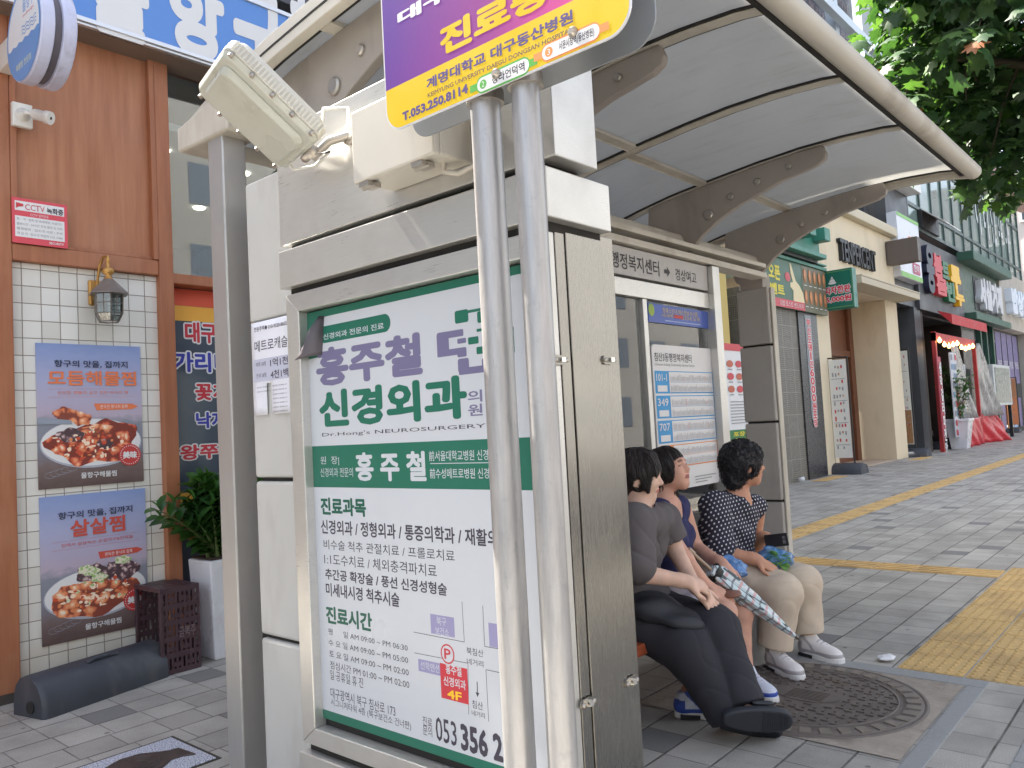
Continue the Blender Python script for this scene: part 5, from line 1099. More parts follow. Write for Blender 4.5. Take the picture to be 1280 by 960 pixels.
# banner stands
def stand(name, label, px, py, h, w, rows, facing=1, col=(214, 212, 204), txt=None, lean=0.0, base_w=.55, hi=None):
    g = G(px, py); x, y = g[0], g[1]; T = thing(name, label, 'banner stand', (x, y, 0), None)
    m = MB(); n = 14; V = []
    for s in (-.55*base_w, -.48*base_w, .48*base_w, .55*base_w):
        sc = .9 if abs(s) > .5*base_w else 1
        for k in range(n+1): a = pi*k/n; V.append((x+.26*cos(a)*sc, y+s, .22*sin(a)**.7*sc if 0 < k < n else 0))
    m.add(V, [(i*(n+1)+k, i*(n+1)+k+1, (i+1)*(n+1)+k+1, (i+1)*(n+1)+k) for i in range(3) for k in range(n)], 0, True); m.add(V[:n+1], [tuple(range(n+1))]); m.add(V[-n-1:], [tuple(range(n+1))]); m.build('base', M_BLKP, T)
    m = MB()
    for s in (-w/2, w/2): m.tube([(x, y+s, .15), (x+lean, y+s, h+.02)], .016, 0, 8)
    m.tube([(x+lean, y-w/2, h+.02), (x+lean, y+w/2, h+.02)], .016, 0, 8); m.build('frame', M_BLK, T)
    m = MB(); m.hexa([(x-.012, y+w/2-.03, .32), (x-.012, y-w/2+.03, .32), (x-.012+lean, y-w/2+.03, h-.02), (x-.012+lean, y+w/2-.03, h-.02)], [(x+.0, y+w/2-.03, .32), (x+.0, y-w/2+.03, .32), (x+lean, y-w/2+.03, h-.02), (x+lean, y+w/2-.03, h-.02)])
    t = MB(); pp = Pl('X', x-.014); rr = random.Random(int(px)); nr = rows
    for r in range(nr):
        z = h-.12-(h-.55)*r/nr
        if r % 3 == 2: t.ruv(pp, -y-w/2+.06, z, -y+w/2-.06, z+.012, 0, .006)
        for k in range(4):
            u = -y-w/2+.08+k*(w-.16)/4
            if rr.random() < .75: t.ruv(pp, u, z-.06-rr.random()*.05, u+(w-.16)/4*.5, z-.03+rr.random()*.02, rr.choice((0, 0, 1, 2)), .008)
    if txt:
        for k, ch in enumerate(txt): t.text(pp, ch, (-y-w*.3, h-.2-.2*k-.14), (-y+w*.3, h-.2-.2*k), 1, .012, .03, px=False)
    if hi: t.ruv(pp, -y-w/2+.04, .34, -y+w/2-.04, hi, 3, .003)
    m.merge(t, 1).build('banner', [mat(name+'_print', col, .5, var=.03, vs=5), M_GREYTX, M_RED, mat('print_tan', (180, 140, 110), .5, var=0), mat('print_wood', (160, 120, 84), .5, var=.2, vs=12)], T)
stand('banner_stand', 'white menu banner on a black base in front of the timber coffee shop entrance', 1057, 592, 2.35, .40, 12, col=(226, 226, 222), base_w=.7)
stand('narrow_banner_stand', 'narrow white and brown banner on a black base at the black doorway', 1137, 571, 2.75, .34, 10, hi=1.2, col=(224, 224, 216), base_w=.85)
g = G(1096, 560)
# charcoal building with the pharmacy sign
CB = thing('charcoal_building', 'dark charcoal shopfront with black recessed doorway beside the coffee shop', 'building', (23, 7, 0))
m = MB(); m.box((21.97, YF+.08, 4.0), (24.0, YF+4, 8.3)); m.box((16.0, YF+.5, 5.86), (21.9, YF+4, 8.3)); m.box((23.7, YF+.05, 0), (24.3, YF+.5, 4)); m.build('wall', M_CHAR, CB)
m = MB(); m.box((22.0, YF+.9, 0), (23.7, YF+1, 3.99)); m.build('doorway', M_BLK, CB)
m = MB(); m.box((22.3, YF+.6, 1.4), (22.6, YF+.88, 2.1)); m.build('red_meter_box', mat('red_box', (170, 44, 48), .5), CB)
m = MB()
for k in range(4): m.box((16.5+k*1.35, YF+.49, 6.3), (17.5+k*1.35, YF+.505, 7.9))
m.build('window', M_GLD, CB)
t = MB(); t.text(Pl('Y', YF+.08), '서면상회', (22.2, 4.12), (23.3, 4.32), 0, .006, 0, px=False); t.build('lettering', M_GREYTX, CB)
PHS = thing('pharmacy_sign', 'tall white lightbox with green edges and coloured letters on charcoal wall', 'shop sign', (22.8, YF-.1, 4.7))
a = [pF6.at(*q) for q in ((1108, 262), (1140, 280), (1145, 360), (1116, 345))]
x0, x1 = 21.9, 23.9; zt, zb = 6.3, 4.62
m = MB(); m.box((x0, YF-.18, zb), (x1, YF+.07, zt)); m.build('box', mat('lightbox_white', (222, 226, 234), .35, var=.02), PHS, bevel=.01)
t = MB(); pp = Pl('Y', YF-.18); t.ruv(pp, x0+.01, zb+.01, x1-.01, zb+.14, 0, .008); t.ruv(pp, x0+.01, zt-.1, x1-.01, zt-.01, 0, .008)
t.text(pp, '시의', (x0+.15, 5.2), (x0+.8, 5.65), 1, .008, .02, px=False); t.text(pp, '약', (x0+.85, 5.2), (x0+1.4, 5.8), 2, .008, .03, px=False); t.text(pp, '국', (x0+1.42, 5.2), (x0+1.85, 5.6), 1, .008, .02, px=False)
t.puv(pp, rrect(x0+1.1, 4.8, x0+1.8, 5.1, .06), 3, .008); t.text(pp, '한약', (x0+1.2, 4.86), (x0+1.7, 5.05), 4, .014, .02, px=False)
t.build('print', [mat('edge_lime', (126, 188, 84), .4, var=0), mat('ink_blue_grey', (90, 96, 140), .4, var=0), M_ORG, mat('stamp_crimson', (176, 48, 90), .4, var=0), M_WHITEP], PHS)
p_ = Pl('X', 21.3); 
BXS = tag(MB().box((21.35, YF-.75, 4.85), (21.65, YF-.02, 5.45)).build('brown_box_sign', mat('brown_box', (96, 86, 80), .5, var=.05), bevel=.01), 'plain dark brown box sign projecting in front of the pharmacy lightbox', 'box sign')
# black restaurant with coloured letters
BR = thing('black_restaurant', 'black fronted restaurant with big red, green and yellow letters and red awning', 'restaurant', (26.6, 6.6, 0))
x0, x1 = 24.05, 29.3
m = MB(); m.box((x0, YF-.03, 3.95), (x1, YF+.3, 6.0)); m.box((x0, YF+.301, 3.9), (x1, YF+3, 6.0)); m.build('fascia', M_CHAR, BR, bevel=.01)
m = MB(); m.box((x0, YF+1.6, 0), (x1, YF+1.7, 3.9)); m.box((24.3, YF+.06, 0), (24.55, YF+1.6, 3.9)); m.box((x1-.1, YF+.1, 0), (x1, YF+1.6, 3.9)); m.build('wall', mat('dark_interior', (66, 58, 54), .7, var=.3, vs=3), BR)
t = MB(); pp = Pl('Y', YF-.03)
t.text(pp, '응', (24.45, 4.5), (25.2, 5.75), 0, .0, .05, depth=.16, px=False)
t.text(pp, '붐', (25.25, 5.0), (26.15, 5.62), 1, .0, .05, depth=.16, px=False); t.text(pp, '뭄', (25.4, 4.5), (26.5, 4.95), 1, .0, .06, depth=.16, px=False)
t.text(pp, '트', (26.2, 5.05), (26.9, 5.5), 2, .0, .05, depth=.16, px=False); t.text(pp, '빈', (26.55, 4.4), (27.4, 4.95), 2, .0, .06, depth=.16, px=False)
t.text(pp, '투', (27.2, 4.85), (28.3, 5.5), 3, .0, .07, depth=.16, px=False); t.text(pp, '누', (27.6, 4.35), (28.6, 4.8), 3, .0, .06, depth=.16, px=False)
t.build('lettering', [mat('letter_navy', (38, 42, 62), .4, var=0), mat('letter_red', (204, 56, 66), .4, var=0), mat('letter_green', (38, 112, 74), .4, var=0), mat('letter_yellow', (240, 190, 40), .4, var=0)], BR)
m = MB(); m.hexa([(24.9, YF-.26, 3.93), (29.4, YF-.26, 3.93), (29.4, YF-.26, 3.90), (24.9, YF-.26, 3.90)], [(24.9, YF-.6, 3.80), (29.4, YF-.6, 3.80), (29.4, YF-.6, 3.52), (24.9, YF-.6, 3.52)]); m.build('awning', mat('awning_red', (190, 52, 56), .6, var=.08, vs=4), BR)
m = MB(); M_REDF = mat('red_frame', (186, 56, 56), .5, var=.08)
for x in (24.2, 29.0): m.box((x, YF-.3, 0), (x+.12, YF-.2, 3.3))
m.box((24.2, YF-.3, 3.05), (29.12, YF-.2, 3.28)); m.box((26.6, YF-.29, 2.2), (26.7, YF-.21, 3.05)); m.build('porch_frame', M_REDF, BR)
for k in range(9):
    x = 24.9+k*.5; m = MB(); z = 3.05-.12*sin(pi*((k % 4)/3.5)); m.lathe((x-.5, YF-.36, z), [(.012, .1), (.02, .07), (.05, .03), (.055, 0), (.03, -.05), (.001, -.06)], seg=12); m.build('bulb', mat('bulb_glow', (255, 196, 110), .5, var=0, emit=2.0), BR)
M_PVC = None
def pvc():
    N = NT('clear_pvc_sheet'); t = N.n('ShaderNodeBsdfTransparent'); t.inputs['Color'].default_value = (.8, .8, .79, 1); g = N.n('ShaderNodeBsdfDiffuse'); g.inputs['Color'].default_value = (.62, .61, .59, 1)
    w = N.n('ShaderNodeBsdfGlossy'); w.inputs['Roughness'].default_value = .12; f = N.noise(N.coord((5, 5, .5), 'World'), 2, 3); m1 = N.n('ShaderNodeMixShader'); N.l(N.rng(f, .35, .65, .25, .55), m1.inputs[0]); N.l(t.outputs[0], m1.inputs[1]); N.l(g.outputs[0], m1.inputs[2])
    m2 = N.n('ShaderNodeMixShader'); m2.inputs[0].default_value = .15; N.l(m1.outputs[0], m2.inputs[1]); N.l(w.outputs[0], m2.inputs[2]); N.l(m2.outputs[0], N.out.inputs['Surface']); N.t.nodes.remove(N.b); return N.m
M_PVC = pvc(); M_TARP = mat('red_tarp', (196, 44, 56), .35, var=.12, vs=5, coat=.2)
def drape(name, x0, xtop, x1, y0, z0, z1, mm, parent, wob=.07, n=40, spread=.3):
    m = MB(); V = []; rows = 10
    for j in range(rows+1):
        f = j/rows; z = z0+(z1-z0)*f
        for i in range(n+1):
            s = i/n; xa = x0+(xtop[0]-x0)*f; xb = x1+(xtop[1]-x1)*f; amp = wob*(1-.5*f)
            V.append((xa+(xb-xa)*s, y0-spread*(1-f)*sin(pi*s)+amp*sin(s*19+j*.25)+amp*.5*sin(s*41+1.3*j), z))
    m.add(V, [(j*(n+1)+i, j*(n+1)+i+1, (j+1)*(n+1)+i+1, (j+1)*(n+1)+i) for j in range(rows) for i in range(n)], 0, True)
    o = m.build(name, mm, parent); o.modifiers.new('thick', 'SOLIDIFY').thickness = .004
drape('plastic_curtain', 25.9, (26.0, 26.7), 27.4, YF-.3, .85, 3.0, M_PVC, BR); drape('plastic_curtain', 29.1, (29.1, 29.7), 31.6, YF-.3, .85, 3.2, M_PVC, BR)
drape('red_tarp', 25.9, (25.9, 28.9), 28.9, YF-.34, .0, .85, M_TARP, BR, .05, 60, .1); drape('red_tarp', 29.1, (29.2, 31.5), 32.3, YF-.32, .0, .9, M_TARP, BR, .09, 40, .35)
def sheet(nm, label, x, y, w, z0, z1, col, rows, cat='menu board', txt=None):
    m = MB(); m.box((x, y, z0), (x+w, y+.03, z1)); t = MB(); pp = Pl('Y', y); rr = random.Random(int(x*10))
    for r in range(rows):
        z = z1-(z1-z0)*(r+.2)/rows; hh = (z1-z0)/rows*.6
        for k in range(3):
            if rr.random() < .85: t.ruv(pp, x+w*(.08+.3*k), z-hh, x+w*(.08+.3*k)+w*.24, z, rr.choice((0, 1, 2, 2)), .01)
    if txt:
        for k, ch in enumerate(txt): t.text(pp, ch, (x+w*.2, z1-.12-(k+1)*w*.95), (x+w*.8, z1-.16-k*w*.95), 3, .018, .04, px=False)
    tag(m.merge(t, 1).build(nm, [mat(nm+'_board', col, .5, var=.03), M_GREYTX, M_RED, mat('print_sky', (130, 160, 190), .5, var=0), M_WHITEP]), label, cat)
sheet('red_vertical_board', 'tall narrow red board of white letters beside the red awning', 23.95, YF-.36, .38, .4, 2.6, (176, 62, 78), 0, 'signboard', '생막걸리파전안주')
sheet('photo_banner', 'tall white banner with blue photographs behind the potted tree', 25.2, YF-.4, .75, .35, 2.75, (206, 208, 214), 9, 'banner')
sheet('wide_menu_board', 'menu board of many small dish photographs behind the plastic curtain', 27.2, YF-.12, 1.1, .6, 2.5, (206, 200, 196), 9)
# small folding board in front
g = G(1164, 560); FB = thing('folding_board', 'low grey folding board with black struts beside the red tarp', 'folding board', (g[0], g[1], 0))
m = MB(); m.box((g[0]-.35, g[1], .02), (g[0]+.35, g[1]+.03, .52)); m.build('board', mat('board_grey', (170, 172, 172), .6), FB)
m = MB(); m.tube([(g[0]+.1, g[1]-.25, .0), (g[0]+.1, g[1]-.01, .4)], .02, 0, 8); m.tube([(g[0]-.2, g[1]-.05, .0), (g[0]+.1, g[1]-.01, .4)], .02, 0, 8); m.tube([(g[0]+.4, g[1]-.05, .0), (g[0]+.1, g[1]-.01, .4)], .02, 0, 8); m.build('strut', M_BLK, FB)
stand('black_banner_base', 'black plastic base of the photo banner at the red tarp', 1184, 561, .5, .4, 0, base_w=.6)
# tree in a white pot
g = G(1201, 557)*.93; TP = thing('potted_tree', 'small leafy tree in a tapered white pot before the red tarp', 'potted plant', (g[0], g[1], 0))
m = MB(); r0, r1 = .2, .3; q = lambda r, z: [(g[0]-r, g[1]-r, z), (g[0]+r, g[1]-r, z), (g[0]+r, g[1]+r, z), (g[0]-r, g[1]+r, z)]
m.hexa(q(r0, 0), q(r1, .78)); m.hexa(q(r1+.03, .781), q(r1+.03, .86)); m.build('pot', mm, TP, bevel=.012)
rn = random.Random(3); st_, lf = MB(), MB()
for k in range(7):
    a = rn.uniform(0, 6.28); P = [Vector((g[0]+.05*cos(a)+f*.28*cos(a), g[1]+.05*sin(a)+f*.28*sin(a), .86+f*rn.uniform(1.1, 1.5))) for f in np.linspace(0, 1, 7)]
    st_.tube(P, [.018*(1-.7*f) for f in np.linspace(0, 1, 7)], 0, 6)
    for p in P[1:]:
        for _ in range(16):
            d = Vector((rn.gauss(0, 1), rn.gauss(0, 1), rn.gauss(.1, .8))).normalized(); leaf(lf, p+d*rn.uniform(.02, .2), d, Vector((0, 0, 1)), rn.uniform(.09, .15), .04)
st_.build('trunk', mat('bark_brown', (110, 92, 74), .8, var=.2), TP); lf.build('crown', leaf_mat('ficus_leaf', (48, 84, 44), (84, 122, 60)), TP)
# green shop and concrete shop, glazed storeys above
GB = thing('green_fronted_shop', 'narrow shop with dark green cornice and raised white letters', 'shop', (32, 6.5, 0))
m = MB(); m.box((29.32, YF-.02, 4.25), (35.0, YF+2.5, 5.85)); m.build('fascia', mat('shop_fascia_green', (84, 104, 92), .5, var=.06), GB)
m = MB(); m.box((28.9, YF-.5, 5.86), (35.2, YF+.0, 6.15)); m.box((29.4, YF-.35, 4.0), (35.2, YF-.0, 4.22)); m.build('cornice', M_DGRN, GB, bevel=.02)
m = MB(); m.box((29.4, YF+.3, 0), (35, YF+.5, 4.2)); m.build('shop_window', M_GLD, GB)
m = MB()
for x in (32.6, 33.6, 34.7): m.box((x, YF+.2, 0), (x+.18, YF+.3, 4.2))
m.build('mullion', M_DGRN, GB)
t = MB(); t.text(Pl('Y', YF-.02), '서실거제', (31.0, 4.55), (34.6, 5.5), 0, .0, .07, depth=.2, px=False); t.build('lettering', mat('letter_silver', (206, 208, 212), .4, var=0), GB)
m = MB(); m.box((30.9, YF-.04, 4.45), (34.8, YF-.022, 5.6)); m.build('letter_backing', M_BLK, GB)
CS = thing('concrete_shop', 'bare concrete shopfront with white raised letters and purple window posters', 'shop', (37.5, 6.5, 0))
m = MB(); m.box((35.02, YF-.1, 4.1), (41.2, YF+3, 6.35)); m.box((40.4, YF-.05, 0), (41.2, YF+3, 4.1)); m.build('wall', M_CON, CS)
t = MB(); t.text(Pl('Y', YF-.1), '밥상천국', (35.9, 4.7), (40.6, 5.6), 0, .0, .07, depth=.25, px=False); t.build('lettering', mat('letter_pale_blue', (216, 226, 238), .4, var=0), CS)
m = MB(); m.box((35.1, YF+.3, 0), (40.4, YF+.4, 4.1)); m.build('shop_window', M_GLD, CS)
t = MB(); pp = Pl('Y', YF+.3)
for k in range(4): t.ruv(pp, 35.6+k*1.15, 2.0, 36.6+k*1.15, 4.0, 0, .01); t.ruv(pp, 35.6+k*1.15, .2, 36.4+k*1.15, 1.4, (0, 1, 2, 0)[k], .01); t.text(pp, '학원모집', (35.75+k*1.15, 2.6), (36.45+k*1.15, 2.9), 3, .02, 0, px=False)
t.build('window_posters', [mat('poster_violet', (108, 98, 142), .5, var=.05), M_ORG, mat('poster_sky', (130, 170, 214), .5, var=.05), M_WHITEP], CS)
stand('leaning_banner_stand', 'orange and white banner on a black base before the concrete shop', 1265, 541, 2.2, .6, 6, col=(210, 150, 110))
AC = thing('mirror_board', 'grey glazed display cabinet standing outside the green fronted shop', 'cabinet', (33.4, YF-.9, 0))
m = MB(); m.box((30.9, YF-.4, 1.15), (33.8, YF-.25, 2.55)); m.build('frame', mat('cabinet_white', (198, 202, 200), .5), AC, bevel=.01)
m = MB(); m.box((31.1, YF-.412, 1.25), (33.6, YF-.401, 2.45)); m.build('glass', mat('cabinet_glass', (110, 130, 124), .08, var=.2), AC)
m = MB()
for x in (31.0, 33.6): m.box((x, YF-.38, 0), (x+.1, YF-.27, 1.149))
m.build('leg', M_BLK, AC)
GZ = thing('glazed_building', 'glass curtain wall storeys with white window decals above the shops', 'building', (32, 8, 6.2))
x0, x1, z0, z1 = 24.02, 41.3, 6.36, 9.55
m = MB(); m.box((x0, YF+.12, z0), (x1, YF+.15, z1)); m.build('glass', mat('curtain_glass', (120, 140, 134), .04, var=.3, vs=.7, spec=1.0), GZ)
m = MB(); nx = 13
for k in range(nx+1): x = x0+(x1-x0)*k/nx; m.box((x-.045, YF+.075, z0), (x+.045, YF+.12, z1))
for z in (z0, z0+.62, z0+2.4, z1): m.box((x0, YF+.08, z-.05), (x1, YF+.119, z+.05))
m.build('mullion', mat('mullion_green_grey', (78, 92, 90), .45, var=.08), GZ)
m = MB(); m.box((x0, YF+.16, z0), (x1, YF+8, 10.4)); m.box((x0-.1, YF+.0, z1+.06), (x1+.2, YF+8, 10.6)); m.build('block', mat('pink_granite', (176, 160, 156), .6, var=.12, vs=2), GZ)
m = MB(); m.box((x0-.2, YF-.45, z1+.05), (x1+.45, YF+.0, z1+.42)); m.build('eave', mat('eave_brown', (150, 120, 112), .6, var=.08), GZ)
m = MB(); m.box((24.6, YF-.55, 7.0), (26.0, YF+.0, 8.0)); 
t = MB(); pp = Pl('Y', YF+.12)
for k, ch in enumerate('이비인후과'): t.text(pp, ch, (33.0+k*1.35, 7.5), (33.75+k*1.35, 9.1), 0, .02, .03, px=False)
t.build('lettering', mat('frosted_decal', (206, 214, 214), .6, var=0), GZ)
m = MB(); m.hexa([(25.2, YF+.0, 6.95), (26.9, YF+.0, 6.95), (26.9, YF-.0, 6.92), (25.2, YF, 6.92)], [(25.2, YF-.6, 6.45), (26.9, YF-.6, 6.45), (26.9, YF-.6, 6.42), (25.2, YF-.6, 6.42)]); m.build('tilted_window', M_CAMW, GZ)
m = MB(); m.box((25.1, YF+.0, 6.4), (27.0, YF+.11, 6.93)); m.build('open_sash', M_BLK, GZ)
AU = thing('air_conditioner', 'white air conditioner outdoor unit high on the charcoal wall', 'air conditioner', (23.5, YF-.2, 7.1))
m = MB(); m.box((22.8, YF-.3, 7.1), (24.0, YF+.07, 8.0)); m.build('casing', M_CAMW, AU, bevel=.01)
m = MB(); m.lathe((23.2, YF-.3, 7.55), [(.001, -.012), (.33, -.012), (.35, 0)], ax=(0, 1, 0), seg=24); m.build('fan_grille', M_GREYTX, AU)
# steel frame and dark letter panel above the coffee shop
UF = thing('rooftop_sign_frame', 'pale steel frame holding a dark lettered panel on the building above the shelter roof', 'sign frame', (19, 6, 8.3))
m = MB(); m.box((13.5, YF+.2, 8.35), (20.9, YF+.3, 12.6)); m.build('panel', mat('dark_letter_panel', (66, 66, 74), .5, var=.1), UF)
t = MB()
for r in range(9): t.text(Pl('Y', YF+.2), '신경통증 재활 물리치료 클리닉', (15.3, 8.6+.42*r), (20.5, 8.8+.42*r), 0, .015, 0, px=False)
t.build('lettering', mat('panel_letters', (150, 130, 134), .5, var=0), UF)
M_PST = mat('pale_steel_paint', (196, 208, 216), .4, var=.04)
for x in (15.6, 18.3, 21.0): MB().box((x, YF-.2, 8.3), (x+.22, YF+.02, 13)).build('post', M_PST, UF)
m = MB(); m.box((13.4, YF-.42, 9.9), (24.6, YF-.26, 10.1)); m.box((13.4, YF-.42, 11.3), (24.6, YF-.26, 11.5)); m.build('rail', M_PST, UF)
# far apartment block
AP = thing('apartment_block', 'grey apartment block with white framed windows far beyond the shops', 'building', (60, 12, 0))
m = MB(); m.box((52, 0, 0), (56, 8.0, 13.9)); m.build('wall', mat('apartment_grey', (160, 156, 154), .8, var=.06, vs=.6), AP)
for r in range(4):
    for k in range(2):
        y = 2.6+k*3.2; z = 3+r*2.7
        m = MB(); m.box((51.9, y, z), (52.02, y+1.7, z+1.7)); w_ = m.build('window', mat('window_frame_white', (220, 220, 216), .5), AP)
        m = MB()
        for s in (0, 1): m.box((51.88, y+.1+.78*s, z+.1), (51.905, y+.8+.78*s, z+1.6))
        m.build('pane', M_GLD, w_)
# menu banner on the shop column, seen between the shelter's post and pillar
a, b = PY(905, 446, YF-.06), PY(936, 555, YF-.06)
x0, x1 = PY(907, 480, YF-.06)[0], PY(935, 480, YF-.06)[0]+.5; zt, zb = PY(918, 430, YF-.06)[2], PY(925, 556, YF-.06)[2]
MBN = thing('menu_banner', 'tall white menu banner of red dishes with a green foot behind the shelter pillar', 'banner', ((x0+x1)/2, YF-.05, zb))
m = MB(); m.box((x0, YF-.06, zb), (x1, YF-.03, zt)); m.build('cloth', M_WHITEP, MBN)
m = MB(); m.box((x0-.02, YF-.065, zb-.9), (x0+.02, YF-.025, zt+.05)); m.box((x1-.02, YF-.065, zb-.9), (x1+.02, YF-.025, zt+.05)); m.build('pole', M_BLK, MBN)
t = MB(); pp = Pl('Y', YF-.06); w, h = x1-x0, zt-zb
t.ruv(pp, x0, zb+h*.0, x1, zb+h*.15, 0, .008); t.ruv(pp, x0, zt-h*.07, x1, zt, 1, .008); t.text(pp, '오늘의 메뉴', (x0+w*.1, zb+h*.02), (x1-w*.1, zb+h*.07), 2, .016, .03, px=False); t.text(pp, '포장됩니다', (x0+w*.1, zb+h*.085), (x1-w*.1, zb+h*.13), 2, .016, .03, px=False)
for r in range(3):
    for k in range(4): t.puv(pp, ell2(x0+w*(.14+.24*k), zt-h*(.2+.125*r), w*.09, h*.035, 16), 1 if (r+k) % 2 else 3, .008); t.ruv(pp, x0+w*(.08+.24*k), zt-h*(.26+.125*r), x0+w*(.2+.24*k), zt-h*(.25+.125*r), 4, .008)
for r in range(8): t.ruv(pp, x0+w*.08, zt-h*(.58+.03*r), x0+w*(.6+.3*((r*7) % 3)/2), zt-h*(.57+.03*r), 4, .008)
t.build('print', [mat('banner_leaf_green', (40, 116, 66), .5, var=0), M_RED, MATS['banner_yellow'], mat('dish_rust', (190, 96, 70), .5, var=0), M_GREYTX], MBN)
# hedge-like shrub in the shop window corner
rn = random.Random(8); lf = MB()
for _ in range(700):
    p = Vector((rn.uniform(11.0, 14.2), rn.uniform(6.9, 7.6), rn.uniform(1.3, 2.9))); d = Vector((rn.gauss(0, 1), rn.gauss(-.3, 1), rn.gauss(0, .7))).normalized(); leaf(lf, p, d, Vector((0, 0, 1)), rn.uniform(.12, .2), .05)
SB = thing('indoor_shrub', 'yellow green leafy shrub behind the glass of the corner shop', 'shrub', (12.6, 7.2, 0))
lf.build('foliage', leaf_mat('lime_leaf', (110, 140, 56), (160, 180, 84)), SB); MB().box((11.2, 7.0, 0), (14.0, 7.5, 1.2)).build('planter_box', M_CON, SB)
# ---------------------------------------------------------------- plane tree by the kerb
def plane_leaf(mb, base, d, up, L, mi):
    d = Vector(d).normalized(); s = d.cross(Vector(up)); s = s.normalized() if s.length > 1e-3 else d.orthogonal().normalized(); n = s.cross(d)
    out = [(0, 0), (.12, .34), (.02, .52), (.30, .40), (.42, .66), (.52, .34), (.74, .36), (.70, .14), (1.0, 0)]
    pts = out+[(a, -b) for a, b in out[-2:0:-1]]
    c = base+d*(L*.35)+n*(L*.03)
    V = [c]+[base+d*(L*a)+s*(L*b)+n*(L*(-.22*b*b*1.6-.16*a*a)) for a, b in pts]
    k = len(pts); mb.add(V, [(0, i+1, (i+1) % k+1) for i in range(k)], mi, True)
TR = thing('plane_tree', 'plane tree with broad lobed leaves hanging over the pavement beyond the shelter roof', 'tree', (8.7, -.95, 0))
rn = random.Random(21); br, lf = MB(), MB()
def branch(p, d, L, r, depth, tips):
    P = [p]; n = 6
    for i in range(n):
        d = (d+Vector((rn.gauss(0, .13), rn.gauss(0, .13), rn.gauss(.0, .1)))).normalized(); p = p+d*(L/n); P.append(p)
    br.tube(P, [r*(1-.6*i/n) for i in range(n+1)], 0, 8)
    if depth == 0: tips.append((P[2:], d)); return
    for i in range(3 if depth > 1 else 4):
        q = P[2+i % 5]; d2 = (d+Vector((rn.gauss(0, .75), rn.gauss(0, .75), rn.gauss(-.05, .45)))).normalized(); branch(q, d2, L*.68, r*.5, depth-1, tips)
base = Vector((8.7, -.95, 0)); m = MB()
TP_ = [base+Vector((.03*sin(k), .04*cos(k*1.3), k*.55)) for k in range(7)]
m.tube([base+Vector((0, 0, -.02))]+TP_[1:], [.17, .15, .145, .14, .135, .13, .12], 0, 14); m.build('trunk', mat('mottled_bark', (142, 134, 114), .85, var=.3, vs=5, bump=.4, bs=20), TR)
top = TP_[-1]; cc0 = Vector((8.5, .85, 4.75)); RR = Vector((2.1, 1.75, 1.45)); cl = []
while len(cl) < 260:
    v = Vector((rn.uniform(-1, 1), rn.uniform(-1, 1), rn.uniform(-1, 1)))
    if .35 < v.length < 1: cl.append(Vector((cc0.x+v.x*RR.x, cc0.y+v.y*RR.y, cc0.z+v.z*RR.z+.25*v.y*0)))
mains = []
for k in range(9):
    a = 2*pi*k/9; e = cc0+Vector((1.35*cos(a), 1.05*sin(a), .55*sin(k*1.7)+.2)); b = top-Vector((0, 0, rn.uniform(0, .5))); mid = (b+e)/2+Vector((0, 0, .25)); P = [b.lerp(mid, t).lerp(mid.lerp(e, t), t)+Vector((rn.gauss(0, .03), rn.gauss(0, .03), rn.gauss(0, .03))) for t in np.linspace(0, 1, 9)]
    br.tube(P, [.065*(1-.75*t)+.008 for t in np.linspace(0, 1, 9)], 0, 8); mains.append(P)
for c in cl:
    q = min((p for P in mains for p in P[3:]), key=lambda p: (p-c).length); mid = (q+c)/2+Vector((0, 0, .08)); br.tube([q, mid, c], [.016, .011, .005], 0, 5)
    for _ in range(42):
        a = Vector((rn.gauss(0, 1), rn.gauss(0, 1), rn.gauss(-.25, .7))).normalized(); q2 = c+a*rn.uniform(.03, .36)
        up = Vector((rn.gauss(0, .45), rn.gauss(0, .45), 1)); dd = (a+Vector((0, 0, -.3))).normalized(); u = rn.random(); plane_leaf(lf, q2, dd, up, rn.uniform(.10, .20), 2 if u < .005 else (1 if u < .26 else 0))
br.build('branches', mat('branch_bark', (96, 88, 72), .85, var=.2), TR); tips = cl
print('tree', len(tips), len(lf.f))
lf.build('crown', [leaf_mat('plane_leaf_dark', (44, 72, 48), (70, 100, 60), .5), leaf_mat('plane_leaf_light', (70, 102, 56), (98, 128, 74), .5), leaf_mat('plane_leaf_brown', (150, 92, 62), (170, 112, 80), .6)], TR)
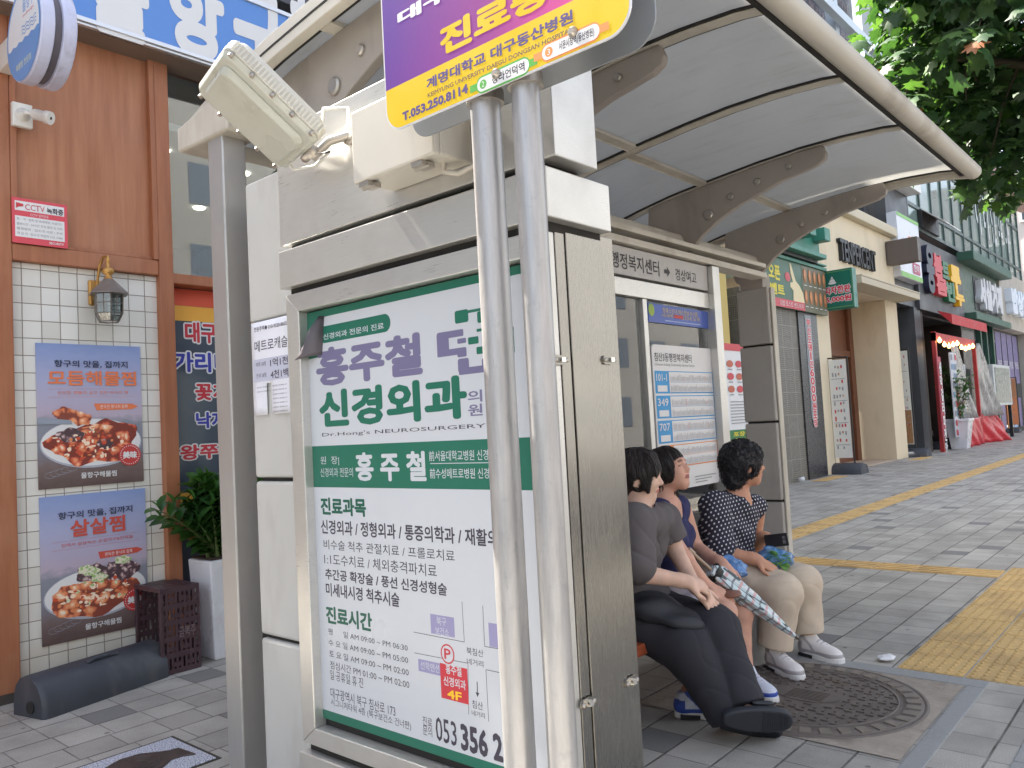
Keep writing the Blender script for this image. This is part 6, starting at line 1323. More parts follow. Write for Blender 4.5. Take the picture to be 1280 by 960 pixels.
# ---------------------------------------------------------------- people: smooth bodies grown from a distance field
class SDF:
    def __init__(s, lo, hi, h):
        s.lo = np.array(lo, float); s.h = h; s.n = np.ceil((np.array(hi)-s.lo)/h).astype(int)+1
        s.D = np.full(s.n, 1.0, np.float32); s.ax = [(s.lo[i]+h*np.arange(s.n[i])).astype(np.float32) for i in range(3)]
    def _put(s, lo, hi, fn, k, sub=False):
        m = k+3*s.h; i0 = np.clip(((np.array(lo)-m-s.lo)/s.h).astype(int), 0, s.n); i1 = np.clip(((np.array(hi)+m-s.lo)/s.h).astype(int)+2, 0, s.n)
        if (i1 <= i0).any(): return
        sl = tuple(slice(a, b) for a, b in zip(i0, i1)); X, Y, Z = s.ax[0][sl[0]][:, None, None], s.ax[1][sl[1]][None, :, None], s.ax[2][sl[2]][None, None, :]
        d = fn(X, Y, Z).astype(np.float32); A = s.D[sl]
        if sub:
            d = -d; hh = np.maximum(k-np.abs(A-d), 0)/max(k, 1e-6); s.D[sl] = np.maximum(A, d)+hh*hh*k*.25
        else:
            hh = np.maximum(k-np.abs(A-d), 0)/max(k, 1e-6); s.D[sl] = np.minimum(A, d)-hh*hh*k*.25
    def cone(s, a, b, ra, rb, k=.02, sub=False):
        a = np.array(a, float); b = np.array(b, float); ba = b-a; L2 = max(ba@ba, 1e-9); R = max(ra, rb)
        def fn(X, Y, Z):
            px, py, pz = X-a[0], Y-a[1], Z-a[2]; t = np.clip((px*ba[0]+py*ba[1]+pz*ba[2])/L2, 0, 1)
            return np.sqrt((px-t*ba[0])**2+(py-t*ba[1])**2+(pz-t*ba[2])**2)-(ra+t*(rb-ra))
        s._put(np.minimum(a, b)-R, np.maximum(a, b)+R, fn, k, sub)
    def ell(s, c, r, k=.02, F=None, sub=False):
        c = np.array(c, float); F = np.eye(3) if F is None else np.array(F, float); r = np.array(r, float); R = r.max()
        def fn(X, Y, Z):
            px, py, pz = X-c[0], Y-c[1], Z-c[2]; q = [px*F[i][0]+py*F[i][1]+pz*F[i][2] for i in range(3)]
            k0 = np.sqrt(sum((q[i]/r[i])**2 for i in range(3))); k1 = np.sqrt(sum((q[i]/r[i]**2)**2 for i in range(3))); return k0*(k0-1)/np.maximum(k1, 1e-6)
        s._put(c-R, c+R, fn, k, sub)
    def cut(s, p, n):
        """drop all on the side n points to"""
        n = np.array(n, float); n /= np.linalg.norm(n); X, Y, Z = s.ax[0][:, None, None], s.ax[1][None, :, None], s.ax[2][None, None, :]
        s.D = np.maximum(s.D, ((X-p[0])*n[0]+(Y-p[1])*n[1]+(Z-p[2])*n[2]).astype(np.float32))
    def fold(s, fn):
        X, Y, Z = s.ax[0][:, None, None], s.ax[1][None, :, None], s.ax[2][None, None, :]; s.D = (s.D+fn(X, Y, Z)).astype(np.float32)
    def merge(s, o): s.D = np.minimum(s.D, o.D)
    def mesh(s):
        D = s.D; D[0], D[-1], D[:, 0], D[:, -1], D[:, :, 0], D[:, :, -1] = (1,)*6
        S_ = D < 0; c = np.zeros(np.array(D.shape)-1, np.int8)
        off = [(i, j, k) for i in (0, 1) for j in (0, 1) for k in (0, 1)]; sh = c.shape
        for i, j, k in off: c += S_[i:i+sh[0], j:j+sh[1], k:k+sh[2]]
        I = np.argwhere((c > 0) & (c < 8)); idx = -np.ones(sh, np.int64); idx[tuple(I.T)] = np.arange(len(I))
        val = {o: D[I[:, 0]+o[0], I[:, 1]+o[1], I[:, 2]+o[2]] for o in off}; acc = np.zeros((len(I), 3)); cnt = np.zeros(len(I))
        for a in off:
            for ax in range(3):
                if a[ax]: continue
                b = list(a); b[ax] = 1; b = tuple(b); va, vb = val[a], val[b]; m = (va < 0) != (vb < 0); t = np.where(m, va/np.where(m, va-vb, 1), 0)
                p = np.array(a, float)[None]+np.zeros((len(I), 3)); p[:, ax] = t; acc += p*m[:, None]; cnt += m
        V = s.lo+(I+acc/cnt[:, None])*s.h; Fs = []
        for ax in range(3):
            a1, a2 = (ax+1) % 3, (ax+2) % 3; sl0 = [slice(None)]*3; sl1 = [slice(None)]*3; sl0[ax] = slice(0, -1); sl1[ax] = slice(1, None)
            A, B = S_[tuple(sl0)], S_[tuple(sl1)]; E = np.argwhere(A != B); E = E[(E[:, a1] > 0) & (E[:, a2] > 0) & (E[:, a1] < sh[a1]) & (E[:, a2] < sh[a2])]
            if not len(E): continue
            def at(d1, d2):
                q = E.copy(); q[:, a1] -= d1; q[:, a2] -= d2; return idx[tuple(q.T)]
            Q = np.stack([at(1, 1), at(0, 1), at(0, 0), at(1, 0)], 1); fl = ~A[tuple(E.T)]; Q[fl] = Q[fl][:, ::-1]; Fs.append(Q[(Q >= 0).all(1)])
        return V, np.concatenate(Fs)
def sdf_obj(sd, name, mats, parent, pick=None, smooth=2):
    V, F = sd.mesh(); off = np.array(parent['_w']) if parent is not None else np.array([*( (V.min(0)+V.max(0))[:2]/2 ), V[:, 2].min()])
    me = bpy.data.meshes.new(name); me.vertices.add(len(V)); me.vertices.foreach_set('co', (V-off).ravel()); me.loops.add(F.size); me.loops.foreach_set('vertex_index', F.ravel().astype(np.int32))
    me.polygons.add(len(F)); me.polygons.foreach_set('loop_start', np.arange(0, F.size, 4, dtype=np.int32)); me.polygons.foreach_set('use_smooth', np.ones(len(F), bool))
    for m in (mats if isinstance(mats, list) else [mats]): me.materials.append(m)
    if pick is not None: me.polygons.foreach_set('material_index', pick(V[F].mean(1)).astype(np.int32))
    me.update(calc_edges=True); o = bpy.data.objects.new(name, me); COL.objects.link(o)
    if parent is not None: o.parent = parent
    else: o.location = off
    o['_w'] = tuple(map(float, off)); return o
A_ = lambda *v: np.array(v, float)
def J(x, y, X): return PX(x, y, X)
def nz(v): v = np.array(v, float); return v/np.linalg.norm(v)
def skin_mat(name, c):
    N = NT(name); p = N.coord(kind='World'); f = N.noise(p, 22, 3, .6); cc = lin(c); N.l(N.mix(N.rng(f, .3, .7, 0, 1), tuple(x*.9 for x in cc), tuple(min(1, x*1.07) for x in cc)), N.b.inputs['Base Color'])
    N.b.inputs['Roughness'].default_value = .62; N.b.inputs['Subsurface Weight'].default_value = .12; N.b.inputs['Subsurface Radius'].default_value = (.012, .004, .002); N.b.inputs['Subsurface Scale'].default_value = .6; return N.m
def cloth_mat(name, c, var=.08, bump=.25, bs=420, rough=.85):
    return mat(name, c, rough, var=var, vs=9, bump=bump, bs=bs, rvar=0, world=True)
def hair_mat(name, c):
    N = NT(name); p = N.coord((90, 90, 12), 'World'); f = N.noise(p, 1.6, 5, .75); cc = lin(c); N.l(N.mix(N.rng(f, .35, .65, 0, 1), tuple(x*.45 for x in cc), tuple(x*1.9 for x in cc)), N.b.inputs['Base Color']); N.b.inputs['Roughness'].default_value = .4; N.bump(f, .9, .005); return N.m
M_HAIR = hair_mat('dark_hair', (36, 29, 28)); M_HAIR2 = hair_mat('permed_hair', (32, 30, 34))
M_EYE = mat('eye_dark', (40, 32, 30), .3, var=0); M_BROW = mat('brow_hair', (112, 84, 72), .7, var=0)
def head(sd, c, f, u):
    f = nz(f); u = nz(np.array(u)-f*np.dot(u, f)); l = np.cross(u, f); Fm = [f, l, u]; P = lambda a, b, d: c+f*a+l*b+u*d
    sd.ell(P(-.014, 0, .028), (.094, .074, .088), .02, Fm); sd.cone(P(.02, 0, .0), P(.050, 0, -.078), .064, .030, .03); sd.ell(P(.02, 0, -.045), (.055, .058, .045), .03, Fm)
    for b in (-1, 1):
        sd.ell(P(.056, b*.034, -.018), (.028, .026, .028), .02, Fm); sd.ell(P(-.006, b*.075, -.006), (.021, .009, .033), .008, Fm); sd.ell(P(.083, b*.010, -.024), (.010, .009, .008), .008, Fm)
    sd.ell(P(.072, 0, .032), (.018, .052, .014), .015, Fm); sd.cone(P(.084, 0, .012), P(.099, 0, -.018), .007, .0105, .012)
    for b in (-1, 1): sd.ell(P(.090, b*.031, .010), (.012, .016, .010), .012, Fm, True); sd.ell(P(.073, b*.031, .010), (.013, .015, .009), .004, Fm)
    sd.ell(P(.081, 0, -.045), (.011, .023, .006), .006, Fm); sd.ell(P(.079, 0, -.055), (.011, .020, .007), .006, Fm)
    def pick(Q, eyes=True):
        q = np.stack([(Q-c)@f, (Q-c)@l, (Q-c)@u], 1); r = np.zeros(len(Q), int); fr = (q[:, 0] > .05) & (q[:, 0] < .12)
        b = np.abs(q[:, 1])
        r[fr & (np.abs(q[:, 2]+.050) < .0085) & (b < .021)] = 1
        r[fr & (np.abs(q[:, 2]-.031) < .005) & (b > .014) & (b < .047)] = 2
        r[fr & (np.abs(q[:, 2]-.010) < (.0055 if eyes else .0028)) & (b > .018) & (b < .044)] = 3
        return r
    return P, Fm, pick
def hand(sd, w, d, n, side=1, curl=.5, L=.165):
    d = nz(d); n = nz(np.array(n)-d*np.dot(n, d)); e = np.cross(d, n)*side; Fm = [d, e, n]
    sd.cone(w-d*.03, w+d*.015, .026, .024, .02); sd.ell(w+d*.045, (.052, .039, .017), .015, Fm)
    for i, (q, ln) in enumerate(((-1.5, .062), (-.5, .072), (.5, .068), (1.5, .052))):
        b = w+d*(.082-.006*abs(q))-e*(q*.0185); d1 = nz(d-n*curl*.7-e*q*.05); d2 = nz(d-n*curl*1.8); d3 = nz(d*.6-n*curl*2.4)
        p1 = b+d1*ln*.45; p2 = p1+d2*ln*.32; p3 = p2+d3*ln*.25
        sd.cone(b-d*.02, p1, .0088, .0082, .006); sd.cone(p1, p2, .0082, .0075, .003); sd.cone(p2, p3, .0075, .0066, .003)
    b = w+d*.018+e*.026; p1 = b+nz(d*.7+e*.75-n*.25)*.042; p2 = p1+nz(d*.95+e*.2-n*.3*curl)*.032; sd.cone(b, p1, .0135, .0105, .014); sd.cone(p1, p2, .0105, .008, .004)
def limb(sd, pts, rs, k=.02):
    for a, b, ra, rb in zip(pts, pts[1:], rs, rs[1:]): sd.cone(a, b, ra, rb, k)
def torso(sd, P, Cc, N, SL, SR, g=0.0, bust=.02):
    l = nz(SL-SR); u = nz(N-P); f = nz(np.cross(l, u)); 
    if f[1] > 0: f = -f
    Fm = [l, f, u]
    sd.ell(P, (.165+g, .13+g, .115+g), .05, Fm); sd.ell(P*.62+Cc*.38, (.142+g, .115+g, .12+g), .06, Fm); sd.ell(Cc, (.148+g, .105+g, .16+g), .06, Fm)
    sd.cone(SL*.92+SR*.08, SR*.92+SL*.08, .058+g*.7, .058+g*.7, .05); sd.cone(Cc, N, .09+g*.5, .055, .05)
    for s in (-1, 1): sd.ell(Cc+f*(.075+g*.5)+l*s*.065+u*-.01, (.062, .05, .06), .05, Fm)
    return Fm
def shoe(parent, ank, toe, upper, sole, accent=None, L=.25, name='shoe'):
    a = np.array(ank, float); t = nz(A_(toe[0]-a[0], toe[1]-a[1], 0)); s_ = A_(-t[1], t[0], 0); heel = A_(a[0], a[1], 0)-t*.055; sd = SDF(A_(a[0], a[1], 0)-A_(.3, .3, .02), A_(a[0], a[1], 0)+A_(.3, .3, .2), .005)
    Fm = [t, s_, A_(0, 0, 1)]; z = A_(0, 0, 1)
    sd.cone(heel+t*.035+z*.055, a*A_(1, 1, 0)+z*.10, .040, .043, .03); sd.ell(heel+t*L*.45+z*.045, (L*.42, .042, .038), .03, Fm); sd.ell(heel+t*L*.76+z*.038, (L*.23, .045, .030), .03, Fm); sd.cone(heel+t*.06+z*.085, heel+t*L*.55+z*.06, .034, .026, .03)
    sd.cut(A_(0, 0, .022), (0, 0, -1)); sd.cut(A_(a[0], a[1], .118)+0*t, nz(A_(-t[0]*.25, -t[1]*.25, 1)))
    o = sdf_obj(sd, name, [upper, accent or upper, sole], parent, lambda Q: np.where((Q[:, 2] < .048) | ((Q-heel)@t < .045) & (Q[:, 2] < .085) | (np.abs((Q-heel)@t-.13+(Q[:, 2]-.03)*.9) < .010) & (np.abs((Q-heel)@s_) > .02), 1, 0) if accent else np.zeros(len(Q)))
    m = MB(); out = []
    for k in range(28):
        q = 2*pi*k/28; x = cos(q); wd = .047*(1+.06*x) if x > -.2 else .043; out.append(heel+t*(L*.5+L*.52*x*(abs(x)**-.12 if abs(x) > .01 else 1))+s_*wd*sin(q)*(abs(sin(q))**-.25 if abs(sin(q)) > .01 else 0))
    m.hexa([tuple(p+z*.001) for p in out], [tuple(p+z*.030) for p in out]); so_ = m.build('sole', sole, o, bevel=.005); q = MB(); q.hexa([tuple(heel+t*a+s_*b+z*.004) for a, b in ((.02, -.0475), (.105, -.0475), (.105, .0475), (.02, .0475))], [tuple(heel+t*a+s_*b+z*.022) for a, b in ((.02, -.049), (.105, -.049), (.105, .049), (.02, .049))]); q.build('heel_cushion', M_BLK, o)
    m = MB()
    for k in range(4): 
        c = heel+t*(L*.40+.022*k)+z*(.098-.008*k); m.tube([c-s_*.022, c+z*.010, c+s_*.022], .004, 0, 6)
    m.build('lace', mat('lace_white', (176, 176, 182), .7, var=0), o)
    return o
# ============ woman in the grey T-shirt
def woman(name, label, base): return thing(name, label, 'person', base)
W1 = woman('person', 'seated woman in grey T-shirt and black trousers, legs stretched out and ankles crossed', (3.08, 2.0, 0))
SK1 = skin_mat('skin_light', (222, 184, 162)); LIP = mat('lip_rose', (190, 110, 104), .45, var=0)
P = A_(3.06, 2.07, .485); N_ = J(797, 634, 3.06); SR, SL = J(789, 655, 2.91), J(829, 650, 3.23); Cc = (P*.36+N_*.64)+A_(0, .02, -.0); Hc = J(799, 597, 3.08)
eR, wR = J(797, 716, 2.87), J(858, 727, 3.02); eL, wL = J(842, 684, 3.27), J(870, 735, 3.13)
hR, hL = P+A_(-.09, -.02, -.02), P+A_(.09, -.02, -.02); kR, kL = J(858, 810, 2.99), J(893, 788, 3.14); aR, aL = J(912, 897, 3.04), J(931, 886, 3.06)
sd = SDF((2.6, 1.2, .0), (3.5, 2.35, 1.22), .005)
hP, hF, hpick = head(sd, Hc, (.40, -.91, -.10), (.05, -.08, 1)); sd.cone(Hc+A_(-.01, .015, -.05), N_+A_(0, .02, -.02), .05, .054, .03)
torso(sd, P, Cc, N_, SL, SR, -.02); limb(sd, [SR, eR, wR], [.05, .041, .027]); limb(sd, [SL, eL, wL], [.05, .041, .027])
hand(sd, wR, J(884, 733, 3.10)-wR, (-.3, -.5, .8), 1, .75); hand(sd, wL, J(893, 757, 3.12)-wL, (-.2, -.35, .9), -1, .35)
limb(sd, [hR, kR, aR], [.085, .06, .034]); limb(sd, [hL, kL, aL], [.085, .06, .036])
tL = J(960, 899, 3.13); limb(sd, [aL, J(920, 900, 3.10), J(942, 899, 3.12), tL], [.036, .034, .030, .020]); tR = J(950, 916, 3.22); limb(sd, [aR, J(914, 908, 3.16), tR], [.034, .030, .020])
for k in range(5): sd.cone(tL+A_(0, 0, -.02+.011*k), tL+A_(.025, -.028, -.02+.011*k), .009, .0075, .004)
sdf_obj(sd, 'body', [SK1, LIP, M_BROW, M_EYE], W1, hpick)
def hair(parent, Pf, Fm, big=.016, front=.055, drop=.0, curl=0.0, mm=M_HAIR, ears=True, back=.0, bangs=False, lo=None):
    c = Pf(0, 0, 0); sd = SDF(c-.24, c+.24, .005); sd.ell(Pf(-.018, 0, .032), (.094+big, .076+big, .090+big), .02, Fm)
    sd.ell(Pf(-.06, 0, -.02-drop), (.055+back, .066, .075+drop), .03, Fm)
    for b in (-1, 1): sd.ell(Pf(.012, b*.066, .0), (.045, .018+big*.3, .055), .02, Fm)
    sd.ell(Pf(.135, 0, -.045), (.100, .108, front+.045), .012, Fm, True)
    if ears:
        for b in (-1, 1): sd.ell(Pf(.006, b*.092, -.026), (.020, .03, .026), .008, Fm, True)
    if bangs:
        for k in range(7): sd.cone(Pf(.045, -.045+.015*k, .095), Pf(.082, -.056+.0185*k, .040-.02*abs(k-3)/3), .016, .006, .02)
        for b in (-1, 1): sd.cone(Pf(.045, b*.062, .06), Pf(.050, b*.070, -.055), .015, .006, .02)
    if curl: sd.fold(lambda X, Y, Z: curl*(np.sin(X*190+np.sin(Z*120)*2)*np.sin(Y*180+1.5*np.sin(X*90))*np.sin(Z*170+np.sin(Y*100)*2))+curl*.5*np.sin(X*97+2*np.sin(Y*70))*np.sin(Z*88))
    o = sdf_obj(sd, 'hair', mm, parent); strands(o, c, Fm, mm, curl); return o
def strands(o, c, Fm, mm, curl, n=650):
    from mathutils.kdtree import KDTree
    me = o.data; V = [v.co.copy() for v in me.vertices]; Nn = [v.normal.copy() for v in me.vertices]; kd = KDTree(len(V))
    for i, v in enumerate(V): kd.insert(v, i)
    kd.balance(); rn = random.Random(len(V)); off = Vector(o['_w']); f, u = Vector(Fm[0]), Vector(Fm[2]); top = Vector(c)-off+u*.10-f*.02; m = MB()
    for _ in range(n):
        i = rn.randrange(len(V)); p, nrm = V[i], Nn[i]; P = [p+off+nrm*.0005]; d = None; ph = rn.uniform(0, 6.3)
        for k in range(7 if not curl > .004 else 6):
            flow = (p-top); flow = flow-u*.03; flow = flow-nrm*flow.dot(nrm)
            if flow.length < 1e-5: break
            flow = flow.normalized()
            if curl > .004: s_ = nrm.cross(flow); flow = flow*cos(ph+k*1.2)+s_*sin(ph+k*1.2)
            q, j, _d = kd.find(p+flow*.010); p, nrm = q, Nn[j]; P.append(p+off+nrm*((.001+.0025*sin(pi*k/6)) if curl <= .004 else (.002+.006*abs(sin(ph+k)))))
        if len(P) > 3: m.tube(P, [.0016]*(len(P)-2)+[.001, .0004], 0, 4, cap=False)
    m.build('hair_strands', mm, o)
hair(W1, hP, hF, .014, .062, .03, .0015, bangs=True)
TEE = cloth_mat('charcoal_jersey', (92, 87, 88))
sd = SDF((2.6, 1.5, .3), (3.55, 2.4, 1.1), .006); torso(sd, P, Cc, N_, SL, SR, .03); sd.ell(P+A_(0, -.03, .03), (.20, .165, .12), .06); limb(sd, [SR+A_(.01, 0, .0), eR+A_(0, 0, .03)], [.085, .082], .05)
s2 = SDF((2.6, 1.5, .3), (3.55, 2.4, 1.1), .006); limb(s2, [SL, eL+A_(0, -.0, .0)], [.082, .078], .03); dL = nz(eL-SL); s2.cut(eL-dL*.035, dL); sd.merge(s2)
sd.cut(eR+A_(0, 0, .02), (-.25, -.25, -1)) if False else None
sd.cone(N_+A_(.0, -.01, .05), N_+A_(0, -.035, .0), .062, .05, .005, True)
sd.fold(lambda X, Y, Z: .006*(1-np.abs(np.sin(Z*24+X*26+2.5*np.sin(Y*9+Z*5))))**4*np.clip((1.0-Z)*4, 0, 1)+.003*np.sin(X*60-Z*40+Y*34))
sd.cut(A_(3.0, 2.0, .44), (0, .1, -1)); tee = sdf_obj(sd, 't_shirt', TEE, W1)
PRN = mat('faded_print', (120, 118, 124), .8, var=.1)
def wrap_print(o, lines):
    from mathutils.kdtree import KDTree
    me = o.data; kd = KDTree(len(me.vertices)); off = Vector(o['_w'])
    for i, v in enumerate(me.vertices): kd.insert(v.co, i)
    kd.balance(); m = MB()
    for L in lines:
        P = []
        for p in L: q, j, _ = kd.find(Vector(p)-off); P.append(q+off+me.vertices[j].normal*.001)
        m.tube(P, .0016, 0, 4)
    m.build('shirt_print', PRN, o)
pr_ = []
for (xa, ya, xb, yb) in ((812, 674, 836, 668), (814, 690, 838, 682), (816, 705, 838, 698), (812, 674, 818, 707), (824, 670, 828, 702), (836, 668, 838, 698), (812, 690, 836, 669), (818, 706, 838, 684)):
    pr_.append([J(xa+(xb-xa)*t, ya+(yb-ya)*t, 2.98) for t in np.linspace(0, 1, 8)])
wrap_print(tee, pr_)
PAN = cloth_mat('black_crepe', (46, 46, 53), bump=.1)
sd = SDF((2.6, 1.2, .0), (3.55, 2.45, .78), .006); sd.ell(P+A_(0, .0, -.01), (.20, .165, .135), .04); limb(sd, [hR, kR+A_(0, 0, .0), aR+A_(0, 0, .01)], [.115, .098, .088], .06); s2 = SDF((2.6, 1.2, .0), (3.55, 2.45, .78), .006); limb(s2, [hL, kL, aL], [.110, .098, .088], .06)
dR, dL = nz(aR-kR), nz(aL-kL); sd.cut(aR+dR*.0, dR); s2.cut(aL-dL*.01, dL); sd.merge(s2)
sd.fold(lambda X, Y, Z: .002*np.sin(Z*40+Y*46+2*np.sin(X*22))+.0032*(1-np.abs(np.sin(X*34+Z*11+Y*7+1.2*np.sin(Z*17+Y*9))))**5); sd.cut(A_(3, 2, .012), (0, 0, -1)); sdf_obj(sd, 'trousers', PAN, W1)
def slipper(parent, c, d, n, L=.275, w=.105):
    d = nz(d); n = nz(np.array(n)-d*np.dot(n, d)); e = np.cross(n, d); out = []
    for k in range(36):
        q = 2*pi*k/36; x = cos(q); out.append(c+d*(L/2*x)+e*(w/2*sin(q)*(1+.12*x)*(abs(sin(q))**-.3 if abs(sin(q)) > .01 else 0)))
    m = MB(); m.hexa([tuple(p+n*.0) for p in out], [tuple(p-n*.034) for p in out]); o = m.build('slipper', mat('black_foam', (46, 49, 56), .6, var=.12, vs=14), parent, bevel=.010, seg=3)
    t = MB()
    for k in range(11):
        x = L*(.08+.034*k); ww = w*.40*sqrt(max(.1, 1-((x)/(L*.52))**2)); p = c+d*x; t.hexa([tuple(p+d*a+e*b+n*.0) for a, b in ((-.0025, -ww), (.0025, -ww), (.0025, ww), (-.0025, ww))], [tuple(p+d*a+e*b+n*.003) for a, b in ((-.0025, -ww), (.0025, -ww), (.0025, ww), (-.0025, ww))])
    t.build('tread', MATS['black_foam'], o)
    s = MB(); 
    for z in (0,):
        V = []; nn = 10
        for i in range(6):
            x = L*(-.06+.06*i)
            for k in range(nn+1): q = pi*k/nn; V.append(c+d*x+e*(w*.50*cos(q))-n*(.030+.055*sin(q)))
        s.add(V, [(i*(nn+1)+k, i*(nn+1)+k+1, (i+1)*(nn+1)+k+1, (i+1)*(nn+1)+k) for i in range(5) for k in range(nn)], 0, True)
    so_ = s.build('strap', MATS['black_foam'], o); so_.modifiers.new('thick', 'SOLIDIFY').thickness = .008
    return o
rt = A_(.66, -.74, .0)
slipper(W1, A_(*J(948, 902, 3.00)), A_(*_r)*1.0+A_(0, 0, -.03), A_(-.72, -.60, -.25)); slipper(W1, A_(*J(938, 914, 3.07)), A_(*_r)+A_(0, 0, -.16), A_(-.55, -.45, -.8), .26)
# ============ woman in the navy sleeveless top
W2 = woman('person', 'seated woman in navy sleeveless top with eyes shut, holding a folded umbrella', (3.52, 2.0, 0))
SK2 = skin_mat('skin_medium', (208, 160, 138)); LIP2 = mat('lip_dark', (158, 92, 86), .5, var=0)
P = A_(3.50, 2.09, .48); N_ = J(832, 632, 3.52); SR, SL = J(818, 643, 3.37), J(851, 634, 3.67); Cc = P*.36+N_*.64+A_(0, .02, 0); Hc = J(837, 589, 3.54)
eR, wR = J(856, 700, 3.31), J(884, 733, 3.40); eL, wL = J(868, 684, 3.76), J(903, 706, 3.62)
hR, hL = P+A_(-.09, -.02, -.02), P+A_(.09, -.02, -.02); kR, kL = J(905, 766, 3.40), J(925, 766, 3.63); aR, aL = A_(3.17, 1.85, .08), J(932, 838, 3.60)
sd = SDF((2.95, 1.45, 0), (4.0, 2.4, 1.25), .005)
hP, hF, hpick = head(sd, Hc, (.06, -.96, .27), (-.05, .28, 1)); sd.cone(Hc+A_(-.01, .02, -.05), N_+A_(0, .02, -.02), .05, .055, .03); torso(sd, P, Cc, N_, SL, SR, -.012)
limb(sd, [SR, eR, wR], [.05, .04, .027]); limb(sd, [SL, eL, wL], [.050, .042, .028]); hand(sd, wR, J(908, 742, 3.46)-wR, (-.2, -.3, .9), 1, .25); hand(sd, wL, J(918, 722, 3.58)-wL, (.1, -.2, .9), -1, .8)
limb(sd, [hR, kR, aR], [.085, .058, .038]); limb(sd, [hL, kL, (kL+aL)/2+A_(0, .02, 0), aL], [.085, .060, .056, .038])
sdf_obj(sd, 'body', [SK2, LIP2, M_BROW, M_BROW], W2, lambda Q: hpick(Q, False)); hair(W2, hP, hF, .010, .060, .045, .0015, back=.01, ears=False)
sd = SDF((3.1, 1.6, .3), (3.95, 2.45, 1.0), .006); torso(sd, P, Cc, N_, SL, SR, .006); sd.cone(N_+A_(0, -.02, .07), N_+A_(0, -.09, -.02), .07, .045, .005, True)
for s, e in ((SR, eR), (SL, eL)): q = nz(s-(SL+SR)/2); sd.cone(s+q*.03+A_(0, 0, .04), s+q*.05+A_(0, 0, -.10), .055, .055, .006, True)
sd.fold(lambda X, Y, Z: .004*np.sin(Z*55+X*30+2*np.sin(Y*25))+.002*np.sin(X*90-Z*30)); sd.cut(A_(3.5, 2, .40), (0, 0, -1)); sdf_obj(sd, 'sleeveless_top', cloth_mat('navy_knit', (44, 46, 88)), W2)
def floral():
    N = NT('pale_floral_cotton'); p = N.coord(kind='World'); v = N.n('ShaderNodeTexVoronoi'); N.l(p, v.inputs['Vector']); v.inputs['Scale'].default_value = 34; f = N.rng(v.outputs['Distance'], .22, .36, 1, 0); f = N.m_('MULTIPLY', f, N.rng(N.noise(p, 70, 2), .42, .6, 0, 1))
    N.l(N.mix(f, lin((226, 218, 226)), N.mix(N.rng(N.noise(p, 12, 2), .4, .6, 0, 1), lin((120, 116, 150)), lin((196, 120, 140)))), N.b.inputs['Base Color']); N.b.inputs['Roughness'].default_value = .8; return N.m
sd = SDF((3.1, 1.5, .2), (3.95, 2.45, .75), .006); sd.ell(P+A_(0, 0, -.01), (.19, .155, .125), .04); limb(sd, [hR, kR], [.105, .092], .03); limb(sd, [hL, kL], [.105, .095], .03); sd.cut(kL+A_(0, .045, 0), (0, -1, -.05)); sd.fold(lambda X, Y, Z: .005*np.sin(Y*60+X*42+Z*20)); sdf_obj(sd, 'shorts', floral(), W2)
SH_W = mat('shoe_pale_mesh', (206, 212, 226), .7, var=.08, vs=60, bump=.3, bs=300); SH_B = mat('shoe_blue', (58, 84, 170), .5, var=.1); SH_S = mat('shoe_sole_white', (226, 226, 224), .6, var=.03)
shoe(W2, aL, J(978, 874, 3.5), SH_W, SH_S, SH_B); shoe(W2, aR, aR+A_(.12, -.2, 0), SH_W, SH_S, SH_B)
# ============ woman in the polka dot blouse
W3 = woman('person', 'seated older woman in navy polka dot blouse and beige trousers holding a phone', (4.12, 2.0, 0))
SK3 = skin_mat('skin_tan', (200, 148, 120))
P = A_(4.12, 2.12, .485); N_ = J(924, 626, 4.12); SR, SL = J(893, 632, 3.95), J(946, 634, 4.30); Cc = P*.36+N_*.64+A_(0, .045, 0); Hc = J(931, 583, 4.14)
eR, wR = J(902, 690, 3.93), J(946, 700, 3.98); eL, wL = J(940, 690, 4.40), J(955, 671, 4.27)
hR, hL = P+A_(-.09, -.02, -.02), P+A_(.09, -.02, -.02); kR, kL = J(978, 740, 4.0), J(1003, 728, 4.28); aR, aL = J(968, 812, 3.98), J(1010, 792, 4.3)
sd = SDF((3.65, 1.4, 0), (4.7, 2.45, 1.25), .005)
hP, hF, hpick = head(sd, Hc, (.66, -.74, .02), (-.0, .04, 1)); sd.cone(Hc+A_(-.01, .02, -.05), N_+A_(0, .03, -.02), .052, .06, .03); torso(sd, P, Cc, N_, SL, SR, -.01)
limb(sd, [SR, eR, wR], [.05, .042, .029]); limb(sd, [SL, eL, wL], [.05, .042, .029]); hand(sd, wR, J(976, 715, 4.02)-wR, (-.2, -.3, .9), 1, .35); hand(sd, wL, J(975, 672, 4.22)-wL, (.2, .2, 1), -1, .5)
limb(sd, [hR, kR, aR], [.085, .06, .04]); limb(sd, [hL, kL, aL], [.085, .06, .04]); sdf_obj(sd, 'body', [SK3, LIP2, M_BROW, M_EYE], W3, hpick); hair(W3, hP, hF, .026, .058, .02, .007, M_HAIR2, back=.012)
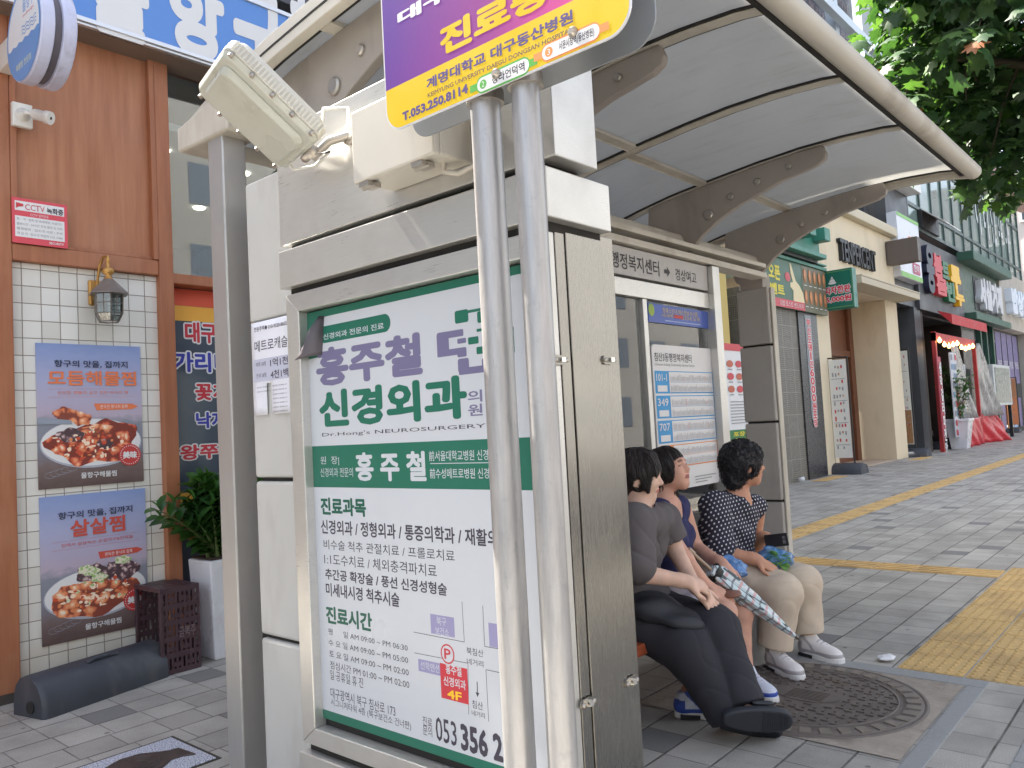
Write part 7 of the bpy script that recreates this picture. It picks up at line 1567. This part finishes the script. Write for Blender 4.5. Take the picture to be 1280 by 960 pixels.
def dots():
    N = NT('navy_polka_dot'); p = N.coord(kind='World'); sx = N.n('ShaderNodeSeparateXYZ'); N.l(p, sx.inputs[0]); a = N.m_('DIVIDE', N.m_('ADD', sx.outputs[0], N.m_('MULTIPLY', sx.outputs[1], -.9)), .030); b = N.m_('DIVIDE', N.m_('ADD', sx.outputs[2], N.m_('MULTIPLY', sx.outputs[1], .35)), .021)
    rowp = N.m_('MULTIPLY', N.m_('MODULO', N.m_('FLOOR', b), 2), .5); fa = N.m_('SUBTRACT', N.m_('FRACT', N.m_('ADD', a, rowp)), .5); fb = N.m_('MULTIPLY', N.m_('SUBTRACT', N.m_('FRACT', b), .5), .75)
    d = N.m_('SQRT', N.m_('ADD', N.m_('MULTIPLY', fa, fa), N.m_('MULTIPLY', fb, fb))); f = N.rng(d, .15, .20, 1, 0); N.l(N.mix(f, lin((36, 38, 56)), lin((214, 212, 216))), N.b.inputs['Base Color']); N.b.inputs['Roughness'].default_value = .75; return N.m
DOT = dots()
sd = SDF((3.65, 1.55, .3), (4.65, 2.5, 1.0), .006); torso(sd, P, Cc, N_, SL, SR, .022); s2 = SDF((3.65, 1.55, .3), (4.65, 2.5, 1.0), .006); limb(s2, [SR, eR, eR*.7+wR*.3], [.085, .078, .066], .03); dR = nz(wR-eR); s2.cut(eR+dR*.07, dR); sd.merge(s2)
s2 = SDF((3.65, 1.55, .3), (4.65, 2.5, 1.0), .006); limb(s2, [SL, eL, eL*.7+wL*.3], [.074, .070, .060], .03); dL = nz(wL-eL); s2.cut(eL+dL*.06, dL); sd.merge(s2)
sd.cone(N_+A_(.0, -.02, .06), N_+A_(.02, -.07, -.0), .06, .03, .005, True); sd.fold(lambda X, Y, Z: .004*np.sin(Z*44+X*30+3*np.sin(Y*12))+.008*(1-np.abs(np.sin(Z*22+X*24+2*np.sin(Y*10))))**4*np.clip((.9-Z)*5, 0, 1)); sd.cut(A_(4, 2, .39), (0, 0, -1)); bl = sdf_obj(sd, 'blouse', DOT, W3)
m = MB(); V = []; n = 24
for j, (r, z) in enumerate(((.062, .035), (.082, .012), (.100, -.014))):
    for k in range(n):
        a = radians(-90+28)+radians(304)*k/(n-1); V.append(N_+A_(r*cos(a)*1.05+.006, .02+r*sin(a), z+.010*(sin(a)+1)))
m.add(V, [(j*n+k, j*n+k+1, (j+1)*n+k+1, (j+1)*n+k) for j in range(2) for k in range(n-1)], 0, True); co_ = m.build('collar', DOT, bl); co_.modifiers.new('thick', 'SOLIDIFY').thickness = .006
BEI = cloth_mat('beige_cotton', (206, 190, 170))
sd = SDF((3.65, 1.4, 0), (4.65, 2.5, .78), .006); sd.ell(P+A_(0, 0, -.01), (.20, .16, .13), .04); limb(sd, [hR, kR, aR], [.112, .090, .088], .06); dR = nz(aR-kR); sd.cut(aR-dR*.02, dR*A_(1, 1, 1)); s2 = SDF((3.65, 1.4, 0), (4.65, 2.5, .78), .006); limb(s2, [hL, kL, aL], [.110, .088, .086], .06); dL = nz(aL-kL); s2.cut(aL-dL*.02, dL); sd.merge(s2)
sd.fold(lambda X, Y, Z: .002*np.sin(Z*38+X*40+2*np.sin(Y*25))+.003*(1-np.abs(np.sin(X*30+Z*9+Y*22+1.5*np.sin(Z*15))))**5); sdf_obj(sd, 'trousers', BEI, W3)
SH_G = mat('shoe_grey_panel', (176, 172, 174), .6, var=.06); SH_W2 = mat('shoe_white_leather', (224, 220, 218), .5, var=.05)
shoe(W3, aR, J(1012, 845, 3.85), SH_W2, SH_S, SH_G, .26); shoe(W3, aL, J(1047, 822, 4.25), SH_W2, SH_S, SH_G, .26)
# ---- what they hold
sd = SDF((2.75, 1.55, .4), (3.3, 2.15, .75), .006); sd.ell(J(832, 766, 2.99), (.10, .17, .045), .02, [nz((1, .1, 0)), nz((-.1, 1, .25)), nz((0, -.25, 1))]); sd.ell(J(806, 756, 2.97), (.10, .12, .055), .05); sd.fold(lambda X, Y, Z: .004*np.sin(X*50+Y*60)); bag = sdf_obj(sd, 'shoulder_bag', mat('black_nylon', (44, 46, 52), .6, var=.1, vs=20, bump=.2, bs=200), None)
tag(bag, 'soft black shoulder bag resting on the lap of the woman in the grey T-shirt', 'bag')
UM = thing('folded_umbrella', 'folded pale blue plaid umbrella held slanting across the laps', 'umbrella', tuple(J(930, 745, 3.55)))
h0, h1, tip = A_(*J(862, 688, 3.36)), A_(*J(889, 712, 3.46)), A_(*J(998.5, 799, 3.82)); d = nz(tip-h1); up = nz(np.cross(d, A_(_fw[0], _fw[1], _fw[2]))); sd_ = np.cross(d, up)
m = MB(); m.tube([h0, h1, h1+d*.08], .008, 0, 10); m.tube([h0-nz(h1-h0)*.01, h0+nz(h1-h0)*.03], .013, 0, 10); m.build('shaft', mat('umbrella_shaft', (170, 150, 130), .4, var=.1), UM)
def plaid():
    N = NT('pale_plaid_cloth'); p = N.coord(kind='World'); r = N.n('ShaderNodeVectorMath', operation='DOT_PRODUCT'); N.l(p, r.inputs[0]); r.inputs[1].default_value = tuple(d); t = N.m_('FRACT', N.m_('MULTIPLY', r.outputs['Value'], 11)); r2 = N.n('ShaderNodeVectorMath', operation='DOT_PRODUCT'); N.l(p, r2.inputs[0]); r2.inputs[1].default_value = tuple(up*.7+sd_*.7); t2 = N.m_('FRACT', N.m_('MULTIPLY', r2.outputs['Value'], 60))
    c = N.mix(N.m_('LESS_THAN', t2, .30), lin((196, 216, 222)), lin((228, 230, 232))); c = N.mix(N.m_('MULTIPLY', N.m_('LESS_THAN', t, .13), .85), c, lin((120, 124, 134))); c = N.mix(N.m_('MULTIPLY', N.m_('LESS_THAN', N.m_('ABSOLUTE', N.m_('SUBTRACT', t, .55)), .09), .6), c, lin((214, 140, 140))); c = N.mix(N.m_('LESS_THAN', N.m_('ABSOLUTE', N.m_('SUBTRACT', t2, .62)), .07), c, lin((72, 84, 90)))
    N.l(c, N.b.inputs['Base Color']); N.b.inputs['Roughness'].default_value = .5; return N.m
m = MB(); L = np.linalg.norm(tip-h1); V = []; nn = 24; fs = [(0, .026), (.06, .040), (.2, .043), (.45, .036), (.75, .020), (.95, .008)]
for f, r in fs:
    for k in range(nn): a = 2*pi*k/nn; rr = r*(1+.28*sin(4*a+f*3)); V.append(h1+d*(L*f)+up*rr*cos(a)+sd_*rr*sin(a))
m.add(V, [(j*nn+k, j*nn+(k+1) % nn, (j+1)*nn+(k+1) % nn, (j+1)*nn+k) for j in range(len(fs)-1) for k in range(nn)], 0, True); m.add(V[:nn], [tuple(range(nn))]); m.build('canopy', plaid(), UM)
m = MB(); m.tube([h1+d*L*.02, h1+d*L*.07], .043, 0, 16); m.build('strap', M_BLK, UM); m = MB(); m.tube([h1+d*L*.93, tip], [.007, .005], 0, 8); m.build('tip', mat('umbrella_tip', (90, 70, 60), .4), UM)
sd = SDF((3.2, 1.5, .4), (3.8, 2.1, .75), .005); sd.ell(J(910, 741, 3.50), (.06, .09, .018), .01, [nz((.6, -.8, 0)), nz((.8, .6, 0)), A_(0, 0, 1)]); tag(sdf_obj(sd, 'wallet', mat('brown_leather', (128, 84, 66), .5, var=.15, vs=30), None), 'brown leather wallet under the hand of the woman in navy', 'wallet')
PH = thing('mobile_phone', 'black mobile phone in a case held by the woman in polka dots', 'phone', tuple(J(970, 676, 4.2)))
q = [A_(*J(x, y, 4.17)) for x, y in ((954.5, 669), (983, 666), (986, 682), (957, 685))]; nrm = nz(np.cross(q[1]-q[0], q[3]-q[0])); m = MB(); m.hexa([tuple(p) for p in q], [tuple(p-nrm*.010*np.sign(nrm@(np.array(CAM)-q[0]))) for p in q]); m.build('case', mat('phone_black', (36, 36, 40), .45, var=.1), PH, bevel=.003)
sg = np.sign(nrm@(np.array(CAM)-q[0])); e1, e2 = nz(q[1]-q[0]), nz(q[3]-q[0]); m = MB(); c = q[0]+(q[1]-q[0])*.86+(q[3]-q[0])*.5; m.hexa([tuple(c+e1*a+e2*b+nrm*sg*.0005) for a, b in ((-.008, -.02), (.008, -.02), (.008, .02), (-.008, .02))], [tuple(c+e1*a+e2*b+nrm*sg*.003) for a, b in ((-.008, -.02), (.008, -.02), (.008, .02), (-.008, .02))]); m.build('lens', mat('phone_lens', (120, 122, 130), .25, metal=.4, var=.1), PH)
def plastic():
    N = NT('blue_plastic_bag'); p = N.coord(kind='World'); f = N.noise(p, 30, 4, .7); N.l(N.ramp(f, [(.3, lin((70, 130, 214))), (.55, lin((110, 170, 232))), (.75, lin((190, 220, 244)))]), N.b.inputs['Base Color']); N.b.inputs['Roughness'].default_value = .22; N.b.inputs['Alpha'].default_value = .62; N.b.inputs['Specular IOR Level'].default_value = .7; N.bump(f, .8, .01); return N.m
PLB = plastic()
def bagblob(name, c, r, label):
    sd = SDF(np.array(c)-.22, np.array(c)+.22, .006); sd.ell(c, r, .02); sd.cone(c+A_(0, 0, r[2]*.5), c+A_(-.02, .02, r[2]*1.25), .035, .02, .03); sd.fold(lambda X, Y, Z: .007*np.sin(X*80+2*np.sin(Z*60))*np.sin(Y*70+Z*50)+.004*np.sin(Z*120+X*60)); o = sdf_obj(sd, name, PLB, None); tag(o, label, 'plastic bag'); return o
bb = bagblob('plastic_bag', A_(*J(968, 698, 4.18)), (.10, .10, .048), 'blue plastic bag of green vegetables on the lap under the phone')
bagblob('plastic_bag', A_(*J(916, 712, 3.74)), (.055, .07, .05), 'small blue plastic bag hanging between the umbrella and the polka dot blouse')
rn = random.Random(2); lf = MB(); c = A_(*J(972, 702, 4.14))
for _ in range(60):
    v = Vector((rn.gauss(0, 1), rn.gauss(0, 1), rn.gauss(.2, .6))).normalized(); leaf(lf, Vector(c)+v*.03, v, Vector((0, 0, 1)), .05, .018)
tag(lf.build('lettuce_leaves', leaf_mat('lettuce', (110, 160, 90), (150, 190, 120), .5)), 'green vegetable leaves showing at the side of the blue bag', 'vegetables')
for o in bpy.data.objects:
    if '_w' in o: del o['_w']
